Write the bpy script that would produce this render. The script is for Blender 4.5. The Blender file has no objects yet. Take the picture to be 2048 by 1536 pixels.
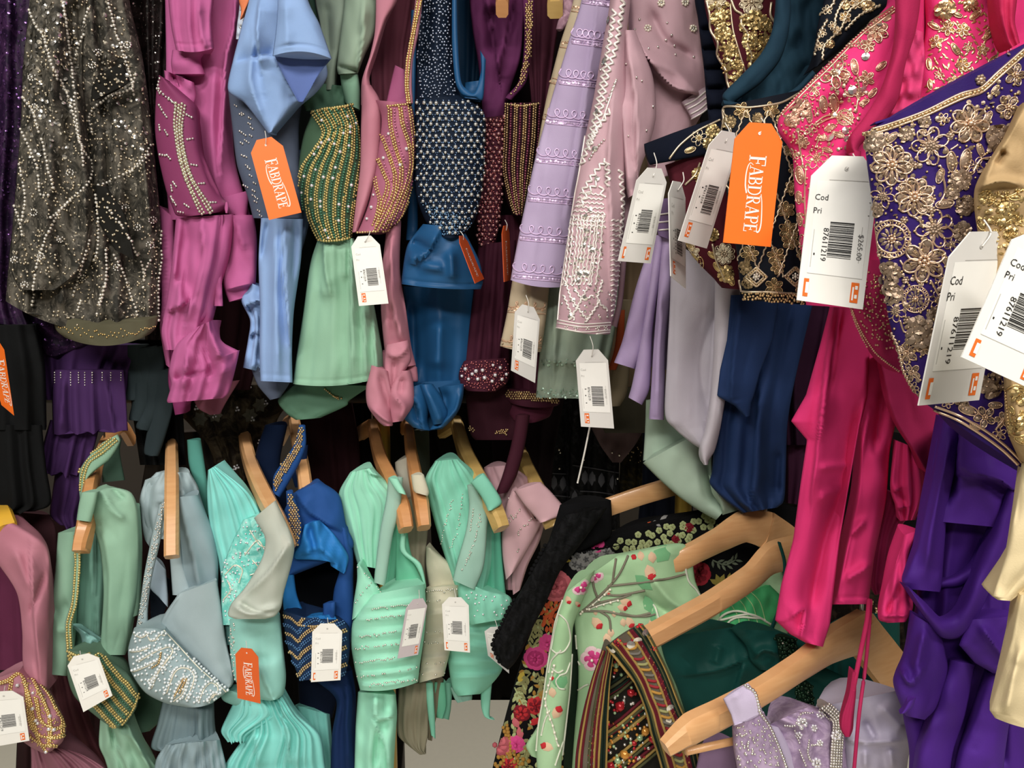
import bpy, math, random
import numpy as np
from mathutils import Vector
from mathutils.bvhtree import BVHTree

# ---------------------------------------------------------------- camera, world, lamps, exposure
FPX = 1540.0                      # focal length in pixels of the 2048-wide frame
TILT = math.radians(8.0)          # camera looks slightly down
EYE = np.array([0.0, 0.0, 1.5])
SC = bpy.context.scene
COL = SC.collection
cam_data = bpy.data.cameras.new('camera')
cam_data.sensor_width = 36.0
cam_data.lens = 36.0 * FPX / 2048.0
cam_data.clip_start = 0.02
cam = bpy.data.objects.new('camera', cam_data)
COL.objects.link(cam)
cam.location = EYE
cam.rotation_euler = (math.radians(90) - TILT, 0, 0)
SC.camera = cam

SC.view_settings.view_transform = 'Standard'
SC.view_settings.look = 'None'
SC.view_settings.exposure = 0.0
SC.view_settings.gamma = 1.0
SC.view_settings.use_curve_mapping = False

world = bpy.data.worlds.new('store_ambient')
SC.world = world
world.use_nodes = True
world.node_tree.nodes['Background'].inputs[0].default_value = (1.0, 0.95, 0.88, 1)
world.node_tree.nodes['Background'].inputs[1].default_value = 0.025

def area(name, loc, rot, sx, sy, power, col=(1.0, 0.955, 0.89)):
    l = bpy.data.lights.new(name, 'AREA')
    l.shape = 'RECTANGLE'; l.size = sx; l.size_y = sy; l.energy = power; l.color = col
    o = bpy.data.objects.new(name, l); COL.objects.link(o)
    o.location = loc; o.rotation_euler = rot
    return o
R_ = math.radians
area('ceiling_panel_light', (-0.85, -0.35, 2.72), (R_(18), 0, 0), 1.0, 0.28, 28)
area('ceiling_panel_light', (0.75, -0.75, 2.72), (R_(18), 0, 0), 1.0, 0.28, 27)
area('ceiling_panel_light', (-0.2, -1.7, 2.72), (R_(25), 0, 0), 1.6, 0.28, 58)
area('ceiling_panel_light', (-0.1, 2.15, 2.72), (0, 0, 0), 0.6, 0.3, 30)  # rear lamp added to brighten the floor patch behind the racks

# ---------------------------------------------------------------- basic helpers
rng = np.random.default_rng(7)
CT, ST = math.cos(TILT), math.sin(TILT)

def pt(x, y, Y):
    """the point of the vertical plane at distance Y that lies behind pixel (x, y)"""
    x = np.asarray(x, float); y = np.asarray(y, float)
    a = (x - 1024) / FPX; b = -(y - 768) / FPX
    dy = CT + b * ST; dz = b * CT - ST
    t = Y / dy
    return np.stack([a * t, dy * t, EYE[2] + dz * t], -1)

def s2l(h):
    h = h.lstrip('#')
    c = [int(h[i:i + 2], 16) / 255 for i in (0, 2, 4)]
    return tuple(v / 12.92 if v < .04045 else ((v + .055) / 1.055) ** 2.4 for v in c) + (1,)

def P2(s):
    """'x,y x,y' -> array"""
    return np.array([[float(v) for v in q.split(',')] for q in s.split()])

def smooth(P, n, lin=False):
    """resample a control polyline to n points by index (Catmull-Rom)"""
    P = np.asarray(P, float); m = len(P)
    t = np.linspace(0, m - 1, n); i = np.clip(t.astype(int), 0, m - 2); f = (t - i)[:, None]
    p1, p2 = P[i], P[i + 1]
    if lin or m < 3: return p1 * (1 - f) + p2 * f
    p0 = np.where((i > 0)[:, None], P[np.maximum(i - 1, 0)], 2 * p1 - p2)
    p3 = np.where((i < m - 2)[:, None], P[np.minimum(i + 2, m - 1)], 2 * p2 - p1)
    k = .5 * .85
    m1, m2 = k * (p2 - p0), k * (p3 - p1)
    f2, f3 = f * f, f * f * f
    return (2*f3 - 3*f2 + 1) * p1 + (f3 - 2*f2 + f) * m1 + (-2*f3 + 3*f2) * p2 + (f3 - f2) * m2

def arc(P, step):
    """resample a polyline at equal arc length"""
    P = np.asarray(P, float)
    d = np.r_[0, np.cumsum(np.hypot(*(np.diff(P, axis=0).T[:2])))]
    n = max(2, int(round(d[-1] / step)) + 1)
    t = np.linspace(0, d[-1], n)
    return np.stack([np.interp(t, d, P[:, k]) for k in range(P.shape[1])], -1)

def crv(s, step=4.0, lin=False):
    P = P2(s) if isinstance(s, str) else np.asarray(s, float)
    return arc(P if lin else smooth(P, 12 * len(P)), step)

ORG = {}
SURF = {}
def thing(name, label, cat, px, Y, group=None):
    o = bpy.data.objects.new(name, None); COL.objects.link(o)
    o.empty_display_size = .03
    p = pt(px[0], px[1], Y); o.location = p
    o['label'] = label; o['category'] = cat
    if group: o['group'] = group
    ORG[o] = p
    return o

def link(parent, name, V, F, mat, flat=False, org=None):
    V = np.asarray(V, float)
    if parent is not None: org = ORG[parent]
    elif org is None: org = np.array([V[:, 0].mean(), V[:, 1].mean(), V[:, 2].min()])
    me = bpy.data.meshes.new(name)
    me.from_pydata((V - org).tolist(), [], [list(map(int, f)) for f in F])
    if mat: me.materials.append(mat)
    me.polygons.foreach_set('use_smooth', [not flat] * len(me.polygons))
    me.update()
    o = bpy.data.objects.new(name, me); COL.objects.link(o)
    if parent is not None: o.parent = parent
    else: o.location = org
    ORG[o] = org
    return o

def stuff(o): o['kind'] = 'stuff'; return o

# ---------------------------------------------------------------- cloth: a closed, folded hanging body of fabric
def cre(px, spec):
    """traced folds: 'r w a: x,y x,y' ridge (a<0 valley), 's w a: ...' one-sided overlapping fold (raised on the right-hand side)"""
    D = np.zeros(px.shape[:-1])
    for it in spec.split(';'):
        it = it.strip()
        if not it: continue
        h, pts = it.split(':'); k, w, a = h.split(); w = float(w); a = float(a) * 1.55 / 1000
        P = smooth(P2(pts), 6 * len(P2(pts)))
        best = np.full(px.shape[:-1], 1e9); sg = np.zeros(px.shape[:-1]); tt = np.zeros(px.shape[:-1])
        n = len(P) - 1
        for i in range(n):
            q, e = P[i], P[i + 1] - P[i]
            L2 = max(e @ e, 1e-9)
            r = px - q
            t = np.clip((r @ e) / L2, 0, 1)
            dv = r - t[..., None] * e
            d = np.hypot(dv[..., 0], dv[..., 1])
            m = d < best
            best = np.where(m, d, best)
            sg = np.where(m, e[0] * r[..., 1] - e[1] * r[..., 0], sg)
            tt = np.where(m, (i + t) / n, tt)
        tp = np.clip(np.minimum(tt, 1 - tt) * 6, 0, 1) * .7 + .3
        if k == 'r': D += a * (.45 * np.exp(-(best / w) ** 2) + .55 * np.exp(-best / w * 1.1)) * tp
        else:
            s = np.where(sg > 0, -best, best)      # right-hand side of travel (screen) positive -> raised
            D += a * np.where(s >= 0, np.exp(-(np.maximum(s, 0) / w) ** 1.3), np.exp(-(np.minimum(s, 0) / 2.5) ** 2)) * tp
    return D

def wav(px, scale, seed, n=7):
    r = np.random.default_rng(seed); D = np.zeros(px.shape[:-1])
    for i in range(n):
        th = r.uniform(0, 6.28); k = 6.28 / scale * r.uniform(.6, 1.8)
        D += np.sin(px[..., 0] * k * math.cos(th) + px[..., 1] * k * math.sin(th) * .55 + r.uniform(0, 6.28))
    return D / n ** .5

def rowsof(s):
    L, R, dy = [], [], []
    for q in s.split(';'):
        v = [float(t) for t in q.split(',')]
        if len(v) == 3: L.append((v[1], v[0])); R.append((v[2], v[0])); dy.append(0)
        else:
            L.append(v[:2]); R.append(v[2:4]); dy.append(v[4] / 1000 if len(v) > 4 else 0)
    if L[0][1] <= -15 and R[0][1] <= -15:          # garments go on above the frame
        L.insert(0, (L[0][0], L[0][1] - 170)); R.insert(0, (R[0][0], R[0][1] - 170)); dy.insert(0, dy[0])
    return np.array(L), np.array(R), np.array(dy)

def cloth(par, name, rows, Y, mat, b=20, d=80, pl=None, cr='', nz=(1.5, 60), sag=(0, 0), hem=0, res=5.0, lin=False, seed=1, fine=1.0, scal=0):
    """rows: left and right edge of the fabric from top to bottom (x,y pairs, optional depth offset in mm);
    b front bulge mm, d depth mm behind, pl=(count, amp top mm, amp bottom mm[, sharpness]) pleats"""
    L, R, dyy = rowsof(rows)
    le = max(np.hypot(*np.diff(L, axis=0).T).sum(), np.hypot(*np.diff(R, axis=0).T).sum())
    nv = int(max(6, le / res)); wd = np.hypot(*(R - L).T).max()
    nu = int(max(8, wd / res * 1.25))
    Ls, Rs = smooth(L, nv, lin), smooth(R, nv, lin)
    dy = np.interp(np.linspace(0, len(dyy) - 1, nv), np.arange(len(dyy)), dyy)
    s = np.linspace(0, 1, nu); u = s * .55 + (1 - np.cos(np.pi * s)) / 2 * .45
    v = np.linspace(0, 1, nv)
    U, Vv = np.meshgrid(u, v)
    px = Ls[:, None] * (1 - U[..., None]) + Rs[:, None] * U[..., None]
    px[..., 1] += (sag[0] * (1 - Vv) + sag[1] * Vv) * 4 * U * (1 - U)
    D = b * .8 / 1000 * np.sqrt(np.clip(1 - (2 * U - 1) ** 2, 0, 1))
    env = np.clip((1 - np.abs(2 * U - 1)) * 7, 0.15, 1)
    r = np.random.default_rng(seed * 97 + 5 + int(abs(L[0][0]) * 3 + abs(L[-1][1])))
    if pl:
        n, a0, a1 = pl[:3]; sh = pl[3] if len(pl) > 3 else 1
        ph = r.uniform(0, 6.28); w1 = r.uniform(.25, .6); w2 = r.uniform(0, 6.28)
        uu = U + .035 * np.sin(U * 9 + w2) + .02 * np.sin(U * 23 + ph) + .03 * w1 * np.sin(Vv * 4 + ph)
        w = np.sin(6.283 * n * uu + ph + .5 * np.sin(Vv * 5 + w2) * w1)
        w = .45 * w + .55 * np.arcsin(np.clip(w, -1, 1)) / 1.5708
        if sh > 1: w = 1 - 2 * np.abs(w) ** (1 / sh)
        ampn = .65 + .35 * np.sin(U * 14 + w2 * 2)
        PD = 1.25 * (a0 * (1 - Vv) + a1 * Vv) / 1000 * w * ampn * env
        D += PD
        if scal: px[..., 1] += scal * w * ampn * env * Vv ** 3
    if cr: D += cre(px, cr) * env
    if nz: D += wav(px, nz[1] * 1.25, seed * 31 + int(abs(L[0][0]) + abs(L[-1][1]))) * nz[0] * .6 / 1000 * env
    if nz and wd * le > 2500:        # fine creases of worn fabric, mostly running down the cloth
        for q in range(int(min(26, wd * le / 2200))):
            v0 = r.uniform(0, .85); u0 = r.uniform(.05, .95); dl = r.uniform(.1, .4); du = r.normal(0, .12)
            a_ = px[int(v0 * (nv - 1)), int(u0 * (nu - 1))]; b_ = px[int(min(1, v0 + dl) * (nv - 1)), int(min(max(u0 + du, 0), 1) * (nu - 1))]
            e = b_ - a_; L2 = max(e @ e, 1e-6); t_ = np.clip(((px - a_) @ e) / L2, 0, 1)
            dd = np.hypot(px[..., 0] - a_[0] - t_ * e[0], px[..., 1] - a_[1] - t_ * e[1])
            D += r.choice([-1, 1]) * r.uniform(.5, 1.6) * fine / 1000 * np.exp(-dd / r.uniform(5, 12)) * np.sin(np.pi * np.clip(t_, .04, .96)) * env
    if hem:
        hb = px[-1:, :, 1] - px[..., 1]
        D += -0.0016 * np.exp(-((hb - hem) / 3.0) ** 2) + .0012 * (hb < hem)
    Yw = Y + dy[:, None] - D
    Fr = pt(px[..., 0], px[..., 1], Yw)
    # back half of the body
    nb = 7
    sb = np.linspace(0, 1, nb + 2)[1:-1]
    A, B = Fr[:, -1], Fr[:, 0]
    Bk = A[:, None] * (1 - sb)[None, :, None] + B[:, None] * sb[None, :, None]
    Bk[..., 1] += (d / 1000) * .55 * np.sin(np.pi * sb)[None]
    G = np.concatenate([Fr, Bk], 1); m = G.shape[1]
    V = G.reshape(-1, 3)
    i, j = np.meshgrid(np.arange(nv - 1), np.arange(m), indexing='ij')
    j2 = (j + 1) % m
    F = np.stack([i * m + j, (i + 1) * m + j, (i + 1) * m + j2, i * m + j2], -1).reshape(-1, 4).tolist()
    k = len(V)
    caps = []
    for row in (0, nv - 1):
        ring = G[row]; c = ring.mean(0)
        caps.append(ring); caps.append(c[None])
        a = list(range(k, k + m)); cc = k + m; k += m + 1
        F += [[a[t], a[(t + 1) % m], cc] if row == 0 else [a[(t + 1) % m], a[t], cc] for t in range(m)]
    V = np.concatenate([V] + caps)
    o = link(par, name, V, F, mat)
    i, j = np.meshgrid(np.arange(nv - 1), np.arange(nu - 1), indexing='ij')
    SURF[o] = (Fr.reshape(-1, 3), np.stack([i * nu + j, (i + 1) * nu + j, (i + 1) * nu + j + 1, i * nu + j + 1], -1).reshape(-1, 4))
    return o

class Onto:
    """finds the place on the given fabric parts that lies at a pixel of the photograph"""
    def __init__(self, *parts):
        self.host = parts[0] if len(parts) == 1 else None
        self.t = [BVHTree.FromPolygons(SURF[p][0].tolist(), SURF[p][1].tolist()) for p in parts]
    def __call__(self, x, y):
        d = pt(x, y, 1.0) - EYE; d = Vector(d / np.linalg.norm(d))
        best = None
        for t in self.t:
            h = t.ray_cast(Vector(EYE), d)
            if h[0] is not None and (best is None or h[3] < best[2]):
                n = h[1] if h[1].dot(d) < 0 else -h[1]
                best = (np.array(h[0]), np.array(n), h[3])
        return best

_ico = None
def ico():
    global _ico
    if _ico is None:
        g = (1 + 5 ** .5) / 2
        v = np.array([(-1,g,0),(1,g,0),(-1,-g,0),(1,-g,0),(0,-1,g),(0,1,g),(0,-1,-g),(0,1,-g),(g,0,-1),(g,0,1),(-g,0,-1),(-g,0,1)], float)
        v /= np.linalg.norm(v[0])
        f = np.array([(0,11,5),(0,5,1),(0,1,7),(0,7,10),(0,10,11),(1,5,9),(5,11,4),(11,10,2),(10,7,6),(7,1,8),(3,9,4),(3,4,2),(3,2,6),(3,6,8),(3,8,9),(4,9,5),(2,4,11),(6,2,10),(8,6,7),(9,8,1)])
        _ico = (v, f)
    return _ico

def beads(par, name, on, pts, r, mat, lift=.4, jit=0.0, kind=True, drop=0.0):
    """little round beads sewn on the fabric at the given pixels; r radius in photo pixels"""
    v, f = ico(); Vs, Fs, k = [], [], 0
    for q in pts:
        q = np.array(q, float)
        if drop and rng.random() < drop: continue
        x, y = q[:2] + (rng.normal(0, jit, 2) if jit else 0)
        h = on(x, y)
        if h is None: continue
        rr = (q[2] if len(q) > 2 else r) * h[2] / FPX * rng.uniform(.85, 1.15)
        Vs.append(v * rr + h[0] + h[1] * rr * lift); Fs.append(f + k); k += 12
    if not Vs: return None
    o = link(on.host or par, name, np.concatenate(Vs), np.concatenate(Fs).tolist(), mat)
    return stuff(o) if kind else o

def discs(par, name, on, pts, r, mat, tilt=.35, kind=True, n=7, drop=0.0, cup=.25):
    """sequins: small shallow cups, each tilted its own way"""
    a = np.arange(n) * 2 * math.pi / n; Vs, Fs, k = [], [], 0
    for q in pts:
        q = np.array(q, float)
        if drop and rng.random() < drop: continue
        h = on(q[0], q[1])
        if h is None: continue
        rr = (q[2] if len(q) > 2 else r) * h[2] / FPX * rng.uniform(.8, 1.2)
        nn = h[1] + rng.normal(0, tilt, 3); nn /= np.linalg.norm(nn)
        e1 = np.cross(nn, (0.1, .2, 1)); e1 /= np.linalg.norm(e1); e2 = np.cross(nn, e1)
        c = h[0] + h[1] * rr * .35
        ring = c + rr * (np.cos(a)[:, None] * e1 + np.sin(a)[:, None] * e2)
        Vs.append(np.concatenate([ring, (c + nn * rr * cup)[None], (c - nn * rr * .15)[None]]))
        for t in range(n): Fs.append((k + t, k + (t + 1) % n, k + n)); Fs.append((k + (t + 1) % n, k + t, k + n + 1))
        k += n + 2
    if not Vs: return None
    o = link(on.host or par, name, np.concatenate(Vs), Fs, mat, flat=True)
    return stuff(o) if kind else o

def tubes(par, name, on, lines, r, mat, step=4, lift=.5, sides=5, kind=True):
    """cords and wires stitched along lines given in photo pixels"""
    Vs, Fs, k = [], [], 0
    for ln in lines:
        P = arc(np.asarray(ln, float), step); C, N, D = [], [], []
        for x, y in P[:, :2]:
            h = on(x, y)
            if h is None: continue
            C.append(h[0] + h[1] * r * h[2] / FPX * lift); N.append(h[1]); D.append(h[2])
        if len(C) < 2: continue
        C = np.array(C); N = np.array(N)
        T = np.gradient(C, axis=0); T /= np.linalg.norm(T, axis=1)[:, None] + 1e-12
        S = np.cross(T, N); S /= np.linalg.norm(S, axis=1)[:, None] + 1e-12
        N2 = np.cross(S, T); n = len(C)
        rr = (r * np.array(D) / FPX)[:, None]
        for q in range(sides):
            a = 2 * math.pi * q / sides
            Vs.append(C + rr * (math.cos(a) * S + math.sin(a) * N2))
        for q in range(sides):
            q2 = (q + 1) % sides
            for i in range(n - 1): Fs.append((k + q * n + i, k + q * n + i + 1, k + q2 * n + i + 1, k + q2 * n + i))
        Fs.append([k + q * n for q in range(sides)]); Fs.append([k + q * n + n - 1 for q in range(sides)])
        k += n * sides
    if not Vs: return None
    o = link(on.host or par, name, np.concatenate(Vs), Fs, mat)
    return stuff(o) if kind else o

def leaves(par, name, on, items, mat, kind=True, rise=.22, flat=False, rnd=False):
    """padded petals or leaves: (x, y, length, width, angle deg) with x,y the root"""
    Vs, Fs, k = [], [], 0
    for x, y, ln, w, a in items:
        a = math.radians(a); c, s = math.cos(a), math.sin(a)
        q = [(0, 0, 0), (.28, -.42, .1), (.62, -.5, .15), (1, 0, 0), (.62, .5, .15), (.28, .42, .1), (.3, 0, 1), (.65, 0, 1)]
        if rnd: q = [(0, 0, 0), (.34, -.4, .1), (.74, -.52, .12), (1.02, 0, 0), (.74, .52, .12), (.34, .4, .1), (.36, 0, 1), (.74, 0, .8), (.95, -.3, .05), (.95, .3, .05)]
        V = []
        for t, z, up in q:
            h = on(x + ln * t * c - w * z * s, y + ln * t * s + w * z * c)
            if h is None: break
            V.append(h[0] + h[1] * (w * rise * up + .6) * h[2] / FPX)
        if len(V) < len(q): continue
        Vs.append(np.array(V))
        if rnd:
            Fs += [[k + t for t in f] for f in ((0,1,6),(1,2,7,6),(2,8,7),(8,3,7),(3,9,7),(9,4,7),(4,5,6,7),(5,0,6))]; k += 10
            continue
        Fs += [[k + t for t in f] for f in ((0,1,6),(1,2,7,6),(2,3,7),(3,4,7),(4,5,6,7),(5,0,6))]
        k += 8
    if not Vs: return None
    o = link(on.host or par, name, np.concatenate(Vs), Fs, mat, flat=flat)
    return stuff(o) if kind else o

def inpoly(P, x, y):
    c = False; n = len(P); j = n - 1
    for i in range(n):
        if (P[i][1] > y) != (P[j][1] > y) and x < (P[j][0] - P[i][0]) * (y - P[i][1]) / (P[j][1] - P[i][1]) + P[i][0]: c = not c
        j = i
    return c

def scatter(poly, step, jit=.45, seed=0, hexg=True):
    P = P2(poly) if isinstance(poly, str) else np.asarray(poly)
    r = np.random.default_rng(seed + 11); o = []
    x0, y0 = P.min(0); x1, y1 = P.max(0)
    y = y0; row = 0
    while y < y1:
        x = x0 + (row % 2) * step / 2 * hexg
        while x < x1:
            a, b_ = x + r.uniform(-jit, jit) * step, y + r.uniform(-jit, jit) * step
            if inpoly(P, a, b_): o.append((a, b_))
            x += step
        y += step * (.87 if hexg else 1); row += 1
    return np.array(o) if o else np.zeros((0, 2))

def between(A, B, n, m=60):
    """n curves blended from curve A to curve B"""
    A, B = smooth(P2(A), m), smooth(P2(B), m)
    return [A * (1 - t) + B * t for t in np.linspace(0, 1, n)]

def offset(P, d):
    T = np.gradient(P, axis=0); T /= np.hypot(T[:, 0], T[:, 1])[:, None] + 1e-9
    return P + d * np.stack([-T[:, 1], T[:, 0]], -1)

def ring(x, y, rx, ry, a=0, n=14, a0=0, a1=360):
    t = np.radians(np.linspace(a0, a1, n + 1)); a = math.radians(a)
    X, Y_ = rx * np.cos(t), ry * np.sin(t)
    return np.stack([x + X * math.cos(a) - Y_ * math.sin(a), y + X * math.sin(a) + Y_ * math.cos(a)], -1)

# ---------------------------------------------------------------- materials
def nodes(name):
    m = bpy.data.materials.new(name); m.use_nodes = True
    nt = m.node_tree; return m, nt, nt.nodes['Principled BSDF']

def calm(c, k=.10):
    y = .3 * c[0] + .5 * c[1] + .2 * c[2]
    return tuple(v * (1 - k) + y * k for v in c[:3]) + (1,)

def fabric(name, col, rough=.75, sheen=.25, weave=.25, wscale=900, var=.12, col2=None, vscale=9, alpha=1.0, metal=0, spec=.1):
    m, nt, bs = nodes(name); L = nt.links.new
    tc = nt.nodes.new('ShaderNodeTexCoord')
    c = calm(s2l(col)); c2 = calm(s2l(col2)) if col2 else tuple(v * (1 - var) for v in c[:3]) + (1,)
    nz = nt.nodes.new('ShaderNodeTexNoise'); nz.inputs['Scale'].default_value = vscale; nz.inputs['Detail'].default_value = 4
    L(tc.outputs['Object'], nz.inputs['Vector'])
    mx = nt.nodes.new('ShaderNodeMix'); mx.data_type = 'RGBA'
    mx.inputs[6].default_value = c; mx.inputs[7].default_value = c2
    mr = nt.nodes.new('ShaderNodeMapRange'); mr.inputs[1].default_value = .38; mr.inputs[2].default_value = .66
    L(nz.outputs['Fac'], mr.inputs[0]); L(mr.outputs[0], mx.inputs[0])
    L(mx.outputs[2], bs.inputs['Base Color'])
    bs.inputs['Roughness'].default_value = rough; bs.inputs['Metallic'].default_value = metal
    bs.inputs['Specular IOR Level'].default_value = spec
    bs.inputs['Sheen Weight'].default_value = sheen * .5; bs.inputs['Sheen Roughness'].default_value = .5
    bs.inputs['Sheen Tint'].default_value = c
    if weave:
        n2 = nt.nodes.new('ShaderNodeTexNoise'); n2.inputs['Scale'].default_value = wscale; n2.inputs['Detail'].default_value = 2
        L(tc.outputs['Object'], n2.inputs['Vector'])
        bp = nt.nodes.new('ShaderNodeBump'); bp.inputs['Strength'].default_value = weave; bp.inputs['Distance'].default_value = .0006
        L(n2.outputs['Fac'], bp.inputs['Height']); L(bp.outputs[0], bs.inputs['Normal'])
    if alpha < 1: bs.inputs['Alpha'].default_value = alpha
    return m

def lace(name, dark, light, scale=60, lo=.45, hi=.62, rough=.6, fleck=None, fl=.72, alpha=1.0):
    """mottled net with a lighter corded pattern"""
    m, nt, bs = nodes(name); L = nt.links.new
    tc = nt.nodes.new('ShaderNodeTexCoord')
    n1 = nt.nodes.new('ShaderNodeTexNoise'); n1.inputs['Scale'].default_value = scale; n1.inputs['Detail'].default_value = 6; n1.inputs['Roughness'].default_value = .7; n1.inputs['Distortion'].default_value = 1.2
    L(tc.outputs['Object'], n1.inputs['Vector'])
    mr = nt.nodes.new('ShaderNodeMapRange'); mr.inputs[1].default_value = lo; mr.inputs[2].default_value = hi
    L(n1.outputs['Fac'], mr.inputs[0])
    mx = nt.nodes.new('ShaderNodeMix'); mx.data_type = 'RGBA'; mx.inputs[6].default_value = s2l(dark); mx.inputs[7].default_value = s2l(light)
    L(mr.outputs[0], mx.inputs[0]); out = mx.outputs[2]
    if fleck:
        n2 = nt.nodes.new('ShaderNodeTexNoise'); n2.inputs['Scale'].default_value = scale * 5; n2.inputs['Detail'].default_value = 2
        L(tc.outputs['Object'], n2.inputs['Vector'])
        m2 = nt.nodes.new('ShaderNodeMapRange'); m2.inputs[1].default_value = fl - .06; m2.inputs[2].default_value = fl
        L(n2.outputs['Fac'], m2.inputs[0])
        x2 = nt.nodes.new('ShaderNodeMix'); x2.data_type = 'RGBA'; x2.inputs[7].default_value = s2l(fleck)
        L(m2.outputs[0], x2.inputs[0]); L(out, x2.inputs[6]); out = x2.outputs[2]
    L(out, bs.inputs['Base Color'])
    bs.inputs['Roughness'].default_value = rough; bs.inputs['Specular IOR Level'].default_value = .12
    bp = nt.nodes.new('ShaderNodeBump'); bp.inputs['Strength'].default_value = .6; bp.inputs['Distance'].default_value = .0015
    L(n1.outputs['Fac'], bp.inputs['Height']); L(bp.outputs[0], bs.inputs['Normal'])
    if alpha < 1: bs.inputs['Alpha'].default_value = alpha
    return m

def gloss(name, col, rough=.25, metal=.9, coat=0):
    m, nt, bs = nodes(name)
    bs.inputs['Base Color'].default_value = s2l(col); bs.inputs['Roughness'].default_value = rough
    bs.inputs['Metallic'].default_value = metal; bs.inputs['Coat Weight'].default_value = coat
    return m

def wood(name, col, col2):
    m, nt, bs = nodes(name); L = nt.links.new
    tc = nt.nodes.new('ShaderNodeTexCoord'); mp = nt.nodes.new('ShaderNodeMapping')
    mp.inputs['Scale'].default_value = (14, 14, 120); mp.inputs['Rotation'].default_value = (.5, .45, .3)
    L(tc.outputs['Object'], mp.inputs['Vector'])
    nz = nt.nodes.new('ShaderNodeTexNoise'); nz.inputs['Scale'].default_value = 2.2; nz.inputs['Detail'].default_value = 5
    L(mp.outputs[0], nz.inputs['Vector'])
    mx = nt.nodes.new('ShaderNodeMix'); mx.data_type = 'RGBA'; mx.inputs[6].default_value = s2l(col); mx.inputs[7].default_value = s2l(col2)
    L(nz.outputs['Fac'], mx.inputs[0]); L(mx.outputs[2], bs.inputs['Base Color'])
    bs.inputs['Roughness'].default_value = .42; bs.inputs['Coat Weight'].default_value = .15
    return m

def plain(name, col, rough=.6, spec=.4):
    m, nt, bs = nodes(name)
    tc = nt.nodes.new('ShaderNodeTexCoord'); nz = nt.nodes.new('ShaderNodeTexNoise'); nz.inputs['Scale'].default_value = 60
    nt.links.new(tc.outputs['Object'], nz.inputs['Vector'])
    mx = nt.nodes.new('ShaderNodeMix'); mx.data_type = 'RGBA'; c = s2l(col)
    mx.inputs[6].default_value = c; mx.inputs[7].default_value = tuple(v * .94 for v in c[:3]) + (1,)
    nt.links.new(nz.outputs['Fac'], mx.inputs[0]); nt.links.new(mx.outputs[2], bs.inputs['Base Color'])
    bs.inputs['Roughness'].default_value = rough; bs.inputs['Specular IOR Level'].default_value = spec
    return m

GOLD = gloss('gold_beads', '#E3C487', .28, .85)
OLDGOLD = gloss('antique_gold_beads', '#CDB083', .3, .8)
YELLOWGOLD = gloss('yellow_gold_beads', '#CDB878', .3, .6)
SILVER = gloss('silver_beads', '#E9E4DC', .22, .85)
CRYSTAL = gloss('clear_crystal_beads', '#F2EEF2', .15, .55)
PEARL = gloss('pearl_beads', '#E9E2CF', .3, .15, .5)
WIRE = gloss('silver_gilt_thread', '#CDBBA0', .38, .7)
WOOD = wood('pale_beech_wood', '#DDAE7C', '#C68F5C')
WOODY = wood('yellow_beech_wood', '#CFAE6E', '#B4914F')
WOODO = wood('orange_beech_wood', '#D39964', '#BB7F4B')
CHROME = gloss('chrome_wire', '#C9C9C9', .2, 1)
BRASS = gloss('brass_tube', '#B99A4A', .35, .9)
# ---------------------------------------------------------------- setting: the room around the racks
def box(par, name, lo, hi, mat, kind=None):
    x0, y0, z0 = lo; x1, y1, z1 = hi
    V = [(x0,y0,z0),(x1,y0,z0),(x1,y1,z0),(x0,y1,z0),(x0,y0,z1),(x1,y0,z1),(x1,y1,z1),(x0,y1,z1)]
    F = [(0,3,2,1),(4,5,6,7),(0,1,5,4),(1,2,6,5),(2,3,7,6),(3,0,4,7)]
    o = link(par, name, V, F, mat, flat=True)
    if kind: o['kind'] = kind
    return o
FLOOR = plain('pale_vinyl_floor', '#D8D3C2', .5)
WALLM = plain('shaded_wall_paint', '#3E3832', .9)  # wall colour darkened to stand for shade behind the racks
box(None, 'floor', (-3.2, -2.6, -.05), (3.2, 2.72, 0), FLOOR, 'structure')
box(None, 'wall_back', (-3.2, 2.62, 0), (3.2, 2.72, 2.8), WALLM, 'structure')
box(None, 'baseboard_back', (-3.2, 2.6, 0), (3.2, 2.62, .1), plain('shaded_baseboard_paint', '#1F1B18', .6), 'structure')  # near-black strip stands for the shadow edge along the floor
CEIL = plain('grey_ceiling_tile', '#77726A', .9)  # unseen ceiling, darkened to cut bounced light
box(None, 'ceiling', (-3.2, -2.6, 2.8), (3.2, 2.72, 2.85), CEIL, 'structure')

def rodmesh(a, b, r, n=14):
    a, b = np.array(a, float), np.array(b, float); t = (b - a) / np.linalg.norm(b - a)
    e1 = np.cross(t, (.3, .5, .81)); e1 /= np.linalg.norm(e1); e2 = np.cross(t, e1)
    q = np.arange(n) * 2 * math.pi / n
    c = r * (np.cos(q)[:, None] * e1 + np.sin(q)[:, None] * e2)
    V = np.concatenate([a + c, b + c]); F = [(i, (i + 1) % n, n + (i + 1) % n, n + i) for i in range(n)]
    return V, F + [list(range(n))[::-1], list(range(n, 2 * n))]

def wire(par, name, P, r, mat, n=8):
    """a smooth free-standing wire or cord through 3D points"""
    P = smooth(np.array(P), 10 * len(P)); T = np.gradient(P, axis=0); T /= np.linalg.norm(T, axis=1)[:, None]
    S = np.cross(T, (.31, .52, .79)); S /= np.linalg.norm(S, axis=1)[:, None]; N = np.cross(S, T); m = len(P)
    V = np.concatenate([P + r * (math.cos(a) * S + math.sin(a) * N) for a in np.arange(n) * 2 * math.pi / n])
    F = [(q*m+i, q*m+i+1, ((q+1)%n)*m+i+1, ((q+1)%n)*m+i) for q in range(n) for i in range(m-1)]
    F += [[q*m for q in range(n)], [q*m+m-1 for q in range(n)]]
    return link(par, name, V, F, mat)

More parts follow.
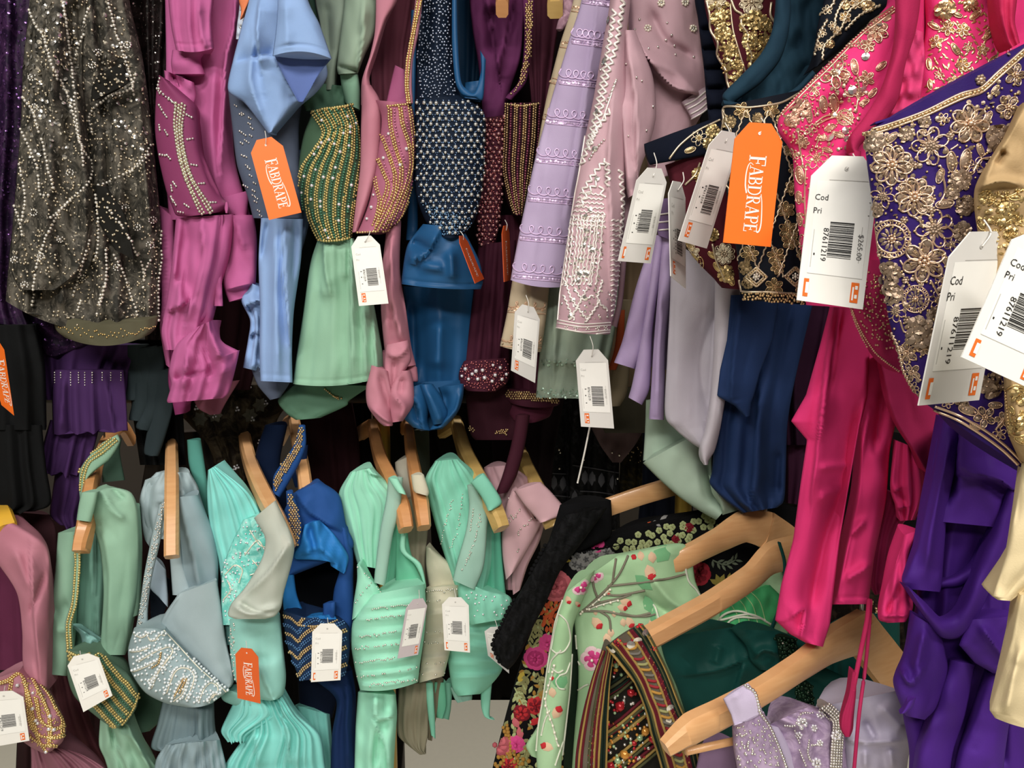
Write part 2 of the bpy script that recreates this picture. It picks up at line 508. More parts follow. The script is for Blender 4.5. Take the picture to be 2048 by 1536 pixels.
# the two rails of the left rack and the slanted rail of the right one, carried by posts
DARKM = gloss('dark_bronze_tube', '#2A2420', .5, .6)
def rail(label, a, b, posts, pm=None):
    o = bpy.data.objects.new('clothes_rail', None); COL.objects.link(o)
    o.location = (posts[0][0], posts[0][1], 0); ORG[o] = np.array(o.location)
    o['label'] = label; o['category'] = 'rail'
    V, F = rodmesh(a, b, .0125); link(o, 'rail_tube', V, F, DARKM)
    for p in posts:
        V, F = rodmesh((p[0], p[1], 0), (p[0], p[1], p[2]), .014); link(o, 'post', V, F, pm or BRASS)
    return o
HL = 1.285                                   # height of the lower rail
r1 = rail('two-tier gold-posted clothes rack on the left, mostly hidden by dresses', (-1.2, 1.37, HL), (-.02, 1.37, HL),
     [(-.905, 1.37, 2.2), (-.235, 1.37, 2.2)])
V, F = rodmesh((-1.2, 1.37, 2.18), (.2, 1.37, 2.18), .0125); link(r1, 'rail_tube', V, F, DARKM)
r2 = rail('gold-posted clothes rack with floral and lilac blouses at lower right', (.285, 1.24, 1.33), (.52, .75, 1.33),
     [(.285, 1.24, 2.12), (.52, .75, 2.12)])
V, F = rodmesh((.285, 1.26, 2.1), (.53, .74, 2.1), .0125); link(r2, 'rail_tube', V, F, DARKM)

rail('dark rear rail behind both racks, hidden by gowns', (-.24, 1.50, 1.62), (.62, 1.44, 1.62), [(-.24, 1.50, 1.62), (.62, 1.44, 1.62)], DARKM)

# ---------------------------------------------------------------- upper row, from the left
SEQ_PURPLE = lace('purple_sequin_net', '#1D0F26', '#38203F', 45, .45, .6, .5, '#5F4068', .72)
SEQ_BROWN = lace('dark_brown_sequin_net', '#120D0C', '#2A1F20', 50, .45, .65, .5, '#5A4A46', .72)
BLACKC = fabric('matte_black_crepe', '#121314', .9, .15)
PURPLEC = fabric('purple_crepe', '#432657', .8, .3)
SLATEC = fabric('dark_slate_crepe', '#2A3539', .8, .3)

g = thing('sequin_gown', 'dark purple sequinned gown at the far left edge beside the grey gown', 'gown', (20, 640), 1.14)
c1 = cloth(g, 'skirt', '-60,-20,66,-20; -60,200,60,200; -60,420,40,420; -60,560,40,600; -60,640,60,655', 1.14, SEQ_PURPLE, 25, 120, (3, 6, 9), nz=(3, 50))
c2 = cloth(g, 'train', '20,590,330,600; 40,655,240,655; 70,690,180,690; 85,706,130,706', 1.17, SEQ_PURPLE, 20, 80, nz=(3, 40), sag=(0, 6))
on = Onto(c1, c2)
discs(g, 'sequins', on, np.r_[scatter('0,0 60,0 45,200 20,400 10,600 0,640', 11), scatter('40,640 230,655 150,700 80,700', 16)], 2.1, gloss('purple_sequins', '#8A5FA5', .25, .8), .5, drop=.4)

g = thing('black_dress', 'plain black dress low at the far left edge, carrying an orange tag', 'dress', (40, 1020), 1.12)
cloth(g, 'bodice', '-60,650,70,650; -60,740,88,740; -60,860,92,860', 1.12, BLACKC, 25, 120, (3, 4, 8))
cloth(g, 'skirt', '-60,850,84,850; -60,930,92,930; -60,1010,102,1005; -60,1030,70,1022', 1.115, BLACKC, 20, 90, (4, 6, 12), scal=10)

g = thing('purple_dress', 'plain deep purple dress with tiered flounces below the grey beaded gown', 'dress', (160, 1060), 1.16)
cloth(g, 'bodice', '70,690,300,690; 80,740,270,740; 90,800,262,800', 1.18, PURPLEC, 25, 90, (5, 5, 9))
c1 = cloth(g, 'flounce', '108,740,248,740; 104,790,252,790; 106,868,256,862', 1.15, PURPLEC, 18, 60, (4, 3, 9), scal=7, cr='s 18 9: 128,750 118,866; s 16 -8: 215,750 232,862')
cloth(g, 'flounce', '100,840,200,850; 86,890,190,890; 76,945,172,950', 1.165, PURPLEC, 15, 50, (4, 4, 12), scal=10)
cloth(g, 'flounce', '112,930,190,930; 104,990,180,985; 100,1030,165,1030; 120,1050,160,1062', 1.175, PURPLEC, 15, 50, (3, 4, 10), scal=8)
on = Onto(c1)
pts = [(x, y) for x in (110, 122, 142, 157, 170, 184, 205, 222, 242) for y in range(745, 745 + int(rng.integers(12, 30)), 5)]
beads(g, 'bead_fringe', on, pts, 1.6, SILVER)

g = thing('slate_dress', 'dark slate dress with knife pleats between the grey and magenta gowns', 'dress', (290, 910), 1.17)
for q in ('252,690,300,690; 255,760,292,770; 250,795,275,800; 252,800,268,800', '262,700,318,690; 268,780,305,790; 258,835,285,840; 262,840,280,840',
          '280,700,330,690; 290,800,325,800; 272,850,300,858; 278,860,296,860', '292,740,345,740; 300,820,345,820; 288,900,320,905; 296,912,312,912'):
    cloth(g, 'pleat', q, 1.17, SLATEC, 9, 40, nz=(2, 40))
cloth(g, 'underskirt', '255,680,360,680; 262,800,365,800; 280,930,372,930', 1.22, BLACKC, 12, 80, (4, 5, 9))

g = thing('brown_sequin_gown', 'narrow dark brown sequinned gown between the grey and magenta gowns', 'gown', (320, 640), 1.17)
c1 = cloth(g, 'skirt', '235,-20,345,-20; 260,150,330,150; 280,320,335,320; 290,500,345,500; 290,680,345,680', 1.17, SEQ_BROWN, 22, 140, (3, 5, 9), nz=(3, 40))
discs(g, 'sequins', Onto(c1), scatter('262,0 332,0 318,150 305,170 300,120', 9), 1.8, SILVER, .5, drop=.45)
discs(g, 'sequins', Onto(c1), scatter('300,150 318,150 312,420 300,260', 10), 1.3, gloss('brown_sequins', '#8A6A74', .3, .8), .5, drop=.4)

# grey beaded gown
PEARLS = gloss('silver_pearls', '#DDD6CA', .25, .55)
GREYLACE = lace('grey_embroidered_net', '#2B2A26', '#605B52', 42, .42, .62, .65, '#9A9284', .69)
g = thing('beaded_gown', 'charcoal grey net gown covered in silver beads, upper left', 'gown', (165, 690), 1.08)
sk = cloth(g, 'skirt', '60,-20,256,-20; 46,130,284,110; 41,250,300,225; 30,400,318,400; 18,520,324,490; 11,602,318,640',
           1.1, GREYLACE, 50, 160, (5, 4, 9), nz=(4, 55), sag=(0, 40),
           cr='r 30 -12: 235,120 215,180 200,260; r 18 -10: 265,380 250,520 262,620; r 15 12: 285,300 300,450; r 14 10: 215,560 225,640; r 12 -10: 190,520 180,640; r 12 10: 130,520 120,620')
fp = cloth(g, 'front_panel', '60,-20,176,-20; 46,130,164,110; 41,250,172,225; 30,390,190,390; 24,470,196,470; 22,540,176,540; 40,580,120,580',
           1.06, GREYLACE, 34, 60, (3, 4, 6), nz=(4, 50), cr='r 14 -22: 150,0 152,80 150,150; r 25 12: 110,60 100,300 80,520; r 14 10: 150,200 168,300 180,420')
lp = cloth(g, 'net_inset', '196,150,246,124; 184,176,256,150; 182,204,260,164', 1.045, fabric('black_net_inset', '#1B1A17', .8), 6, 10, nz=(2, 20))
lp2 = cloth(g, 'net_inset', '190,370,214,374; 192,400,250,430; 196,440,262,480; 230,500,270,520', 1.045, bpy.data.materials['black_net_inset'], 5, 10, nz=(2, 20))
hm = cloth(g, 'hem_band', '105,630,318,632; 112,660,312,655; 130,675,300,668', 1.075, fabric('olive_grey_net', '#55523F', .8), 30, 100, nz=(2, 40), sag=(18, 20))
on = Onto(sk, hm, fp, lp, lp2)
lines = ['125,0 130,40 135,80 140,120 148,170 152,220 160,280 166,330', '178,18 170,45 165,75 155,100 148,125', '60,20 72,50 90,80 105,130 115,165',
         '88,66 96,100 104,130 112,150', '215,0 222,30 230,60 235,80', '120,160 130,180 142,205 148,225 155,260 165,300 180,320 185,330 180,355 165,380 140,400 115,430 100,455 88,490 75,530 63,610',
         '42,190 55,205 68,225 78,260 88,290 96,330 105,375', '36,245 48,270 62,300 75,340 82,388 97,390', '30,300 40,330 48,370 52,400 45,440',
         '185,265 178,230 200,205 225,190 260,180 272,150', '198,370 225,360 245,350 270,335 290,310 300,290', '260,345 280,330 295,310', 
         '215,415 235,440 255,470 270,500 285,530 290,560', '192,390 195,420 198,450 196,500 190,520', '230,510 245,545 262,590 275,630',
         '325,440 320,480 322,520 316,570 316,640', '300,520 290,545 288,575', '178,480 165,520 155,560 145,590', '210,500 212,540 208,580 200,610',
         '28,405 40,440 46,470', '100,435 120,420 140,398', '238,80 250,120 262,150 268,190', '212,560 200,600 195,628', '165,595 155,620']
P = [tuple(q) for s in lines for q in arc(crv(s, 3), 7.6)]
beads(g, 'bead_strings', on, P, 2.9, PEARLS, jit=.4, drop=.05)
P = np.r_[scatter('70,0 230,0 275,100 300,230 318,420 320,620 200,670 20,600 35,400 50,130', 10.5, .5, 4)]
w = np.array([.25 + .75 * (math.sin(p[0] * .05 + p[1] * .021) + math.sin(p[1] * .043 - p[0] * .02) > .1) for p in P])
beads(g, 'scattered_beads', on, P[rng.random(len(P)) < w * .95], 2.1, gloss('pale_gold_beads', '#D8C8AE', .25, .8), drop=.1)
discs(g, 'sequins', on, scatter('70,0 160,0 150,200 130,330 60,320 45,150', 13, .5, 9), 3.6, SILVER, .45, drop=.3)
discs(g, 'sequins', on, scatter('200,30 240,30 290,200 300,320 220,330 200,260', 16, .5, 9), 3.2, SILVER, .45, drop=.4)
fl = [(68, 425), (120, 478), (82, 512), (30, 520), (50, 570), (140, 345), (275, 455), (300, 490), (235, 535), (195, 105), (185, 130), (65, 155), (70, 215), (255, 90), (165, 555), (250, 415), (305, 440)]
P = [tuple(q) for x, y in fl for q in ring(x, y, 7, 6, 0, 9)[:-1]] + [(x, y, 3) for x, y in fl]
beads(g, 'bead_rosettes', on, P, 2.0, SILVER, drop=.05)
beads(g, 'hem_beads', Onto(hm), [(x, 655 + 12 * math.sin((x - 110) / 65) + rng.uniform(-8, 8)) for x in np.arange(118, 312, 4)], 1.7, GOLD)

# magenta gown
MAG = fabric('magenta_crepe', '#B85A92', .75, .3, col2='#AC4F86')
MAGD = fabric('deep_magenta_lining', '#8A3067', .75, .3)
RHINE = gloss('rhinestones', '#D9D2BC', .2, .75)
g = thing('magenta_gown', 'magenta pink gown with a rhinestone stripe down its bodice, upper row', 'gown', (400, 830), 1.1)
bp = cloth(g, 'back_panel', '330,-20,482,-20; 332,120,482,100; 330,250,470,150; 330,340,462,230; 335,400,472,330; 338,440,500,430', 1.12, MAG, 25, 180, nz=(4, 70),
      cr='s 22 16: 470,0 466,60 450,120 448,200 440,330; r 10 -12: 478,20 476,120 462,200; r 14 10: 430,120 424,260 436,400')
cloth(g, 'cap_sleeve', '336,-20,428,-20; 342,50,424,40; 352,100,428,96', 1.075, MAG, 22, 60, (2, 4, 7), hem=14, cr='s 14 9: 396,0 400,60 412,98', sag=(0, 6))
cloth(g, 'sleeve_fold', '345,100,418,95; 342,125,402,118; 345,148,410,148', 1.09, MAG, 18, 50, nz=(5, 30))
cloth(g, 'neck_facing', '328,140,388,165; 332,172,392,190; 345,186,388,206; 362,200,385,210', 1.085, MAG, 10, 40, nz=(6, 26), cr='r 8 -14: 345,150 362,176')
bd = cloth(g, 'bodice', '318,150,330,158; 312,190,388,206; 310,260,396,236; 318,320,404,300; 332,380,424,350; 344,412,445,395; 352,430,456,408; 368,434,440,424',
           1.07, fabric('magenta_bodice_satin', '#82345F', .6, .3), 28, 120, nz=(1.5, 60), cr='r 3 -4: 396,210 402,300 420,360 446,400')
on = Onto(bd)
st = between('352,206 349,250 357,310 372,360 398,420 404,428', '370,208 364,255 370,305 386,355 414,400 428,424', 4)
P = np.concatenate([arc(q, 6.8) + (0, 3.4 * (i % 2)) for i, q in enumerate(st)])
beads(g, 'rhinestone_stripe', on, P, 3.1, RHINE, lift=.2)
dash = [(322,215,60),(331,230,55),(378,232,30),(320,255,80),(333,265,60),(380,278,-10),(326,310,10),(338,314,50),(388,330,10),(350,368,55),(344,376,80),(403,367,-5),(350,405,60),(374,411,35),(426,405,0),(362,424,10),(345,398,70),(318,182,60),(342,200,50)]
P = [(x + t * 5.2 * math.cos(math.radians(a)), y + t * 5.2 * math.sin(math.radians(a))) for x, y, a in dash for t in (-1, 0, 1)]
beads(g, 'crystal_dashes', on, P, 2.5, SILVER)
beads(g, 'edge_beads', on, [tuple(q) for q in crv('322,150 318,175 335,196 350,206', 7)], 2.6, SILVER)
cloth(g, 'waist_piece', '444,395,500,380; 440,420,494,425; 452,428,494,432', 1.1, MAG, 10, 60)
zp = cloth(g, 'zip_pull', '451,404,456,404; 449,416,457,416; 451,426,455,426', 1.045, MAG, 3, 5, nz=None, res=2)
cloth(g, 'skirt', '352,436,470,428; 344,520,460,510; 334,600,440,580; 322,660,420,660; 330,700,400,700', 1.085, MAG, 28, 120, (3, 5, 6),
      cr='s 26 18: 402,440 406,520 392,580 372,640; r 10 -13: 378,450 372,540 366,580; r 9 10: 362,560 350,620; s 18 12: 330,622 360,612 376,600; r 14 14: 340,470 345,560', nz=(3, 50))
cloth(g, 'skirt_side', '316,410,348,436; 318,500,350,520; 322,600,348,600; 320,660,342,700; 332,730,345,740', 1.12, MAG, 14, 80, nz=(3, 40))
cloth(g, 'skirt_swirl', '404,440,446,432; 408,540,436,520; 398,600,430,570; 374,640,425,620; 368,655,400,650', 1.075, MAG, 20, 60, cr='r 8 -12: 425,440 428,520 412,590; r 7 8: 410,460 412,560', nz=(3, 40))
cloth(g, 'draped_end', '446,430,508,430; 450,500,514,480; 446,560,512,560; 450,582,508,572; 458,604,498,592', 1.09, MAG, 18, 70, cr='s 16 10: 470,440 486,500; s 14 9: 452,580 480,572 508,566; r 8 -9: 462,440 456,540', nz=(3, 40))
cloth(g, 'tie_cord', '436,430,448,430; 436,500,446,500; 430,560,444,560; 428,612,446,612', 1.07, MAG, 6, 12, nz=(2, 14), res=3)
cloth(g, 'bunched_hem', '392,655,425,640; 352,690,440,680; 338,740,474,700; 342,770,478,706; 334,800,460,780; 336,806,448,796', 1.065, MAG, 38, 110, (3, 4, 6), hem=24,
      cr='s 16 10: 376,700 362,780; r 9 -13: 410,660 416,720 436,760; r 9 12: 425,665 440,720; s 14 12: 470,730 444,740 420,752; r 10 -12: 398,670 395,740; s 14 -10: 345,760 380,752 440,748', nz=(3, 36))
cloth(g, 'lower_tail', '340,690,400,690; 336,760,420,770; 345,805,380,805; 350,830,372,826', 1.12, MAGD, 14, 60)
cloth(g, 'lower_tail', '380,780,480,760; 395,815,455,800; 420,830,440,828', 1.13, fabric('dull_rose_net', '#8F5166', .8), 10, 40)

# periwinkle gown
BLU = fabric('periwinkle_crepe', '#86A6D6', .7, .35, col2='#7C9CCB')
BLUD = fabric('slate_blue_bodice', '#515B70', .7, .3)
g = thing('periwinkle_gown', 'periwinkle blue gown with a folded sleeve and an orange tag, upper row', 'gown', (545, 795), 1.06)
bd = cloth(g, 'bodice', '456,180,610,180; 464,250,598,250; 474,330,600,330; 494,390,606,390; 506,436,606,436', 1.07, BLUD, 26, 140, nz=(1.5, 60))
P = [(470,210),(480,228),(484,226),(498,235),(480,262),(488,268),(502,255),(482,285),(490,280),(494,283),(484,310),(490,312),(492,330),(496,335),(488,370),(492,372),(500,350),(508,365),(512,395),(510,402),(516,420),(506,390),(520,430),(497,246),(500,270),(506,380)]
beads(g, 'silver_dashes', Onto(bd), [(x + t * 4, y + t * 2.5) for x, y in P for t in (0, 1)], 2.2, SILVER)
cloth(g, 'shawl_collar', '498,-20,602,-20; 484,50,612,50; 466,120,640,90; 456,180,655,150; 488,205,628,190; 515,238,600,205; 536,266,548,262', 1.035, BLU, 30, 80,
      cr='s 30 16: 520,0 514,60 522,140; r 12 -9: 560,110 580,160 598,205; r 5 5: 545,115 565,150 598,205; s 20 -9: 470,125 530,110 545,112; r 10 8: 510,60 500,160 530,250', nz=(2, 70))
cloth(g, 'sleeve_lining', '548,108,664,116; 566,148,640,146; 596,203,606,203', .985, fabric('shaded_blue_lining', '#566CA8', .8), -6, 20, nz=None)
cloth(g, 'sleeve', '556,-20,612,-20; 553,50,640,50; 545,112,664,118', .982, BLU, 24, 14, hem=13, sag=(0, -12), nz=(2, 70), cr='r 14 6: 570,0 575,100')
cloth(g, 'frayed_facing', '480,-20,505,-20; 478,20,500,20; 474,50,490,50; 472,78,482,78', 1.05, fabric('pale_blue_net', '#B9C6D8', .8), 8, 30, nz=(5, 14))
beads(g, 'facing_beads', Onto(bpy.data.objects['frayed_facing']), scatter('482,0 500,0 484,75 476,60', 5), 1.7, SILVER, drop=.4)
cloth(g, 'shoulder_tape', '476,-20,492,-20; 482,20,500,-4; 480,40,490,20', 1.03, fabric('orange_net', '#E07A48', .8), 4, 12)
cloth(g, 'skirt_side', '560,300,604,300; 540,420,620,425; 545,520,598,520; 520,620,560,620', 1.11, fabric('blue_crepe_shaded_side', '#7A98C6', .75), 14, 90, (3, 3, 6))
cloth(g, 'skirt', '522,436,606,438; 517,520,602,520; 520,620,588,620; 519,700,584,700; 521,762,585,765', 1.05, BLU, 22, 70, (2, 2, 3), hem=12,
      cr='s 22 16: 566,440 570,560 580,690; r 8 -9: 536,440 522,520; r 9 9: 550,440 556,760; s 14 -8: 590,440 585,560')
cloth(g, 'ruffle', '490,560,530,580; 482,600,528,600; 500,640,528,640; 496,680,528,690; 486,735,525,745', 1.09, BLU, 20, 60, (2, 4, 8), nz=(8, 30), cr='s 10 12: 485,618 508,604 528,600; s 10 12: 496,672 510,664 528,668; r 6 10: 494,738 525,720')
cloth(g, 'tail', '500,730,585,740; 515,770,580,765; 540,800,560,795', 1.085, BLUD, 12, 50)

# sage gown with gold stripes
SAGE = fabric('sage_crepe', '#86B397', .7, .35, col2='#7AA68B')
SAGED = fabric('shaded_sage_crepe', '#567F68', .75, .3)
g = thing('sage_gown', 'sage green gown with a gold striped beaded bodice, upper row beside the rose gown', 'gown', (670, 835), 1.08)
cloth(g, 'strap', '628,-20,692,-20; 640,50,690,50; 648,100,678,100; 650,150,672,140; 648,180,670,178', 1.09, fabric('grey_sage_lining', '#8B9C8C', .75), 16, 60, cr='r 12 -9: 652,0 660,120', nz=(3, 40))
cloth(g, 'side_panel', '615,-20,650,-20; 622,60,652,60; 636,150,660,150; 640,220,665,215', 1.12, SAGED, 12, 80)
cloth(g, 'sleeve', '690,-20,756,-20; 682,60,752,60; 674,130,730,110; 676,148,716,146', 1.075, fabric('grey_sage_satin', '#8FA590', .6), 24, 60, nz=(3, 40), cr='s 18 10: 726,0 724,80 716,140; r 5 -7: 676,132 720,146')
cloth(g, 'sleeve_end', '680,150,716,148; 684,180,720,180; 690,205,720,220', 1.08, SAGE, 14, 50)
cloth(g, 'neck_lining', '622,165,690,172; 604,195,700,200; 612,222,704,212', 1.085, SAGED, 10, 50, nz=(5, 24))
bd = cloth(g, 'bodice', '625,222,704,206; 606,275,716,260; 597,340,720,330; 602,400,714,400; 620,450,706,450; 636,480,702,474', 1.055, fabric('deep_sage_bodice', '#3E5A44', .7), 42, 140, nz=(2, 50), sag=(0, 6))
on = Onto(bd)
st = between('626,224 640,262 618,300 603,330 600,380 612,430 634,478', '704,210 714,250 718,310 712,370 706,430 702,472', 13)
for k in range(13):
    ln = st[k] + np.stack([7 * np.sin(np.linspace(0, 5.5, 60)) * (1.4 - k / 13) , np.zeros(60)], -1)
    q = arc(ln, 5.4)
    if k % 2 == 0:
        o = beads(g, 'gold_bead_row', on, np.r_[q + (2.2, 0), q + (-2.2, 2.7)], 2.5, YELLOWGOLD, drop=.03)
    else:
        o = beads(g, 'green_bead_row', on, q, 2.7, gloss('green_beads', '#4E8068', .3, .6) if k == 1 else bpy.data.materials['green_beads'], drop=.05)
        beads(g, 'crystals', on, q[rng.random(len(q)) < .09], 3.4, CRYSTAL)
beads(g, 'edge_beads', on, np.r_[crv('626,224 650,218 680,214 704,209', 5), crv('634,478 655,482 680,480 703,474', 5)], 3, YELLOWGOLD)
cloth(g, 'skirt', '635,480,708,476; 620,530,732,530; 606,630,750,620; 592,720,765,705; 586,768,768,754', 1.06, SAGE, 30, 120, (2, 3, 5), hem=10, sag=(0, 10),
      cr='s 14 12: 648,485 650,540 656,574; r 14 8: 640,582 665,580; s 26 14: 702,480 702,600 704,772; s 18 9: 727,600 730,770; s 14 9: 748,620 752,755; r 10 7: 690,490 688,560', nz=(2, 60))
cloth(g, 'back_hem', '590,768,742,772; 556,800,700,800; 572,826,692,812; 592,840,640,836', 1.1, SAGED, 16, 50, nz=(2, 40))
beads(g, 'hem_beads', Onto(bpy.data.objects['back_hem']), np.r_[crv('650,778 665,790 680,800', 4), crv('668,792 690,798', 4)], 2.4, OLDGOLD, drop=.1)

# rose gown
ROSE = fabric('dusty_rose_crepe', '#BB7A8B', .72, .35, col2='#AE6C7E')
g = thing('rose_gown', 'dusty rose gown with gold beaded cup and scooped armhole, upper row', 'gown', (780, 845), 1.06)
cloth(g, 'inner_lining', '744,-20,840,-20; 742,100,820,100; 745,200,815,205; 760,215,800,212', 1.14, fabric('wine_rose_lining', '#7A3E50', .8), -8, 40, (3, 4, 6), nz=(3, 40))
cloth(g, 'strap', '752,-20,800,-20; 750,60,772,40; 740,110,752,100; 724,160,738,150; 722,210,750,205', 1.05, ROSE, 14, 40)
cloth(g, 'inner_cup', '790,130,810,140; 778,180,814,190; 772,206,818,206', 1.075, fabric('magenta_rose_lining', '#A0507A', .6), 6, 20)
bd = cloth(g, 'side_panel', '724,170,742,170; 722,250,762,212; 720,330,758,320; 712,400,738,400; 704,465,716,462', 1.045, ROSE, 20, 110, nz=(1.5, 60))
cup = cloth(g, 'cup', '748,200,820,206; 762,240,828,230; 752,320,830,310; 738,400,822,380; 722,445,808,430; 712,466,775,462', 1.045, fabric('rose_cup', '#A9607A', .65), 38, 120, nz=(2, 40))
s2 = cloth(g, 'beaded_strap', '832,-20,846,-20; 822,60,838,60; 812,120,826,120; 808,170,824,170; 814,206,826,206', 1.03, ROSE, 8, 16, nz=None)
on = Onto(cup, s2)
st = ['780,216 782,250 790,290 802,330 800,370 782,420 758,462', '800,214 806,250 818,290 822,330 812,370 796,410 775,455', '764,270 772,290 782,320 790,350 786,390 768,430 750,462', '756,315 766,340 776,370 765,410 752,440', '750,352 754,375 760,400 756,425 748,450', '818,212 824,250 828,300 826,340 818,380 804,420']
for i, s in enumerate(st):
    q = crv(s, 5.6)
    beads(g, 'gold_bead_row', on, np.r_[q + (-2.6, 0), q + (2.6, 2.8)], 2.6, GOLD)
beads(g, 'rose_bead_row', on, np.concatenate([crv(s, 6) + (9, 2) for s in st[:4]]), 2.2, gloss('rose_beads', '#C87FA0', .3, .6), drop=.2)
beads(g, 'edge_beads', on, np.r_[crv('842,0 830,60 820,120 816,170 820,206', 5), crv('836,0 826,60 815,120 812,170 816,206', 5), crv('776,212 800,210 820,209', 5), crv('706,466 740,464 775,460 800,436 818,400', 5)], 2.7, GOLD)
beads(g, 'crystals', on, [(744,302),(800,330),(744,415),(748,390),(812,298),(768,316),(778,268),(735,438)], 3.6, CRYSTAL)
cloth(g, 'skirt', '772,466,802,440; 764,540,800,540; 762,620,812,620; 768,690,822,690; 775,740,832,730', 1.055, ROSE, 20, 90, cr='s 16 14: 782,480 784,600 806,690; r 8 -9: 800,560 816,660; r 9 9: 776,500 772,680', nz=(3, 40))
cloth(g, 'bunched_hem', '766,700,820,700; 748,740,828,745; 736,780,824,770; 740,815,822,805; 760,842,800,838', 1.07, ROSE, 18, 70, nz=(2, 60))
cloth(g, 'twisted_fold', '772,690,818,680; 768,730,822,720; 774,765,800,760; 786,800,796,800', 1.04, ROSE, 16, 30, cr='s 12 8: 770,705 796,714 820,690; r 8 -9: 790,720 786,790')
cloth(g, 'left_pouch', '742,730,776,742; 732,775,784,790; 735,812,782,826; 756,842,786,848; 768,852,784,852', 1.035, ROSE, 22, 40, cr='r 9 -10: 760,745 772,790 784,815; s 10 7: 740,815 765,836 784,846')
cloth(g, 'right_pouch', '800,742,822,742; 780,775,827,768; 776,812,827,808; 778,846,806,842', 1.042, ROSE, 22, 40, cr='r 9 10: 786,790 808,815 800,840; r 7 -8: 805,755 800,790')
cloth(g, 'side_fold', '808,720,834,735; 806,745,836,762; 812,762,828,764', 1.06, ROSE, 10, 30)

# teal gown
TEALV = fabric('teal_satin', '#0F4F7F', .5, .2, weave=.1, spec=.25)
TEALD = fabric('navy_bead_ground', '#0D1A2C', .7)
g = thing('teal_gown', 'dark teal satin gown with a crystal studded bodice, upper row', 'gown', (870, 855), 1.06)
cloth(g, 'inner_lining', '895,-20,985,-20; 900,100,975,100; 908,190,962,205', 1.15, fabric('deep_teal_lining', '#0B2C46', .6), -8, 40, (3, 4, 8))
b1 = cloth(g, 'front_strap', '838,-20,910,-20; 836,80,903,80; 832,160,910,150; 829,215,925,205', 1.05, TEALD, 24, 110, (1, 4, 2), cr='r 10 -16: 862,0 854,90 848,150')
b2 = cloth(g, 'bodice', '830,200,918,190; 829,260,968,225; 829,330,969,310; 832,390,964,380; 850,440,950,440; 872,470,925,474', 1.045, TEALD, 45, 140, nz=(1.5, 50), sag=(0, 4))
rim = cloth(g, 'neck_binding', '904,-20,914,-20; 904,80,916,80; 910,160,922,160; 924,190,936,180; 950,196,950,184; 966,196,962,140; 972,120,960,100', 1.03, TEALV, 7, 14, nz=None, res=3)
cloth(g, 'neck_facing', '930,165,966,160; 928,196,966,200', 1.055, TEALV, 6, 20, nz=(3, 14))
on = Onto(b2, b1)
P1 = scatter('842,0 900,0 903,110 912,190 838,200 834,120', 7.0, .3, 3)
P2_ = scatter('834,205 915,195 968,215 968,380 945,450 905,472 865,455 838,400 830,300', 12.5, .12, 5)
beads(g, 'strap_beads', on, P1, 2.2, gloss('steel_beads', '#A9B4C8', .22, .85), drop=.12)
beads(g, 'crystals', on, P2_, 3.9, gloss('pale_crystal', '#CFCDC6', .18, .75), lift=.3)
net = [p + (dx, dy) for p in P2_ for dx, dy in ((4.5, 3), (-4.5, 3), (0, -5.5))]
beads(g, 'small_beads', on, net, 1.8, gloss('blue_steel_beads', '#6F88AA', .25, .85), drop=.15)
beads(g, 'hem_beads', on, scatter('836,400 945,440 930,472 880,470', 5.5, .3, 8), 2.0, gloss('teal_beads', '#6E93B5', .25, .85), drop=.2)
cloth(g, 'waist_band', '846,448,925,455; 815,490,958,520; 804,550,966,560; 803,568,962,578', 1.04, TEALV, 30, 100, hem=9, nz=(2.5, 70),
      cr='s 18 12: 810,526 850,510 880,462; r 7 9: 842,528 870,536 885,532; r 9 -10: 820,480 860,500; r 10 10: 900,500 905,560', sag=(0, 4))
tb = cloth(g, 'zip_tab', '892,546,898,546; 893,566,899,566', 1.02, BRASS, 2, 4, nz=None, res=2)
cloth(g, 'side_seam', '822,20,836,20; 820,200,832,200; 815,420,836,440; 812,480,830,480', 1.09, TEALV, 6, 60)
cloth(g, 'skirt', '806,572,950,580; 812,650,945,650; 818,720,940,720; 822,780,930,770; 830,800,925,795', 1.12, TEALV, 36, 120, (2, 4, 8), nz=(3, 90), cr='r 16 -16: 826,600 832,740; r 18 14: 880,640 872,740')
cloth(g, 'bunched_hem', '826,765,930,760; 806,800,926,785; 806,830,918,805; 826,852,905,836; 842,862,885,858', 1.1, TEALV, 22, 70, nz=(2, 60))
cloth(g, 'left_swirl', '812,778,850,766; 800,805,858,812; 804,832,856,842; 826,855,862,862', 1.065, TEALV, 22, 40, cr='s 10 9: 812,790 836,812 846,856; r 8 -9: 826,800 838,846')
cloth(g, 'middle_swirl', '838,770,866,768; 850,800,884,796; 860,830,896,826; 866,850,890,846', 1.055, TEALV, 14, 30, cr='r 8 9: 850,776 872,820 880,846')
cloth(g, 'right_swirl', '876,775,928,768; 886,800,926,795; 880,830,916,824; 858,860,892,852', 1.06, TEALV, 20, 40, cr='r 9 -10: 890,780 892,820 872,852; s 10 7: 922,776 910,820 880,850')

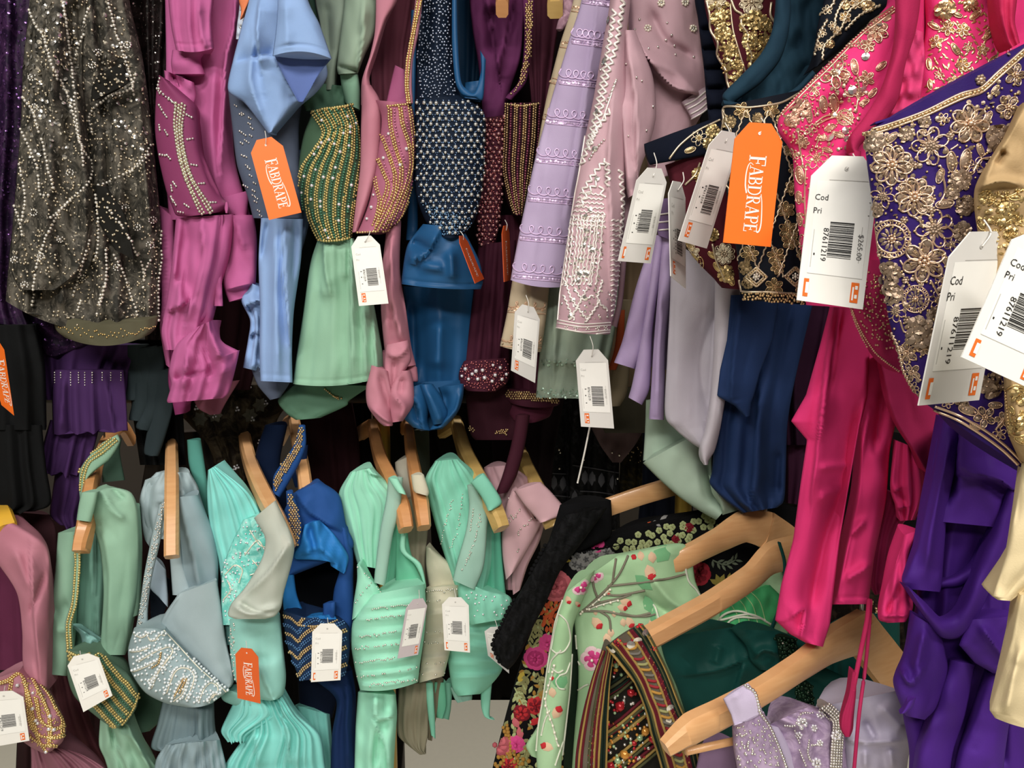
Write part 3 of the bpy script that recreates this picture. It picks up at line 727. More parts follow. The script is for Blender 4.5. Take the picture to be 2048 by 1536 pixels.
# plum and maroon gowns
PLUM = fabric('plum_net', '#5C2450', .75, .3)
MAROON = fabric('maroon_crepe', '#451A2B', .75, .3)
MARD = fabric('dark_maroon_lining', '#260D17', .85, .2)
REDB = gloss('wine_beads', '#B56A6E', .25, .8)
g = thing('plum_gown', 'plum net gown with wine red beaded bodice behind the teal gown', 'gown', (975, 790), 1.12)
cloth(g, 'strap', '938,-20,1050,-20; 945,60,1046,60; 955,120,1040,120; 962,180,1020,180; 966,240,1008,240', 1.12, PLUM, 22, 90, nz=(4, 40), cr='s 22 18: 972,0 990,80 1000,160; r 14 -26: 985,10 992,110; s 20 -14: 1030,0 1012,90 1002,150')
bd = cloth(g, 'bodice', '964,236,1010,230; 966,300,1010,300; 958,380,1006,380; 950,440,1000,440; 955,490,990,494', 1.12, MAROON, 26, 110)
on = Onto(bd)
beads(g, 'wine_crystals', on, scatter('964,240 1010,232 1008,380 1000,450 985,492 955,488 958,380', 10.5, .15, 2), 3.8, gloss('rose_crystal', '#D8A0A0', .2, .75))
beads(g, 'wine_beads', on, scatter('964,240 1010,232 1008,380 1000,450 985,492 955,488 958,380', 6, .3, 6), 1.9, REDB, drop=.2)
cloth(g, 'skirt', '956,490,1032,480; 950,560,1030,560; 938,650,1022,650; 928,735,1018,730', 1.11, fabric('plum_maroon_crepe', '#3E1628', .8, .3), 20, 90, (4, 4, 7), cr='s 16 10: 985,500 975,720; s 14 9: 1005,500 1000,720')
hb = cloth(g, 'beaded_hem', '928,722,1015,716; 918,745,1020,742; 920,768,1014,766; 935,782,990,784', 1.095, MAROON, 24, 80, nz=(2, 20))
on = Onto(hb)
P = scatter('926,724 1015,718 1020,760 985,782 930,772 918,750', 6, .3, 1)
beads(g, 'wine_beads', on, P, 2.1, REDB, drop=.15)
beads(g, 'hem_crystals', on, [(932,738),(952,742),(966,740),(986,730),(1000,735),(925,752),(938,758),(955,758),(990,750),(1003,758),(984,762),(970,755),(945,748),(1012,748)], 4.3, CRYSTAL)
cloth(g, 'lower_fold', '930,778,1022,770; 934,820,1040,820; 940,866,1050,862; 950,880,1040,880', 1.14, fabric('dull_maroon_net', '#35131F', .8, .3), 18, 60, nz=(4, 40))
beads(g, 'gold_hem_beads', Onto(bpy.data.objects['lower_fold']), np.r_[scatter('928,846 950,856 950,866 930,858', 4, .2), scatter('985,864 1016,856 1014,870 990,868', 4, .2)], 2.2, OLDGOLD)

g = thing('maroon_gown', 'maroon gown with gold and maroon striped bodice left of the lavender tunic', 'gown', (1050, 800), 1.12)
cloth(g, 'back_panel', '1040,-20,1125,-20; 1050,100,1110,100; 1062,200,1096,200; 1066,320,1086,300', 1.15, fabric('maroon_net', '#4A2030', .8), 20, 90, (3, 4, 8))
st_ = cloth(g, 'strap', '1044,-20,1070,-20; 1048,60,1066,60; 1046,120,1060,120; 1036,165,1052,165; 1010,195,1024,200', 1.1, PLUM, 8, 14, nz=None, res=4)
beads(g, 'strap_beads', Onto(st_), scatter('1050,0 1066,0 1062,110 1048,165 1020,192 1040,160 1052,100', 4.6, .15, 1), 2.3, OLDGOLD, drop=.04)
bd = cloth(g, 'bodice', '1010,206,1080,204; 1008,270,1078,260; 1006,330,1070,330; 1010,390,1056,390; 1024,430,1044,430', 1.115, MARD, 30, 120)
on = Onto(bd)
st = between('1014,208 1012,280 1010,340 1022,400 1032,430', '1078,208 1075,270 1068,330 1056,390 1046,425', 8)
for k, q in enumerate(st):
    q = arc(q, 5)
    if k % 2 == 0: beads(g, 'gold_bead_row', on, np.r_[q + (-2, 0), q + (2.2, 2.4)], 2.3, OLDGOLD)
    else: beads(g, 'wine_bead_row', on, q, 2.5, gloss('plum_beads', '#8E4A63', .3, .7) if k == 1 else bpy.data.materials['plum_beads'])
beads(g, 'edge_beads', on, crv('1012,208 1045,212 1080,206', 4.4), 2.6, OLDGOLD)
cloth(g, 'skirt', '1000,430,1060,430; 1000,560,1070,560; 1006,680,1100,680; 1012,780,1116,784', 1.15, MAROON, 22, 90, (4, 4, 8))
bn = cloth(g, 'hem_band', '1012,776,1120,784; 1012,796,1120,806; 1020,806,1112,812', 1.13, MAROON, 22, 60, nz=None, sag=(4, 6))
beads(g, 'gold_hem_beads', Onto(bn), scatter('1008,780 1118,784 1118,806 1012,796', 4.8, .1), 2.5, OLDGOLD)
cloth(g, 'under_fold', '1020,808,1108,812; 1016,825,1100,832; 1026,840,1080,842', 1.135, fabric('wine_crepe', '#4E1C30', .8), 14, 40, sag=(0, 5))
cloth(g, 'hanging_tie', '1032,830,1060,830; 1022,890,1050,890; 1005,950,1034,950; 990,990,1015,985', 1.1, fabric('plum_maroon_tie', '#431A29', .7, .3), 12, 24)
# ---------------------------------------------------------------- lower row, from the left
g = thing('rose_gown', 'dusty rose gown with gold beaded bodice at the lower left corner', 'gown', (60, 1536), 1.08)
cloth(g, 'inner_lining', '-30,1060,60,1080; -30,1180,60,1180; -30,1340,70,1340', 1.13, fabric('wine_net_lining', '#5E2442', .8), 10, 40, (2, 3, 4))
cloth(g, 'back_lining', '28,1024,100,1030; 40,1090,114,1080; 70,1300,112,1300', 1.17, fabric('dark_wine_net', '#3C2228', .85), 10, 30, nz=(3, 30))
cloth(g, 'shoulder', '-40,1042,26,1044; -40,1080,86,1082; -10,1120,100,1120; 33,1185,101,1200; 44,1260,100,1270; 46,1330,98,1340; 62,1390,97,1380', 1.07, ROSE, 22, 80, nz=(3, 50), cr='s 18 8: 60,1100 66,1200 80,1360; r 6 -6: 90,1150 60,1230; r 10 6: 30,1100 60,1180')
cup = cloth(g, 'cup', '-30,1365,40,1340; -30,1400,98,1385; 0,1445,128,1440; 55,1490,127,1480; 85,1506,102,1503', 1.055, fabric('rose_cup_net', '#A8707E', .7), 34, 80, nz=(2, 30))
on = Onto(cup)
for s in ('-5,1366 18,1358 34,1347 44,1352 52,1375 60,1400 68,1440 78,1478 92,1500', '60,1350 72,1372 86,1400 98,1430 100,1460 98,1490', '80,1368 98,1390 112,1418 124,1440 124,1470', '52,1368 58,1420 64,1452 82,1470 112,1474 126,1468', '20,1382 24,1360', '60,1470 86,1488 115,1490', '72,1395 82,1440 110,1455 126,1450'):
    q = crv(s, 5); beads(g, 'gold_bead_row', on, np.r_[q + (-2, 0), q + (2.2, 2.4)], 2.4, GOLD)
beads(g, 'crystals', on, [(35,1370),(66,1386),(66,1416),(72,1440),(76,1446),(98,1457),(107,1458),(100,1432),(93,1503)], 3.4, CRYSTAL)
beads(g, 'small_beads', on, scatter('40,1345 95,1385 126,1440 120,1485 90,1500 60,1480', 7, .4), 1.4, GOLD, drop=.3)
cloth(g, 'skirt', '60,1470,120,1495; 62,1510,170,1510; 62,1540,215,1540; 62,1570,225,1570', 1.1, fabric('rose_net', '#94606F', .8), 25, 80, (6, 4, 7))
cloth(g, 'back_skirt', '100,1340,142,1340; 105,1420,170,1420; 120,1490,200,1490; 150,1560,240,1560', 1.2, fabric('wine_back_net', '#5A3038', .85), 20, 60, (6, 4, 7))  # back skirt in a dark wine net

SAGE2 = fabric('soft_sage_crepe', '#8DB79D', .72, .35, col2='#80AA91')
SAGEL = fabric('teal_sage_lining', '#6FA08F', .7, .3)
g = thing('sage_gown', 'sage green gown with gold beaded halter strap and waist, lower left', 'gown', (200, 1536), 1.1)
hs = cloth(g, 'halter_strap', '205,885,236,868; 178,912,240,885; 160,940,218,920; 158,975,180,950; 160,1000,170,985', 1.12, SAGE2, 10, 20, nz=None)
on = Onto(hs)
for d in (-6, 0, 6): beads(g, 'gold_bead_row', on, offset(crv('230,878 205,900 176,922 165,950 162,980', 5), d + 1), 2.5, YELLOWGOLD)
cloth(g, 'strap_back', '215,905,244,875; 205,940,240,905; 205,965,250,960', 1.16, fabric('dark_sage_net', '#3E5A4C', .8), 8, 20)
cloth(g, 'side_panel', '116,1066,160,1062; 110,1140,156,1140; 100,1220,150,1230; 94,1300,146,1300; 90,1348,133,1352', 1.1, SAGE2, 20, 60, nz=(3, 60), cr='r 16 -8: 105,1225 140,1210; r 14 8: 110,1260 140,1258')
cloth(g, 'back_lining', '155,1050,210,1050; 152,1150,212,1150; 148,1240,208,1240; 150,1300,200,1300', 1.13, SAGEL, 12, 30, (3, 3, 5), cr='s 12 8: 178,1060 184,1160 200,1280')
bd = cloth(g, 'shoulder', '160,988,194,985; 158,1020,216,975; 160,1045,262,985; 182,1050,276,1030; 200,1100,278,1120; 207,1180,272,1200; 203,1260,258,1270; 200,1310,250,1310', 1.08, SAGE2, 22, 90, nz=(2, 60),
      cr='r 8 6: 205,985 225,1020 250,1040; r 6 -6: 225,975 248,1000; s 20 8: 205,1060 218,1150 214,1280')
cloth(g, 'shoulder_loop', '162,985,196,984; 157,1012,190,1014; 153,1040,182,1044', 1.045, SAGE2, 8, 30, nz=(1, 30))
cloth(g, 'sleeve', '250,1010,276,1020; 258,1100,280,1100; 252,1180,279,1200; 249,1240,276,1230', 1.09, SAGE2, 12, 40)
cloth(g, 'puckered_lining', '140,1248,170,1262; 160,1270,215,1290; 165,1300,236,1330', 1.085, fabric('aqua_net_lining', '#7FB2AC', .75), 14, 20, nz=(9, 16))
nb = cloth(g, 'neck_band', '148,1066,158,1066; 150,1130,160,1130; 143,1200,155,1205; 130,1245,146,1250; 132,1290,148,1300; 134,1330,160,1320', 1.06, SAGE2, 6, 14, nz=None)
on = Onto(nb)
for d in (-3, 3): beads(g, 'gold_bead_row', on, offset(crv('153,1072 155,1130 149,1205 138,1248 140,1295 144,1322', 5.2), d), 2.5, YELLOWGOLD)
wa = cloth(g, 'beaded_waist', '134,1300,205,1310; 134,1350,256,1345; 150,1395,277,1385; 195,1435,270,1420; 225,1456,252,1448', 1.05, fabric('deep_sage_waist', '#5B7A66', .7), 36, 100, nz=(2, 40))
on = Onto(wa)
for i, q in enumerate(between('140,1310 160,1350 180,1400 205,1432 232,1452', '205,1312 232,1340 248,1365 262,1385 275,1392', 9)):
    q = arc(q + np.stack([np.zeros(60), 6 * np.sin(np.linspace(0, 7, 60))], -1), 5.2)
    if i % 2 == 0: beads(g, 'gold_bead_row', on, np.r_[q + (-1.5, 1.5), q + (2, -1)], 2.5, YELLOWGOLD)
    else: beads(g, 'green_bead_row', on, q, 2.2, bpy.data.materials['green_beads'])
beads(g, 'edge_beads', on, np.r_[crv('136,1302 160,1312 185,1306 204,1312', 4.5), crv('140,1318 165,1322 195,1316', 5), crv('276,1388 264,1420 240,1452 222,1450', 5)], 2.8, YELLOWGOLD)
cloth(g, 'skirt', '200,1440,262,1450; 198,1490,290,1500; 210,1520,310,1530; 225,1570,330,1570', 1.08, SAGE2, 22, 80, (3, 4, 7), nz=(5, 30), cr='r 6 -9: 220,1450 240,1500; r 8 9: 250,1460 290,1510')
cloth(g, 'back_skirt', '255,1330,300,1340; 265,1390,325,1400; 255,1455,320,1440; 262,1470,300,1462', 1.14, fabric('dark_sage_back', '#4B6B58', .8), 14, 50)

ICE = gloss('ice_white_beads', '#E2E9EB', .25, .3)
DBL = fabric('dusty_blue_crepe', '#A3B6BB', .72, .35, col2='#98ABB0')
DBD = fabric('dusty_blue_net', '#8CA3AB', .8, .3)
g = thing('dusty_blue_gown', 'pale dusty blue gown with paisley beaded bodice on a hanger, lower row', 'gown', (370, 1536), 1.08)
cloth(g, 'back_strap', '290,960,330,950; 280,1000,320,990; 285,1060,310,1060; 290,1080,300,1095', 1.12, DBL, 12, 40, cr='r 8 -10: 300,960 295,1060')
cloth(g, 'neckline', '312,945,380,945; 285,975,398,980; 278,1020,396,1030; 290,1055,370,1060; 300,1075,340,1080', 1.13, DBL, 32, 60, (4, 5, 5), cr='r 6 9: 320,985 350,975 380,995; r 6 9: 310,1005 350,992 388,1012', nz=(3, 30))
cloth(g, 'dark_opening', '296,1150,340,1160; 300,1200,336,1200; 302,1245,322,1245', 1.13, fabric('blue_black_opening_shade', '#1C2430', .85), -6, 20)  # dark sheet stands for the shade inside the opening
cloth(g, 'lining_flap', '305,1110,332,1140; 298,1170,336,1190; 318,1195,336,1215', 1.1, fabric('pale_blue_lining', '#A9BCCB', .7), 6, 14)
sp = cloth(g, 'beaded_strap', '318,1010,334,1000; 302,1080,320,1085; 288,1150,304,1155; 280,1210,296,1215; 272,1255,296,1262', 1.07, DBL, 8, 18, nz=(1, 20))
on = Onto(sp)
beads(g, 'strap_beads', on, scatter('322,1005 330,1005 316,1085 300,1155 292,1215 280,1255 278,1235 290,1150 306,1080', 5.5, .3), 2.0, SILVER)
cloth(g, 'sheer_panel', '352,995,396,990; 352,1080,425,1060; 356,1150,436,1120; 375,1195,436,1170', 1.085, DBD, 18, 60, nz=(3, 50), cr='s 24 9: 356,1000 385,1110 398,1190')
cloth(g, 'front_strap', '334,1060,356,1060; 340,1120,366,1130; 345,1190,385,1192', 1.075, DBL, 8, 20)
cloth(g, 'front_panel', '356,1188,434,1160; 322,1246,442,1210; 352,1285,452,1280; 398,1330,463,1330; 440,1372,467,1362; 452,1378,462,1374', 1.06, DBL, 16, 70, nz=(2, 70), cr='r 4 5: 358,1190 340,1215 322,1246')
cup = cloth(g, 'cup', '268,1256,330,1258; 256,1300,360,1292; 262,1345,402,1334; 290,1385,440,1368; 330,1406,456,1380; 370,1414,425,1406', 1.045, fabric('dusty_blue_cup', '#97ADB2', .7), 42, 90, nz=(1.5, 40), sag=(0, 4))
on = Onto(cup)
for s in ('270,1265 285,1272 295,1262 305,1280 318,1265 330,1268', '275,1320 300,1305 320,1295 338,1290 350,1300 340,1320 320,1345 300,1365', '330,1385 345,1345 360,1332 380,1335 392,1350 388,1375 375,1400', '345,1395 360,1360 372,1352 378,1362 368,1390 350,1405',
          '395,1400 405,1375 420,1362 435,1368 440,1380 428,1398', '262,1300 280,1298 300,1290', '265,1340 290,1330 315,1318', '300,1375 315,1340 335,1310', '415,1400 425,1385 440,1385', '330,1258 360,1290 400,1333 440,1368 454,1380'):
    q = crv(s, 7); beads(g, 'bead_strings', on, q, 3.0, ICE, drop=.05); tubes(g, 'stitched_cord', on, [offset(q, 4)], 1.2, PEARL)
beads(g, 'gold_beads', on, np.r_[crv('322,1305 318,1325 305,1335', 4), crv('368,1355 358,1375 350,1390', 4), crv('372,1358 360,1385', 4)], 2.3, OLDGOLD)
P = scatter('265,1262 330,1262 455,1378 420,1405 330,1402 265,1345', 9, .4)
beads(g, 'scattered_beads', on, P, 2.4, ICE, drop=.3)
cloth(g, 'skirt', '325,1405,428,1404; 314,1450,430,1450; 302,1495,436,1492; 330,1505,430,1505', 1.09, fabric('grey_blue_net', '#748A90', .8, .3), 26, 80, (11, 3, 6), cr='s 22 12: 395,1410 400,1490')
cloth(g, 'lower_flounce', '330,1490,440,1480; 312,1520,450,1520; 305,1570,460,1570', 1.06, DBD, 24, 80, (7, 4, 7), nz=(6, 30))

AQ = fabric('aqua_chiffon', '#84DAD2', .7, .35, col2='#74CBC3')
AQL = lace('aqua_lace', '#6FC9BE', '#A4E6DC', 70, .45, .6, .6)
ORG_ = fabric('ivory_organza', '#CBD2C6', .6, .3, alpha=.8)
g = thing('aqua_gown', 'bright aqua chiffon gown with ivory organza loop and orange tag, lower row', 'gown', (530, 1536), 1.08)
cloth(g, 'strap', '374,880,402,880; 378,930,408,920; 395,990,418,990; 410,1030,420,1030', 1.17, fabric('teal_net', '#4F9B8E', .7), 10, 30)
sh = cloth(g, 'shoulder', '416,940,432,932; 414,990,500,985; 420,1060,540,1060; 436,1120,548,1110; 445,1180,545,1170; 455,1240,550,1230', 1.09, AQ, 34, 90, (7, 4, 4), nz=(2, 40))
lc = cloth(g, 'lace_panel', '486,1040,520,1030; 462,1090,545,1070; 445,1140,548,1120; 442,1200,520,1190; 446,1250,480,1250', 1.06, AQL, 18, 30, nz=(3, 20))
on = Onto(lc, sh)
beads(g, 'lace_crystals', on, scatter('490,1045 520,1040 545,1090 545,1120 480,1150 470,1240 446,1240 444,1140 462,1090', 9, .45), 2.1, CRYSTAL, drop=.35)
tubes(g, 'lace_cords', on, [crv(s) for s in ('450,1150 470,1130 485,1140 478,1165', '490,1110 515,1080 530,1100', '500,1060 520,1090 540,1095', '446,1200 462,1180 455,1160', '505,1120 520,1140 500,1150')], 1.3, PEARL)
cloth(g, 'sheer_side_net', '442,1150,475,1150; 446,1220,462,1230; 452,1290,462,1290', 1.075, fabric('grey_teal_net', '#5C8F8C', .8), 8, 20)  # narrow grey teal net strip at the left edge
cloth(g, 'organza_loop', '508,1036,552,1000; 530,1076,586,1078; 524,1116,586,1116; 492,1172,568,1184; 464,1205,562,1215; 456,1230,550,1232; 470,1238,530,1238', 1.0, ORG_, 20, 30, nz=(3, 40),
      cr='r 8 9: 465,1210 500,1228 555,1215; s 14 8: 575,1090 540,1140 490,1190; r 5 -6: 480,1205 510,1222 550,1225')
bd = cloth(g, 'bodice', '458,1238,560,1228; 460,1300,566,1290; 470,1360,572,1350; 500,1394,568,1385; 540,1402,556,1398', 1.05, fabric('pale_aqua_satin', '#93D5CA', .5, .3), 34, 90, nz=(2, 60), cr='r 26 -8: 520,1260 530,1330; s 10 6: 520,1340 545,1396')
beads(g, 'edge_crystals', Onto(bd), scatter('458,1245 470,1245 470,1330 476,1390 468,1390 460,1320', 6, .4), 2.1, SILVER, drop=.2)
cloth(g, 'waist_net', '440,1375,505,1395; 445,1400,535,1400; 470,1412,530,1410', 1.06, fabric('aqua_net', '#7FB9AF', .7), 10, 40)
cloth(g, 'upper_flounce', '470,1400,540,1400; 455,1430,560,1430; 442,1462,500,1468; 455,1484,490,1484', 1.065, AQ, 20, 60, (7, 4, 8), scal=6)
cloth(g, 'flounce', '500,1392,570,1388; 500,1430,600,1430; 490,1470,640,1470; 450,1530,650,1530; 440,1580,660,1580', 1.075, AQ, 30, 80, (9, 5, 9), cr='s 24 10: 560,1400 575,1480 580,1536; s 20 8: 510,1470 516,1536')
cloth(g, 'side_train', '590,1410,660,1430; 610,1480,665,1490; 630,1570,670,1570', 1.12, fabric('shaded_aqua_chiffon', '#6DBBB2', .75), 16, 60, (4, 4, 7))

RB = fabric('royal_blue_crepe', '#1D4F94', .7, .35)
RBN = fabric('navy_crepe', '#122B57', .75, .3)
BRB = fabric('bright_blue_satin', '#1479C4', .45, .2)
g = thing('royal_blue_gown', 'royal blue gown with gold halter strap and open neckline filled with black for shade, lower row', 'gown', (640, 1536), 1.08)
hs = cloth(g, 'halter_strap', '598,850,611,852; 590,885,612,890; 572,915,600,925; 548,950,578,965; 545,985,560,995', 1.1, RB, 8, 16, nz=None)
on = Onto(hs)
beads(g, 'gold_beads', on, scatter('600,852 608,856 604,890 590,918 568,950 552,985 547,965 562,930 588,895', 4.6, .1), 2.5, OLDGOLD)
cloth(g, 'back_panel', '530,850,575,850; 510,920,560,930; 530,1000,580,1000; 550,1080,590,1080', 1.2, fabric('blue_black_crepe', '#0E1F3D', .8), 18, 60)
cloth(g, 'strap_back', '590,900,616,890; 580,935,614,930; 590,975,620,975', 1.14, RBN, 8, 20)
cloth(g, 'neck_opening', '595,1110,680,1105; 584,1150,690,1150; 590,1200,680,1210; 600,1250,670,1250', 1.13, fabric('black_opening_shade', '#05070E', .9, 0), -10, 30)  # black sheet stands for the dark hole of the neckline
cloth(g, 'shoulder', '585,988,640,962; 565,1030,678,990; 560,1080,692,1050; 566,1110,702,1100; 566,1150,588,1150', 1.08, RB, 30, 80, nz=(2, 50), cr='s 16 8: 600,1000 625,1030 680,1060')
cloth(g, 'side_front', '678,1050,694,1060; 684,1120,704,1110; 668,1180,707,1190; 664,1230,706,1240; 660,1290,700,1290', 1.075, RB, 14, 70, nz=(2, 40))
cloth(g, 'lining_ruffle', '608,1050,640,1040; 596,1090,668,1068; 590,1118,696,1110; 652,1118,692,1140; 662,1132,688,1148', 1.055, BRB, 18, 26, nz=(6, 24), cr='r 6 -8: 620,1050 630,1100; s 10 8: 596,1110 640,1098 668,1124')
cloth(g, 'left_facing', '568,1150,588,1150; 566,1200,594,1190; 570,1228,610,1225; 590,1245,640,1240', 1.065, BRB, 12, 30, nz=(4, 24))
cloth(g, 'bottom_facing', '600,1235,668,1228; 610,1252,680,1248', 1.05, BRB, 8, 20, nz=(5, 14))
cloth(g, 'bow_tab', '646,1208,672,1204; 646,1240,670,1240', 1.05, RB, 6, 14, nz=(4, 14))
gb = cloth(g, 'gold_edging', '572,982,586,985; 574,1020,596,1015; 576,1060,604,1050; 586,1095,600,1090', 1.045, RB, 8, 20, nz=None)
beads(g, 'gold_beads', Onto(gb), scatter('575,985 584,990 596,1020 602,1050 596,1090 588,1090 580,1050', 5, .1), 2.5, OLDGOLD)
wa = cloth(g, 'beaded_waist', '566,1222,612,1236; 568,1250,690,1244; 574,1290,700,1280; 588,1330,698,1318; 600,1362,690,1350', 1.045, fabric('deep_blue_waist', '#1B3358', .7), 32, 80, nz=(1.5, 40))
on = Onto(wa)
for i in range(9):
    y = 1232 + i * 17
    q = arc(crv(f'568,{y} 582,{y+4} 596,{y+16} 606,{y+4} 630,{y-10} 660,{y+4} 690,{y-6}'), 4.6)
    if i % 2 == 0: beads(g, 'gold_bead_row', on, np.r_[q + (0, -2), q + (2, 2)], 2.4, OLDGOLD)
    else: beads(g, 'blue_bead_row', on, np.r_[q + (0, -2), q + (2, 2)], 2.4, gloss('steel_blue_beads', '#4F74A0', .3, .7) if i == 1 else bpy.data.materials['steel_blue_beads'])
beads(g, 'edge_beads', on, crv('600,1250 630,1252 660,1246 682,1238', 4.5), 2.6, OLDGOLD)
cloth(g, 'underskirt', '595,1355,690,1350; 600,1420,672,1410; 615,1440,665,1436', 1.13, fabric('blue_black_net', '#0A1326', .85, .1), 12, 40)
cloth(g, 'skirt', '630,1360,705,1340; 672,1400,712,1390; 664,1470,712,1470; 660,1570,725,1570', 1.09, RBN, 22, 80, (2, 3, 6), cr='s 16 9: 690,1380 695,1536')

MINT = fabric('mint_chiffon', '#98DFC2', .7, .35, col2='#88CFB3')
MINTN = fabric('sheer_mint_net', '#A9D5C4', .65, .3, alpha=.75)
MINTD = fabric('deep_mint_lining', '#6CC3A0', .7, .3)
g = thing('mint_gown', 'mint green gown with silver striped pleats, left of the two mint gowns', 'gown', (770, 1536), 1.08)
cloth(g, 'back_drape', '700,945,745,935; 678,985,770,960; 682,1030,800,1000; 700,1080,780,1080; 715,1130,770,1140', 1.1, MINT, 40, 90, (8, 4, 4), nz=(2, 40), cr='s 14 10: 740,945 775,960 790,985')
cloth(g, 'inner_back', '770,1020,812,1030; 776,1090,806,1100; 768,1170,792,1182', 1.11, MINTD, 14, 30, (2, 3, 4))
cloth(g, 'strap', '776,958,806,955; 772,1000,800,1020; 760,1060,786,1070; 750,1140,774,1150; 748,1165,770,1172', 1.04, MINTN, 8, 16, nz=None)
cloth(g, 'hanger_loop', '776,956,796,958; 790,978,808,980; 796,985,812,990', 1.02, MINT, 6, 30, nz=None)
on = Onto(bpy.data.objects['strap.002'] if 'strap.002' in bpy.data.objects else bpy.data.objects['strap'])
cloth(g, 'inner_cup', '794,1040,812,1035; 792,1100,822,1106; 790,1180,850,1172', 1.08, MINTD, 12, 40, nz=(3, 30))
cp = cloth(g, 'cup_edge', '806,1045,814,1045; 800,1100,812,1100; 830,1130,842,1128; 846,1165,852,1170; 840,1180,850,1180', 1.06, MINT, 5, 14, nz=None)
wr = cloth(g, 'wrap_front', '714,1130,722,1130; 714,1160,745,1160; 708,1200,762,1190; 704,1240,716,1232', 1.045, MINT, 16, 50, nz=(1.5, 30))
bd = cloth(g, 'bodice', '742,1190,850,1168; 708,1236,852,1226; 702,1288,848,1276; 710,1340,841,1322; 720,1380,836,1364', 1.045, MINT, 40, 100, nz=(1.2, 60), sag=(0, 8),
      cr=';'.join(f's 11 5: 862,{y-16} 790,{y-2} 690,{y+6}' for y in (1208, 1232, 1264, 1290, 1318, 1345, 1366)))
on = Onto(bd, wr)
for y, a, b_, dr in ((1214, 745, 848, .25), (1234, 730, 806, .1), (1266, 720, 840, .55), (1290, 712, 800, .35), (1318, 712, 790, .15), (1346, 715, 836, .7), (1366, 740, 834, .1)):
    x = np.arange(a, b_, 4.2); beads(g, 'sequin_row', on, np.stack([x, y - (x - 770) * .13 + rng.normal(0, 1.2, len(x))], -1), 2.0, SILVER, drop=dr)
beads(g, 'edge_beads', on, np.r_[crv('716,1134 730,1148 748,1166 760,1184', 6), crv('742,1166 725,1185 712,1205', 6)], 1.9, SILVER, drop=.15)
cloth(g, 'skirt', '716,1384,792,1390; 712,1440,794,1430; 710,1490,790,1490; 708,1570,786,1570', 1.07, MINT, 26, 80, (2, 4, 7), cr='s 22 14: 750,1390 748,1420 760,1440 792,1428; s 14 10: 745,1440 770,1490 775,1536; r 8 -10: 765,1440 748,1536', nz=(3, 40))

CRM = fabric('ivory_chiffon', '#D3CDB6', .72, .3, col2='#C5BEA6')
CRN = fabric('sheer_ivory_net', '#B4AC92', .7, .3, alpha=.85)
g = thing('ivory_gown', 'ivory pleated gown between the two mint gowns, lower row', 'gown', (850, 1510), 1.1)
cloth(g, 'shoulder', '790,925,820,912; 792,950,838,940; 800,1000,842,1000; 806,1040,830,1040', 1.17, fabric('grey_ivory_chiffon', '#B5B2A2', .75), 18, 50)
cloth(g, 'hanger_loop', '822,950,848,950; 826,978,858,982; 830,985,856,992', 1.05, CRM, 8, 30, nz=None)
cloth(g, 'back_net', '806,1000,858,992; 808,1060,856,1060; 812,1120,850,1120; 830,1160,852,1170', 1.14, CRN, 10, 40, (2, 3, 5))
cloth(g, 'cup_lining', '852,1094,862,1096; 852,1130,900,1126; 858,1172,928,1154; 862,1180,920,1174', 1.1, fabric('ivory_cup_satin', '#C9C4AB', .55), 14, 40, nz=(3, 40))
bd = cloth(g, 'bodice', '852,1176,922,1170; 848,1240,912,1230; 844,1300,902,1294; 838,1366,888,1352', 1.09, CRM, 24, 60, nz=(1, 40), cr=';'.join(f's 10 3: 930,{y-4} 880,{y} 836,{y+3}' for y in (1200, 1225, 1262, 1285, 1312, 1340)))
on = Onto(bd)
for y, dr in ((1182, .15), (1202, .7), (1264, .75), (1285, .4), (1327, .7), (1347, .7)):
    x = np.arange(846, 916, 4.2); beads(g, 'sequin_row', on, np.stack([x, y - (x - 870) * .08 + rng.normal(0, 1.2, len(x))], -1), 2.0, SILVER, drop=dr)
cloth(g, 'skirt', '798,1372,870,1362; 794,1430,858,1430; 796,1470,856,1470; 815,1490,850,1500; 840,1510,852,1508', 1.13, fabric('olive_ivory_net', '#8D8770', .8), 18, 60, (4, 4, 8), nz=(6, 34))
cloth(g, 'skirt_tail', '840,1365,888,1358; 846,1420,876,1420; 850,1450,868,1455; 856,1480,864,1482', 1.14, fabric('brown_ivory_net', '#7C745E', .8), 10, 40, (2, 3, 5))

MINT2 = fabric('turquoise_mint_chiffon', '#84D2B8', .7, .35, col2='#74C3A8')
g = thing('mint_gown', 'mint green gown with diagonal silver lines, right of the two mint gowns', 'gown', (950, 1440), 1.1)
sh = cloth(g, 'shoulder', '870,922,920,918; 850,960,950,945; 860,1010,978,990; 876,1070,990,1060; 895,1130,985,1130; 915,1190,970,1190', 1.1, MINT2, 40, 90, (7, 4, 4), nz=(2, 40))
cloth(g, 'inner_lining', '968,1030,1000,1020; 962,1100,1004,1100; 955,1190,1012,1190; 965,1215,1018,1205', 1.1, fabric('deep_mint_satin', '#57B596', .6), 12, 30, (2, 4, 5))
fp = cloth(g, 'folded_strap', '941,966,968,946; 960,990,984,968; 972,1012,1004,1004; 976,1022,986,1020', 1.02, MINT2, 8, 26, nz=None)
s2 = cloth(g, 'sheer_strap', '934,970,952,975; 938,1010,974,1020; 932,1060,974,1060; 915,1120,968,1130; 905,1160,950,1180', 1.05, MINTN, 10, 20, nz=(1, 30))
on = Onto(s2, sh)
for s in ('905,1000 890,1050 882,1090', '960,1030 950,1080 935,1120', '925,990 915,1060 900,1100', '940,1110 925,1140', '946,1020 940,1060'):
    beads(g, 'sequin_row', on, crv(s, 4), 1.7, SILVER, jit=1.2, drop=.2)
cu = cloth(g, 'cup', '918,1150,960,1180; 916,1190,1015,1190; 925,1220,1024,1208; 940,1250,1010,1238', 1.07, MINT2, 26, 60, nz=(5, 22))
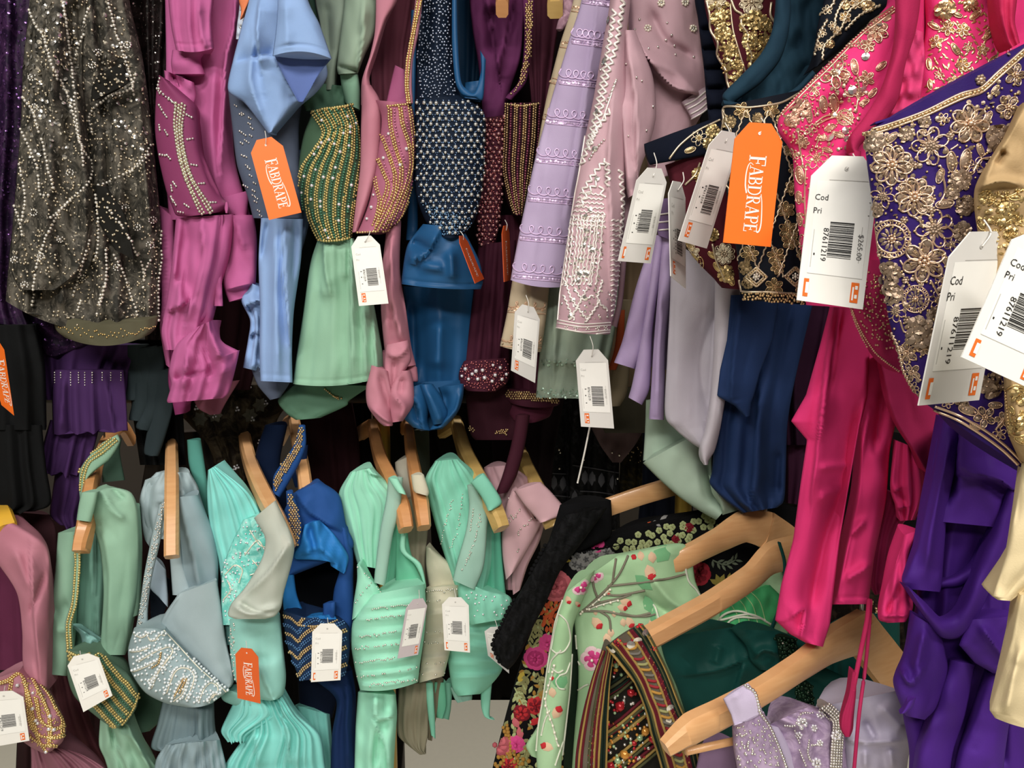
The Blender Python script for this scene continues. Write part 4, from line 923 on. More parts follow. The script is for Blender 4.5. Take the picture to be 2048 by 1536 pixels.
beads(g, 'cup_crystals', Onto(cu), scatter('925,1180 1015,1195 1005,1232 940,1235', 11, .5), 2.2, CRYSTAL, drop=.35)
bd = cloth(g, 'bodice', '895,1230,1006,1236; 892,1280,1012,1290; 898,1340,1004,1340; 905,1376,980,1372; 915,1392,960,1388', 1.11, MINT2, 28, 70, nz=(2, 40), cr=';'.join(f's 10 4: 1020,{y-10} 960,{y} 890,{y+5}' for y in (1262, 1290, 1320, 1350)))
cloth(g, 'ribbon', '962,1370,984,1366; 962,1410,980,1412; 968,1432,980,1434; 976,1438,990,1440', 1.12, MINT2, 6, 14, nz=(2, 20))
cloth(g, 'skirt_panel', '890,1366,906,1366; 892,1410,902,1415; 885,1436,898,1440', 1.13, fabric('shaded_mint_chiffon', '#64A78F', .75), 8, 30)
cloth(g, 'skirt_panel', '865,1364,894,1366; 872,1430,898,1424; 876,1436,886,1438', 1.14, MINTD, 8, 30)
cloth(g, 'ribbon', '850,1366,866,1366; 856,1430,870,1440; 862,1470,871,1478', 1.12, MINT2, 6, 14)
cloth(g, 'skirt_frill', '900,1376,945,1376; 908,1396,944,1398; 915,1406,942,1400', 1.12, fabric('grey_mint_net', '#84B5A5', .75), 10, 30, (5, 2, 4))

BLUSH = fabric('blush_crepe', '#D6AAB2', .72, .35, col2='#C99CA5')
g = thing('blush_gown', 'blush pink gown with silver dashes on a hanger right of the mint gowns', 'gown', (1050, 1200), 1.12)
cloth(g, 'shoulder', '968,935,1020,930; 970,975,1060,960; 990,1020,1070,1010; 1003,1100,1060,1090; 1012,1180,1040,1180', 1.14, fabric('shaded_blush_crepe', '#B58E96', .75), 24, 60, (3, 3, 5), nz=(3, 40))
fr = cloth(g, 'front_panel', '1022,985,1035,978; 1010,1020,1072,1040; 1004,1070,1082,1045; 1005,1110,1060,1090; 1012,1160,1030,1140', 1.09, BLUSH, 18, 50, nz=(2, 50), cr='r 4 -4: 1030,985 1078,1046')
cloth(g, 'folded_flap', '1028,982,1082,964; 1048,1010,1108,990; 1072,1036,1132,1024; 1080,1046,1100,1040', 1.05, BLUSH, 12, 30, nz=(1, 40))
on = Onto(fr)
beads(g, 'silver_dashes', on, np.concatenate([crv(s, 4) for s in ('1016,996 1006,1012', '1040,1018 1022,1042', '1062,1038 1048,1052', '1042,1060 1034,1068', '1036,1098 1034,1102', '1024,1030 1014,1046')]), 2.0, SILVER, jit=1.2)
cloth(g, 'side_folds', '1060,1050,1090,1045; 1040,1090,1078,1085; 1022,1140,1056,1130; 1026,1190,1040,1180', 1.12, BLUSH, 14, 50, (4, 4, 5), nz=(3, 30))

# gowns deep in the racks; the near-black ones are added to imitate shade
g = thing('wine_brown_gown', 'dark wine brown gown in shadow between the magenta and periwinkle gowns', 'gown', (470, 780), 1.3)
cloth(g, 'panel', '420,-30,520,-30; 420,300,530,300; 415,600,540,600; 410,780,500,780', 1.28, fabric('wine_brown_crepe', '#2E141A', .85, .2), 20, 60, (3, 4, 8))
g = thing('green_gap_filler', 'added black green gown standing for shade between the periwinkle and sage gowns', 'gown', (600, 780), 1.3)
cloth(g, 'panel', '570,-30,700,-30; 570,300,700,300; 575,600,690,600; 570,790,690,790', 1.3, fabric('gap_shade_green', '#0C1410', .85, .2), 20, 60, (3, 4, 8))  # black panel painted in place of shade between the gowns
g = thing('brown_gap_filler', 'added black brown gown standing for shade behind the rose and teal gowns', 'gown', (820, 780), 1.3)
cloth(g, 'panel', '690,-30,920,-30; 700,300,960,300; 700,600,1000,600; 700,790,1000,790', 1.32, fabric('gap_shade_brown', '#140C0C', .85, .2), 20, 60, (5, 4, 8))  # added sheet that darkens the gaps behind the bodices
g = thing('maroon_gap_filler', 'added black maroon gown standing for shade behind the maroon and lavender garments', 'gown', (1080, 780), 1.3)
cloth(g, 'panel', '910,-30,1180,-30; 930,300,1160,300; 960,600,1150,600; 980,800,1130,800', 1.3, fabric('gap_shade_maroon', '#150A0E', .85, .2), 20, 60, (5, 4, 8))  # near-black filler, shade put into its colour
cloth(g, 'lower_panel', '980,790,1130,790; 985,900,1110,900; 990,1000,1100,1000', 1.36, bpy.data.materials['gap_shade_maroon'], 20, 60, (4, 4, 8))
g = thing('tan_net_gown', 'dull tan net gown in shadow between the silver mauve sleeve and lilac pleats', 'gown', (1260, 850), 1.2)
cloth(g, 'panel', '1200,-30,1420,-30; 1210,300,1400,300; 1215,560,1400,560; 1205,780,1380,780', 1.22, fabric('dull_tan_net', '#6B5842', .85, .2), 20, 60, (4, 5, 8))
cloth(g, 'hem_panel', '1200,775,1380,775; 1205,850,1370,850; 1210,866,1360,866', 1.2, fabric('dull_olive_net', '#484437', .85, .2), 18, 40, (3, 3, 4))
g = thing('black_gap_filler', 'added black gown standing for shade behind the navy and pink garments', 'gown', (1600, 1000), 1.15)
cloth(g, 'panel', '1400,-30,1960,-30; 1400,400,1960,400; 1400,800,1960,800; 1420,1000,1900,1000', 1.12, fabric('gap_shade_black', '#0C0A0B', .9, .1), 20, 60, (8, 4, 8))  # added backdrop, black where the gaps are only shaded
cloth(g, 'lower_panel', '1480,990,1960,990; 1560,1150,1960,1150; 1600,1300,1960,1300; 1640,1460,1960,1460', 1.1, bpy.data.materials['gap_shade_black'], 20, 60, (8, 4, 8))
g = thing('slip_gap_filler', 'added black slip standing for shade under the right mint gown', 'slip', (960, 1400), 1.5)
cloth(g, 'panel', '860,590,1080,590; 860,1000,1080,1000; 870,1200,1080,1200; 880,1400,1060,1400', 1.53, fabric('gap_shade_slip', '#0D0B09', .9, .1), 20, 60, (4, 4, 8))  # made-up dark sheet for the shade under the rack

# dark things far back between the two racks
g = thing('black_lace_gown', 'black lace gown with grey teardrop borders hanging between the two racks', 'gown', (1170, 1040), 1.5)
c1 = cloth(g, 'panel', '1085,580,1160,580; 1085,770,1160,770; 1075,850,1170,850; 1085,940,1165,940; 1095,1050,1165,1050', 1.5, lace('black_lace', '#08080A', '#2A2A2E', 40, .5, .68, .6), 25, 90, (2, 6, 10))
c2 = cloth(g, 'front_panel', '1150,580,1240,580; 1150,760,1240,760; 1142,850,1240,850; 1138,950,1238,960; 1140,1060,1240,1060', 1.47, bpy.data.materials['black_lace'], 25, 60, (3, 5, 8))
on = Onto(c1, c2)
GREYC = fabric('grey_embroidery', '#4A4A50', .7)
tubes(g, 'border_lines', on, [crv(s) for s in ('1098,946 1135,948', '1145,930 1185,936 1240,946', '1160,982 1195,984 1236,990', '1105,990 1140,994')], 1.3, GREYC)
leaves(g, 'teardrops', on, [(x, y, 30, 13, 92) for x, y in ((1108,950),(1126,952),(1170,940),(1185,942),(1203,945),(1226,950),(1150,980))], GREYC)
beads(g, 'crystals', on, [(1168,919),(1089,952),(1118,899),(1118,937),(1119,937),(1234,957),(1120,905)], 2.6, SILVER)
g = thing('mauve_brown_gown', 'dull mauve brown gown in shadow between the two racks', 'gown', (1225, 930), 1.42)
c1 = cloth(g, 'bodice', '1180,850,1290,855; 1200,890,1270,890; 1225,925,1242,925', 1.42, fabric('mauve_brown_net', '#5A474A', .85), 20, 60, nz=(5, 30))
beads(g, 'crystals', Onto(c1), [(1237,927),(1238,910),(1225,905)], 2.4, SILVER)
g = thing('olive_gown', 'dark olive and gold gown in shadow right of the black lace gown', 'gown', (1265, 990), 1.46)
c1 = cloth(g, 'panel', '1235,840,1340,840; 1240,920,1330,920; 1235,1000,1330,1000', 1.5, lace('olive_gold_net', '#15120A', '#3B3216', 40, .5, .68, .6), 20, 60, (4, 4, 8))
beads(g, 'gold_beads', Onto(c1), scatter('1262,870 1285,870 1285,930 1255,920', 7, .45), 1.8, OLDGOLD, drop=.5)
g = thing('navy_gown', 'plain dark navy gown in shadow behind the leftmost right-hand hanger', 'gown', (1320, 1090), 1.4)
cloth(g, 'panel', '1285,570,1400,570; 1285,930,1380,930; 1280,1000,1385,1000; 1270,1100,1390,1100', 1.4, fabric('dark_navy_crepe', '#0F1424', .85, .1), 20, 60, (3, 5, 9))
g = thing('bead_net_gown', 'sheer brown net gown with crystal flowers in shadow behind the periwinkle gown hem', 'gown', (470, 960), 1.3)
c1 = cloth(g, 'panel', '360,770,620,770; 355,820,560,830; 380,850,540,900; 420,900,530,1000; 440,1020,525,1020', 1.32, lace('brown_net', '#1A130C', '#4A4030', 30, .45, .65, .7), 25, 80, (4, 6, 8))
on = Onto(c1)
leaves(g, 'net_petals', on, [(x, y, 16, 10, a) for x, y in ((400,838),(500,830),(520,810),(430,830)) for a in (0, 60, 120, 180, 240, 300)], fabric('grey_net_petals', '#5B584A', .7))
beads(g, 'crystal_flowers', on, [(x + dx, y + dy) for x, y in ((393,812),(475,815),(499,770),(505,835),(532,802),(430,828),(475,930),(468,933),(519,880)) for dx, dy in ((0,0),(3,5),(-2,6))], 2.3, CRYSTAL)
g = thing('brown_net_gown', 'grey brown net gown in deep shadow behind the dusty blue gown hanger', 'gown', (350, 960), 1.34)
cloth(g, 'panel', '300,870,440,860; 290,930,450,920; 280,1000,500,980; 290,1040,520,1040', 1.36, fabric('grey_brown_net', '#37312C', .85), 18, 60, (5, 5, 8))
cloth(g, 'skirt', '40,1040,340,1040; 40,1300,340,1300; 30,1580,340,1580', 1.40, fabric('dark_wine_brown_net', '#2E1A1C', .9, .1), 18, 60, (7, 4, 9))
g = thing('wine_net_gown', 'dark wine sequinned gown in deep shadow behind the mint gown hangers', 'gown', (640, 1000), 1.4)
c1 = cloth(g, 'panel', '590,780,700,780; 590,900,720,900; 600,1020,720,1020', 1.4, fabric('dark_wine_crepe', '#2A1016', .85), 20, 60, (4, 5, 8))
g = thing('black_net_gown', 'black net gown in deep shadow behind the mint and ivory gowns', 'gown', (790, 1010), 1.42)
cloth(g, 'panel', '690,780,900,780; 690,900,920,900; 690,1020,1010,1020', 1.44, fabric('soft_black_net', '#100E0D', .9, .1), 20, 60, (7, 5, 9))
cloth(g, 'skirt', '330,1010,830,1010; 330,1300,820,1300; 330,1580,800,1580', 1.46, bpy.data.materials['soft_black_net'], 20, 60, (12, 4, 9))  # dark skirt added to close the gap with shade
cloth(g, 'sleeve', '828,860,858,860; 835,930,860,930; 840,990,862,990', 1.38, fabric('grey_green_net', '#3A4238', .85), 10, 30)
# ---------------------------------------------------------------- upper right: tunics and gold-embroidered blouses
def merge(name, objs):
    """one part out of several meshes that are sewn together"""
    objs = [o for o in objs if o]
    if not objs: return None
    o = objs[0]; par = o.parent; V, F, MI, SM, mats, k = [], [], [], [], [], 0
    for q in objs:
        me = q.data
        for m in me.materials:
            if m not in mats: mats.append(m)
        V += [tuple(v.co) for v in me.vertices]
        for p in me.polygons:
            F.append([k + i for i in p.vertices]); MI.append(mats.index(me.materials[p.material_index])); SM.append(p.use_smooth)
        k += len(me.vertices)
    me = bpy.data.meshes.new(name); me.from_pydata(V, [], F)
    for m in mats: me.materials.append(m)
    me.polygons.foreach_set('material_index', MI); me.polygons.foreach_set('use_smooth', SM); me.update()
    n = bpy.data.objects.new(name, me); COL.objects.link(n); n.parent = par; ORG[n] = ORG[o]
    if par is None: n.location = o.location
    for q in objs: bpy.data.objects.remove(q)
    return n

def flower(par, on, x, y, r, style, m1, m2, n=6, a0=None):
    """an embroidered flower of gilt wire, sequins and beads, one part"""
    a0 = rng.uniform(0, 360) if a0 is None else a0; ob = []
    A = [a0 + 360 * k / n for k in range(n)]
    cs = [(math.cos(math.radians(a)), math.sin(math.radians(a))) for a in A]
    if style == 'o':        # wire outlines
        ob.append(tubes(par, 'f', on, [ring(x + c * r * .62, y + s * r * .62, r * .4, r * .3, a, 12) for a, (c, s) in zip(A, cs)], max(1.0, r * .045), m1, step=3))
        ob.append(beads(par, 'f', on, [(x + c * r * .17, y + s * r * .17) for c, s in cs] + [(x, y)], r * .1, m2))
        ob.append(leaves(par, 'f', on, [(x + c * r * .2, y + s * r * .2, r * .34, r * .13, a) for a, (c, s) in zip(A, cs)], m2))
    elif style == 'r':      # corded ring round a bugle star
        ob.append(tubes(par, 'f', on, [ring(x, y, r, r, 0, 22), ring(x, y, r * .74, r * .74, 0, 20)], max(1.0, r * .045), m1, step=3))
        ob.append(tubes(par, 'f', on, [ring(x + r * .87 * math.cos(t), y + r * .87 * math.sin(t), r * .11, r * .11, 0, 7) for t in np.arange(0, 6.28, .35)], max(.8, r * .035), m1, step=2.5, sides=4))
        ob.append(leaves(par, 'f', on, [(x + math.cos(t) * r * .24, y + math.sin(t) * r * .24, r * .42, r * .17, math.degrees(t)) for t in np.arange(0, 6.28, .52)], m2))
        ob.append(beads(par, 'f', on, [(x, y, r * .14)] + [(x + math.cos(t) * r * .2, y + math.sin(t) * r * .2) for t in np.arange(0, 6.28, .8)], r * .07, m1))
    elif style == 'p':      # petals of bugle beads with corded rims
        ob.append(leaves(par, 'f', on, [(x + c * r * .24, y + s * r * .24, r * .62, r * .15, a + t) for a, (c, s) in zip(A, cs) for t in (-20, 0, 20)], m2, rise=.6, flat=True))
        ob.append(tubes(par, 'f', on, [ring(x + c * r * .6, y + s * r * .6, r * .43, r * .31, a, 12) for a, (c, s) in zip(A, cs)], max(1.0, r * .05), m1, step=3, lift=.8))
        ob.append(beads(par, 'f', on, [(x, y, r * .13)] + [(x + c * r * .22, y + s * r * .22) for c, s in cs], r * .09, m1, lift=.8))
        ob.append(discs(par, 'f', on, [(x + c * r * .8, y + s * r * .8) for c, s in cs], r * .14, m2, .4, n=6))
    elif style == 'd':      # heap of sequins
        P = [(x + q * r * math.cos(t), y + q * r * math.sin(t)) for q, st in ((.85, .55), (.5, .9), (.12, 3)) for t in np.arange(a0, a0 + 6.2, st)]
        ob.append(discs(par, 'f', on, P, r * .3, m2, .35, n=8)); ob.append(beads(par, 'f', on, P, r * .07, m1, lift=2))
    elif style == 'l':      # leaf
        a = math.radians(a0)
        ob.append(leaves(par, 'f', on, [(x - r * math.cos(a), y - r * math.sin(a), 2 * r, r * .8, a0)], m2, rise=.25))
        ob.append(tubes(par, 'f', on, [ring(x, y, r, r * .45, a0, 16)], max(.9, r * .06), m1, step=3, lift=1))
        ob.append(beads(par, 'f', on, [(x + q * r * math.cos(a), y + q * r * math.sin(a)) for q in (-.6, -.3, 0, .3, .6)], r * .1, m1, lift=1.6))
    elif style == 's':      # small bead star
        ob.append(beads(par, 'f', on, [(x + c * r * .6, y + s * r * .6) for c, s in cs], r * .3, m2)); ob.append(beads(par, 'f', on, [(x, y)], r * .36, m1))
    return merge('beaded_leaf' if style == 'l' else 'beaded_flower', ob)

def flowers(par, on, items, m1, m2):
    for it in items: flower(par, on, it[0], it[1], it[2], it[3], m1, m2, *(it[4:]))

LAV = fabric('lavender_organza', '#B09EBF', .65, .3, col2='#A28FB2')
LAVT = gloss('iridescent_lavender_sequins', '#CDB4D6', .35, .3)
CREAMN = fabric('tan_organza', '#BFAE92', .65, .3, col2='#A59478')
PEACH = gloss('peach_sequins', '#D3AE90', .35, .4)
def loops(x0, y0, x1, y1, n, r):
    t = np.linspace(0, 1, n * 14); p = t * n * 6.283
    return np.stack([x0 + (x1 - x0) * t - r * 1.0 * np.sin(p), y0 + (y1 - y0) * t - r * np.cos(p)], -1)

g = thing('tiered_tunic', 'lavender organza tunic with looped sequin borders across it, top centre', 'tunic', (1075, 575), .98)
tn = cloth(g, 'front_panel', '1166,-20,1234,-20; 1138,80,1214,80; 1105,190,1196,190; 1072,310,1172,310; 1050,410,1152,420; 1030,510,1136,525; 1021,560,1124,574', .98, LAV, 16, 70, nz=(1.2, 60), sag=(0, 6), cr='s 20 4: 1195,0 1170,200 1130,440')
on = Onto(tn)
for y, xl, xr in ((6, 1160, 1226), (87, 1143, 1210), (168, 1118, 1200), (247, 1093, 1186), (325, 1074, 1170), (402, 1056, 1154), (480, 1040, 1140), (556, 1026, 1126)):
    sl = 8
    tubes(g, 'looped_border', on, [loops(xl + 5, y - 22, xr - 4, y - 22 + sl, 5, 8.5)], 1.5, LAVT, step=3)
    tubes(g, 'border_cord', on, [[(xl + 1, y - 9), (xr - 2, y - 9 + sl)], [(xl + 1, y), (xr - 2, y + sl)]], 1.2, LAVT)
    P = [(x, y - 4 + (x - xl) / (xr - xl) * sl) for x in np.arange(xl + 2, xr - 2, 6)]
    discs(g, 'border_sequins', on, P, 3.4, LAVT, .3)

g = thing('tan_tunic', 'tan organza tunic with peach borders behind the lavender tunic, with a white tag', 'tunic', (1050, 700), 1.02)
tn = cloth(g, 'front_panel', '1150,-20,1200,-20; 1118,95,1180,95; 1092,200,1150,200; 1070,320,1130,320; 1050,420,1110,420; 1028,540,1100,560; 1015,620,1092,640; 1000,692,1082,704', 1.02, CREAMN, 14, 60, nz=(1.5, 50), cr='s 14 5: 1062,560 1058,700', sag=(0, 4))
on = Onto(tn)
for y, xl, xr in ((22, 1140, 1170), (94, 1120, 1150), (166, 1102, 1130), (238, 1086, 1110), (310, 1072, 1090), (380, 1058, 1075), (624, 1012, 1090), (692, 1000, 1082)):
    tubes(g, 'border_cord', on, [[(xl, y - 10), (xr, y - 6)], [(xl, y), (xr, y + 4)]], 1.2, PEACH)
    discs(g, 'border_sequins', on, [(x, y - 5 + rng.normal(0, 2)) for x in np.arange(xl, xr, 6)], 2.8, PEACH, .4)
    if y > 600: tubes(g, 'looped_border', on, [loops(xl + 4, y - 16, xr - 2, y - 12, 4, 6)], 1.3, PEACH, step=3)
cloth(g, 'sequin_edge', '1124,-20,1160,-20; 1118,30,1150,30; 1112,58,1128,58', 1.06, lace('pink_sequin_net', '#8A6A78', '#B894A4', 60), 8, 20)

g = thing('sage_net_tunic', 'sheer grey sage tunic hem behind the silver embroidered mauve sleeve', 'tunic', (1140, 800), 1.04)
tn = cloth(g, 'front_panel', '1085,560,1240,560; 1085,640,1232,650; 1078,720,1215,730; 1072,795,1185,798', 1.04, fabric('grey_sage_organza', '#8C9B88', .55, .3, col2='#76867A', vscale=14), 16, 60, (3, 3, 4), nz=(2, 40), cr='s 16 6: 1110,600 1106,790; r 10 5: 1085,720 1190,728')
on = Onto(tn)
discs(g, 'hem_sequins', on, np.r_[scatter('1074,775 1185,780 1184,798 1074,796', 7, .4), scatter('1080,718 1200,722 1200,732 1080,730', 8, .4)], 2.8, gloss('sage_sequins', '#A9C4B2', .3, .5), .5)
cloth(g, 'side_panel', '1235,600,1270,600; 1230,700,1262,700; 1215,780,1255,780; 1200,815,1240,812', 1.08, fabric('brown_tan_net', '#7E7058', .8), 10, 40)  # side panel in brown tan net
cloth(g, 'orange_lining', '1240,620,1250,620; 1228,700,1246,700; 1215,740,1232,740', 1.07, fabric('rust_orange_tape', '#B0481C', .6), 4, 10)

# mauve tunic with silver sleeve
MAUVE = fabric('mauve_organza', '#BE9AA4', .6, .35, col2='#AF8A95')
SILK = gloss('silver_thread', '#E6DFDA', .45, .25)
g = thing('mauve_tunic', 'dusty mauve organza tunic with silver zigzag embroidered sleeve, top centre', 'tunic', (1165, 670), .92)
bk = cloth(g, 'body', '1255,-20,1396,-20; 1258,90,1404,90; 1262,180,1418,190; 1268,230,1400,235; 1290,300,1360,300; 1300,360,1340,350', .95, MAUVE, 26, 90, nz=(3, 60),
      cr='s 26 16: 1262,60 1290,110 1340,170 1400,190; r 12 9: 1260,90 1300,120 1360,150 1415,215; r 12 -9: 1300,20 1330,80 1395,120')
cuff = cloth(g, 'cuff', '1362,205,1412,172; 1374,222,1420,190; 1384,240,1424,212', .925, fabric('pale_mauve_satin', '#B9A0AC', .5), 10, 30, nz=None)
tubes(g, 'cuff_cords', Onto(cuff), [crv(s) for s in ('1366,212 1390,200 1414,180', '1372,220 1395,208 1418,190', '1378,230 1400,218 1420,200', '1383,238 1404,226 1423,210')], 1.5, SILK)
sf = cloth(g, 'sequin_panel', '1345,230,1370,215; 1340,260,1376,250; 1336,280,1358,284', .96, lace('silver_sequin_cloth', '#8E8078', '#D8D0C8', 120, .42, .6, .4, '#FFFFFF', .66), 6, 20)
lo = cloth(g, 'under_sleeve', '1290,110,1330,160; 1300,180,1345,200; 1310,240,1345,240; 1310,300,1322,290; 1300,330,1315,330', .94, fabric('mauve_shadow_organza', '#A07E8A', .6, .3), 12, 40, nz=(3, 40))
dr = cloth(g, 'draped_panel', '1240,60,1270,60; 1240,170,1305,150; 1235,260,1312,230; 1245,330,1298,290; 1252,380,1280,340; 1256,396,1274,385', .9, MAUVE, 22, 60, nz=(2, 50), cr='s 24 10: 1255,100 1270,200 1275,340; s 14 8: 1240,170 1250,300 1258,380')
on = Onto(bk, dr)
P = [(1279,39),(1334,46),(1343,70),(1332,80),(1296,98),(1253,128),(1283,162),(1387,115),(1350,110),(1348,92),(1246,128),(1292,261),(1272,155),(1305,213),(1241,236),(1256,272),(1315,95),(1270,60),(1300,60),(1385,60)]
beads(g, 'tiny_sequins', on, P, 2.6, SILVER)
for x, y in ((1322, 6), (1295, 57), (1386, 57), (1237, 290), (1370, 5)): flower(g, on, x, y, 9, 's', SILVER, PEARL, 7)
fp = cloth(g, 'silver_sleeve', '1222,-20,1262,-20; 1205,90,1252,90; 1188,190,1256,190; 1165,300,1252,310; 1150,390,1248,410; 1132,500,1242,510; 1120,590,1232,600; 1112,655,1220,668', .895, MAUVE, 30, 60, nz=(1, 50), cr='s 16 6: 1224,200 1216,330 1222,450 1225,600', sag=(0, 5))
on = Onto(fp)
def zig(P, amp, per):
    q = arc(P, per / 2); o = offset(q, 0); T = np.gradient(o, axis=0); T /= np.hypot(T[:, 0], T[:, 1])[:, None]
    return o + np.stack([-T[:, 1], T[:, 0]], -1) * (1.2 * amp * (-1.0) ** np.arange(len(o)))[:, None]
zz = [zig(crv(s), 4, 15) for s in ('1246,0 1232,90 1215,150 1200,230 1178,300', '1230,20 1208,150 1185,260 1165,330', '1222,220 1200,250 1176,290', '1212,320 1190,345 1165,385', '1212,322 1216,350 1214,372', '1240,340 1246,420 1240,480', '1195,365 1180,380 1160,415', '1202,372 1206,395')]
tubes(g, 'zigzag_cord', on, zz, 2.3, SILK, step=2.5)
tubes(g, 'edge_cord', on, [crv(s) for s in ('1216,20 1195,130 1176,240 1158,350 1140,440 1125,540 1116,640', '1232,160 1205,240 1190,262 1178,300')], 1.7, SILK)
beads(g, 'string_sequins', on, np.concatenate([crv('1232,160 1215,200 1195,230 1188,245', 8), crv('1208,280 1190,300 1180,318', 7), crv('1222,60 1214,105 1202,140', 12)]), 2.8, SILVER)
discs(g, 'big_sequins', on, [(1218, 40), (1210, 122), (1194, 224), (1190, 298), (1194, 358)], 6, SILVER, .15)
rung = [zig(crv(f'{1160-(y-385)*.35:.0f},{y} {1205+(y-385)*.1:.0f},{y+4}'), 2.0, 9) for y in range(386, 450, 9)] + [zig(crv(f'{1222},{y} {1240},{y+3}'), 2.0, 9) for y in range(440, 640, 10)]
tubes(g, 'ladder_cord', on, rung, 1.7, SILK)
vert = [crv(f'{x},{430} {x-6},{500} {x-15},{570}') + (rng.normal(0, 1), 0) for x in range(1142, 1212, 7)]
tubes(g, 'vertical_cord', on, [zig(q, 1.2, 14) for q in vert], 1.8, SILK)
discs(g, 'sleeve_sequins', on, np.concatenate([arc(q + (3.5, 0), 9) for q in vert]), 3.0, SILVER, .45, drop=.4)
discs(g, 'glint_sequins', on, [(1172,434),(1174,462),(1168,490),(1180,492),(1160,545),(1173,545),(1156,560),(1147,600),(1170,597),(1143,632),(1180,420),(1185,500),(1162,520),(1171,478),(1158,548)], 5.2, SILVER, .2)
tubes(g, 'diamond_cord', on, [zig(crv(s), 2.0, 9) for s in ('1130,560 1145,600 1175,640', '1175,575 1160,605 1140,640', '1200,600 1185,625 1170,645', '1150,575 1165,600 1185,590', '1205,560 1195,600 1215,620', '1128,590 1140,620 1150,640')], 2.1, SILK)
tubes(g, 'hem_cord', on, [crv(s) for s in ('1118,640 1165,648 1220,645', '1116,646 1165,654 1220,650', '1114,660 1165,670 1219,664', '1113,655 1165,664 1219,660')], 1.6, SILK)
for x in (1133, 1152, 1175, 1195, 1211): flower(g, on, x, 656, 6, 's', SILVER, SILK, 4)
discs(g, 'scattered_sequins', on, scatter('1128,575 1225,575 1220,640 1118,635', 9, .45), 2.6, SILVER, .5, drop=.45)
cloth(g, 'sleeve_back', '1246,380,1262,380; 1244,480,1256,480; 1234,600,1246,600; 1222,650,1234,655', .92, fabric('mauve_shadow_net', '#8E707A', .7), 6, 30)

# lilac, grey lilac and pale mint draperies
LIL = fabric('lilac_chiffon', '#A893BA', .7, .35, col2='#9B86AE')
g = thing('lilac_gown', 'pleated lilac chiffon drapery hanging under the leaning white tags, centre right', 'gown', (1300, 835), .9)
nk = cloth(g, 'beaded_top', '1305,400,1345,395; 1310,440,1345,440; 1316,470,1342,480', .88, fabric('plum_lilac_net', '#6F587F', .7), 8, 20)
tubes(g, 'silver_cords', Onto(nk), [crv(s) for s in ('1312,430 1340,426', '1314,445 1342,442', '1318,460 1342,458')], 1.6, SILK)
cloth(g, 'pleat', '1296,500,1326,480; 1270,580,1305,590; 1245,680,1290,690; 1228,725,1270,738', .91, LIL, 14, 40, nz=(2, 40))
cloth(g, 'pleat', '1310,470,1334,470; 1300,560,1320,560; 1285,660,1305,660; 1266,760,1300,770; 1257,795,1284,810', .9, LIL, 12, 40, nz=(2, 40))
cloth(g, 'pleat', '1326,470,1352,480; 1318,560,1345,560; 1308,680,1332,680; 1302,780,1330,780; 1298,838,1328,840', .89, LIL, 12, 40, nz=(2, 40), cr='s 9 7: 1322,560 1312,830')
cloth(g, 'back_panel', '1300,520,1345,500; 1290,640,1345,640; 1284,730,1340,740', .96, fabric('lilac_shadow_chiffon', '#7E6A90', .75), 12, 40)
g = thing('mint_scarf', 'pale mint chiffon scarf folded over, hanging left of the navy gown', 'scarf', (1400, 1040), .93)
PMINT = fabric('pale_mint_chiffon', '#AFC6B2', .72, .35, col2='#A2BAA6')
cloth(g, 'upper_fall', '1292,800,1420,800; 1290,860,1430,850; 1286,922,1380,890', .95, PMINT, 16, 40, nz=(2, 60))
cloth(g, 'folded_fall', '1286,926,1392,868; 1322,962,1420,880; 1360,995,1424,940; 1400,1022,1430,985; 1432,1040,1450,1020', .925, PMINT, 20, 40, nz=(2, 60), cr='r 14 -8: 1410,900 1420,960 1440,1010')
cloth(g, 'corner', '1418,950,1432,965; 1424,985,1450,985; 1440,1010,1480,1005; 1445,1030,1484,1018', .905, PMINT, 10, 30, nz=(2, 30), cr='s 10 7: 1424,968 1440,1000 1445,1030')
GLIL = fabric('grey_lilac_satin', '#B3ADB8', .65, .35, col2='#A69FAB')
g = thing('grey_lilac_gown', 'smooth grey lilac satin drapery with a rounded end, left of the navy gown', 'gown', (1400, 930), .85)
cloth(g, 'front_fall', '1342,480,1472,560; 1340,600,1440,620; 1334,720,1428,730; 1330,828,1424,830; 1350,858,1420,850; 1380,884,1416,876; 1402,898,1414,892', .86, GLIL, 14, 60, nz=(1.5, 80), cr='r 30 -8: 1445,600 1400,720 1420,840')
cloth(g, 'rear_fall', '1430,540,1485,560; 1428,680,1466,680; 1422,790,1452,790; 1410,860,1440,860; 1400,890,1430,900; 1402,915,1418,920; 1408,930,1416,930', .845, fabric('pale_grey_lilac_satin', '#BDB6C0', .65, .35), 16, 50, nz=(1.5, 50))

# navy gown in the middle
NAVY = fabric('navy_chiffon', '#1F3560', .72, .35, col2='#1A2E55')
g = thing('navy_gown', 'plain navy chiffon gown drapery below the black and gold blouse', 'gown', (1500, 1025), .8)
cloth(g, 'front_fall', '1462,590,1560,590; 1454,680,1545,680; 1440,740,1520,745; 1434,792,1508,790; 1470,812,1502,806; 1490,834,1500,832', .83, NAVY, 8, 20, nz=(1.5, 70), lin=True, cr='s 18 7: 1480,600 1468,700 1460,800')
cloth(g, 'rear_fall', '1470,590,1630,590; 1450,760,1590,760; 1432,850,1575,850; 1424,940,1572,940; 1420,968,1570,985; 1450,1000,1566,1005; 1485,1026,1555,1015', .87, NAVY, 24, 60, (3, 5, 8), nz=(3, 70), cr='s 24 10: 1520,760 1512,900 1500,1010; r 10 -8: 1555,900 1552,990')
g = thing('plum_gown', 'very dark plum gown in shadow between the navy gown and the pink drapery', 'gown', (1590, 1010), .86)
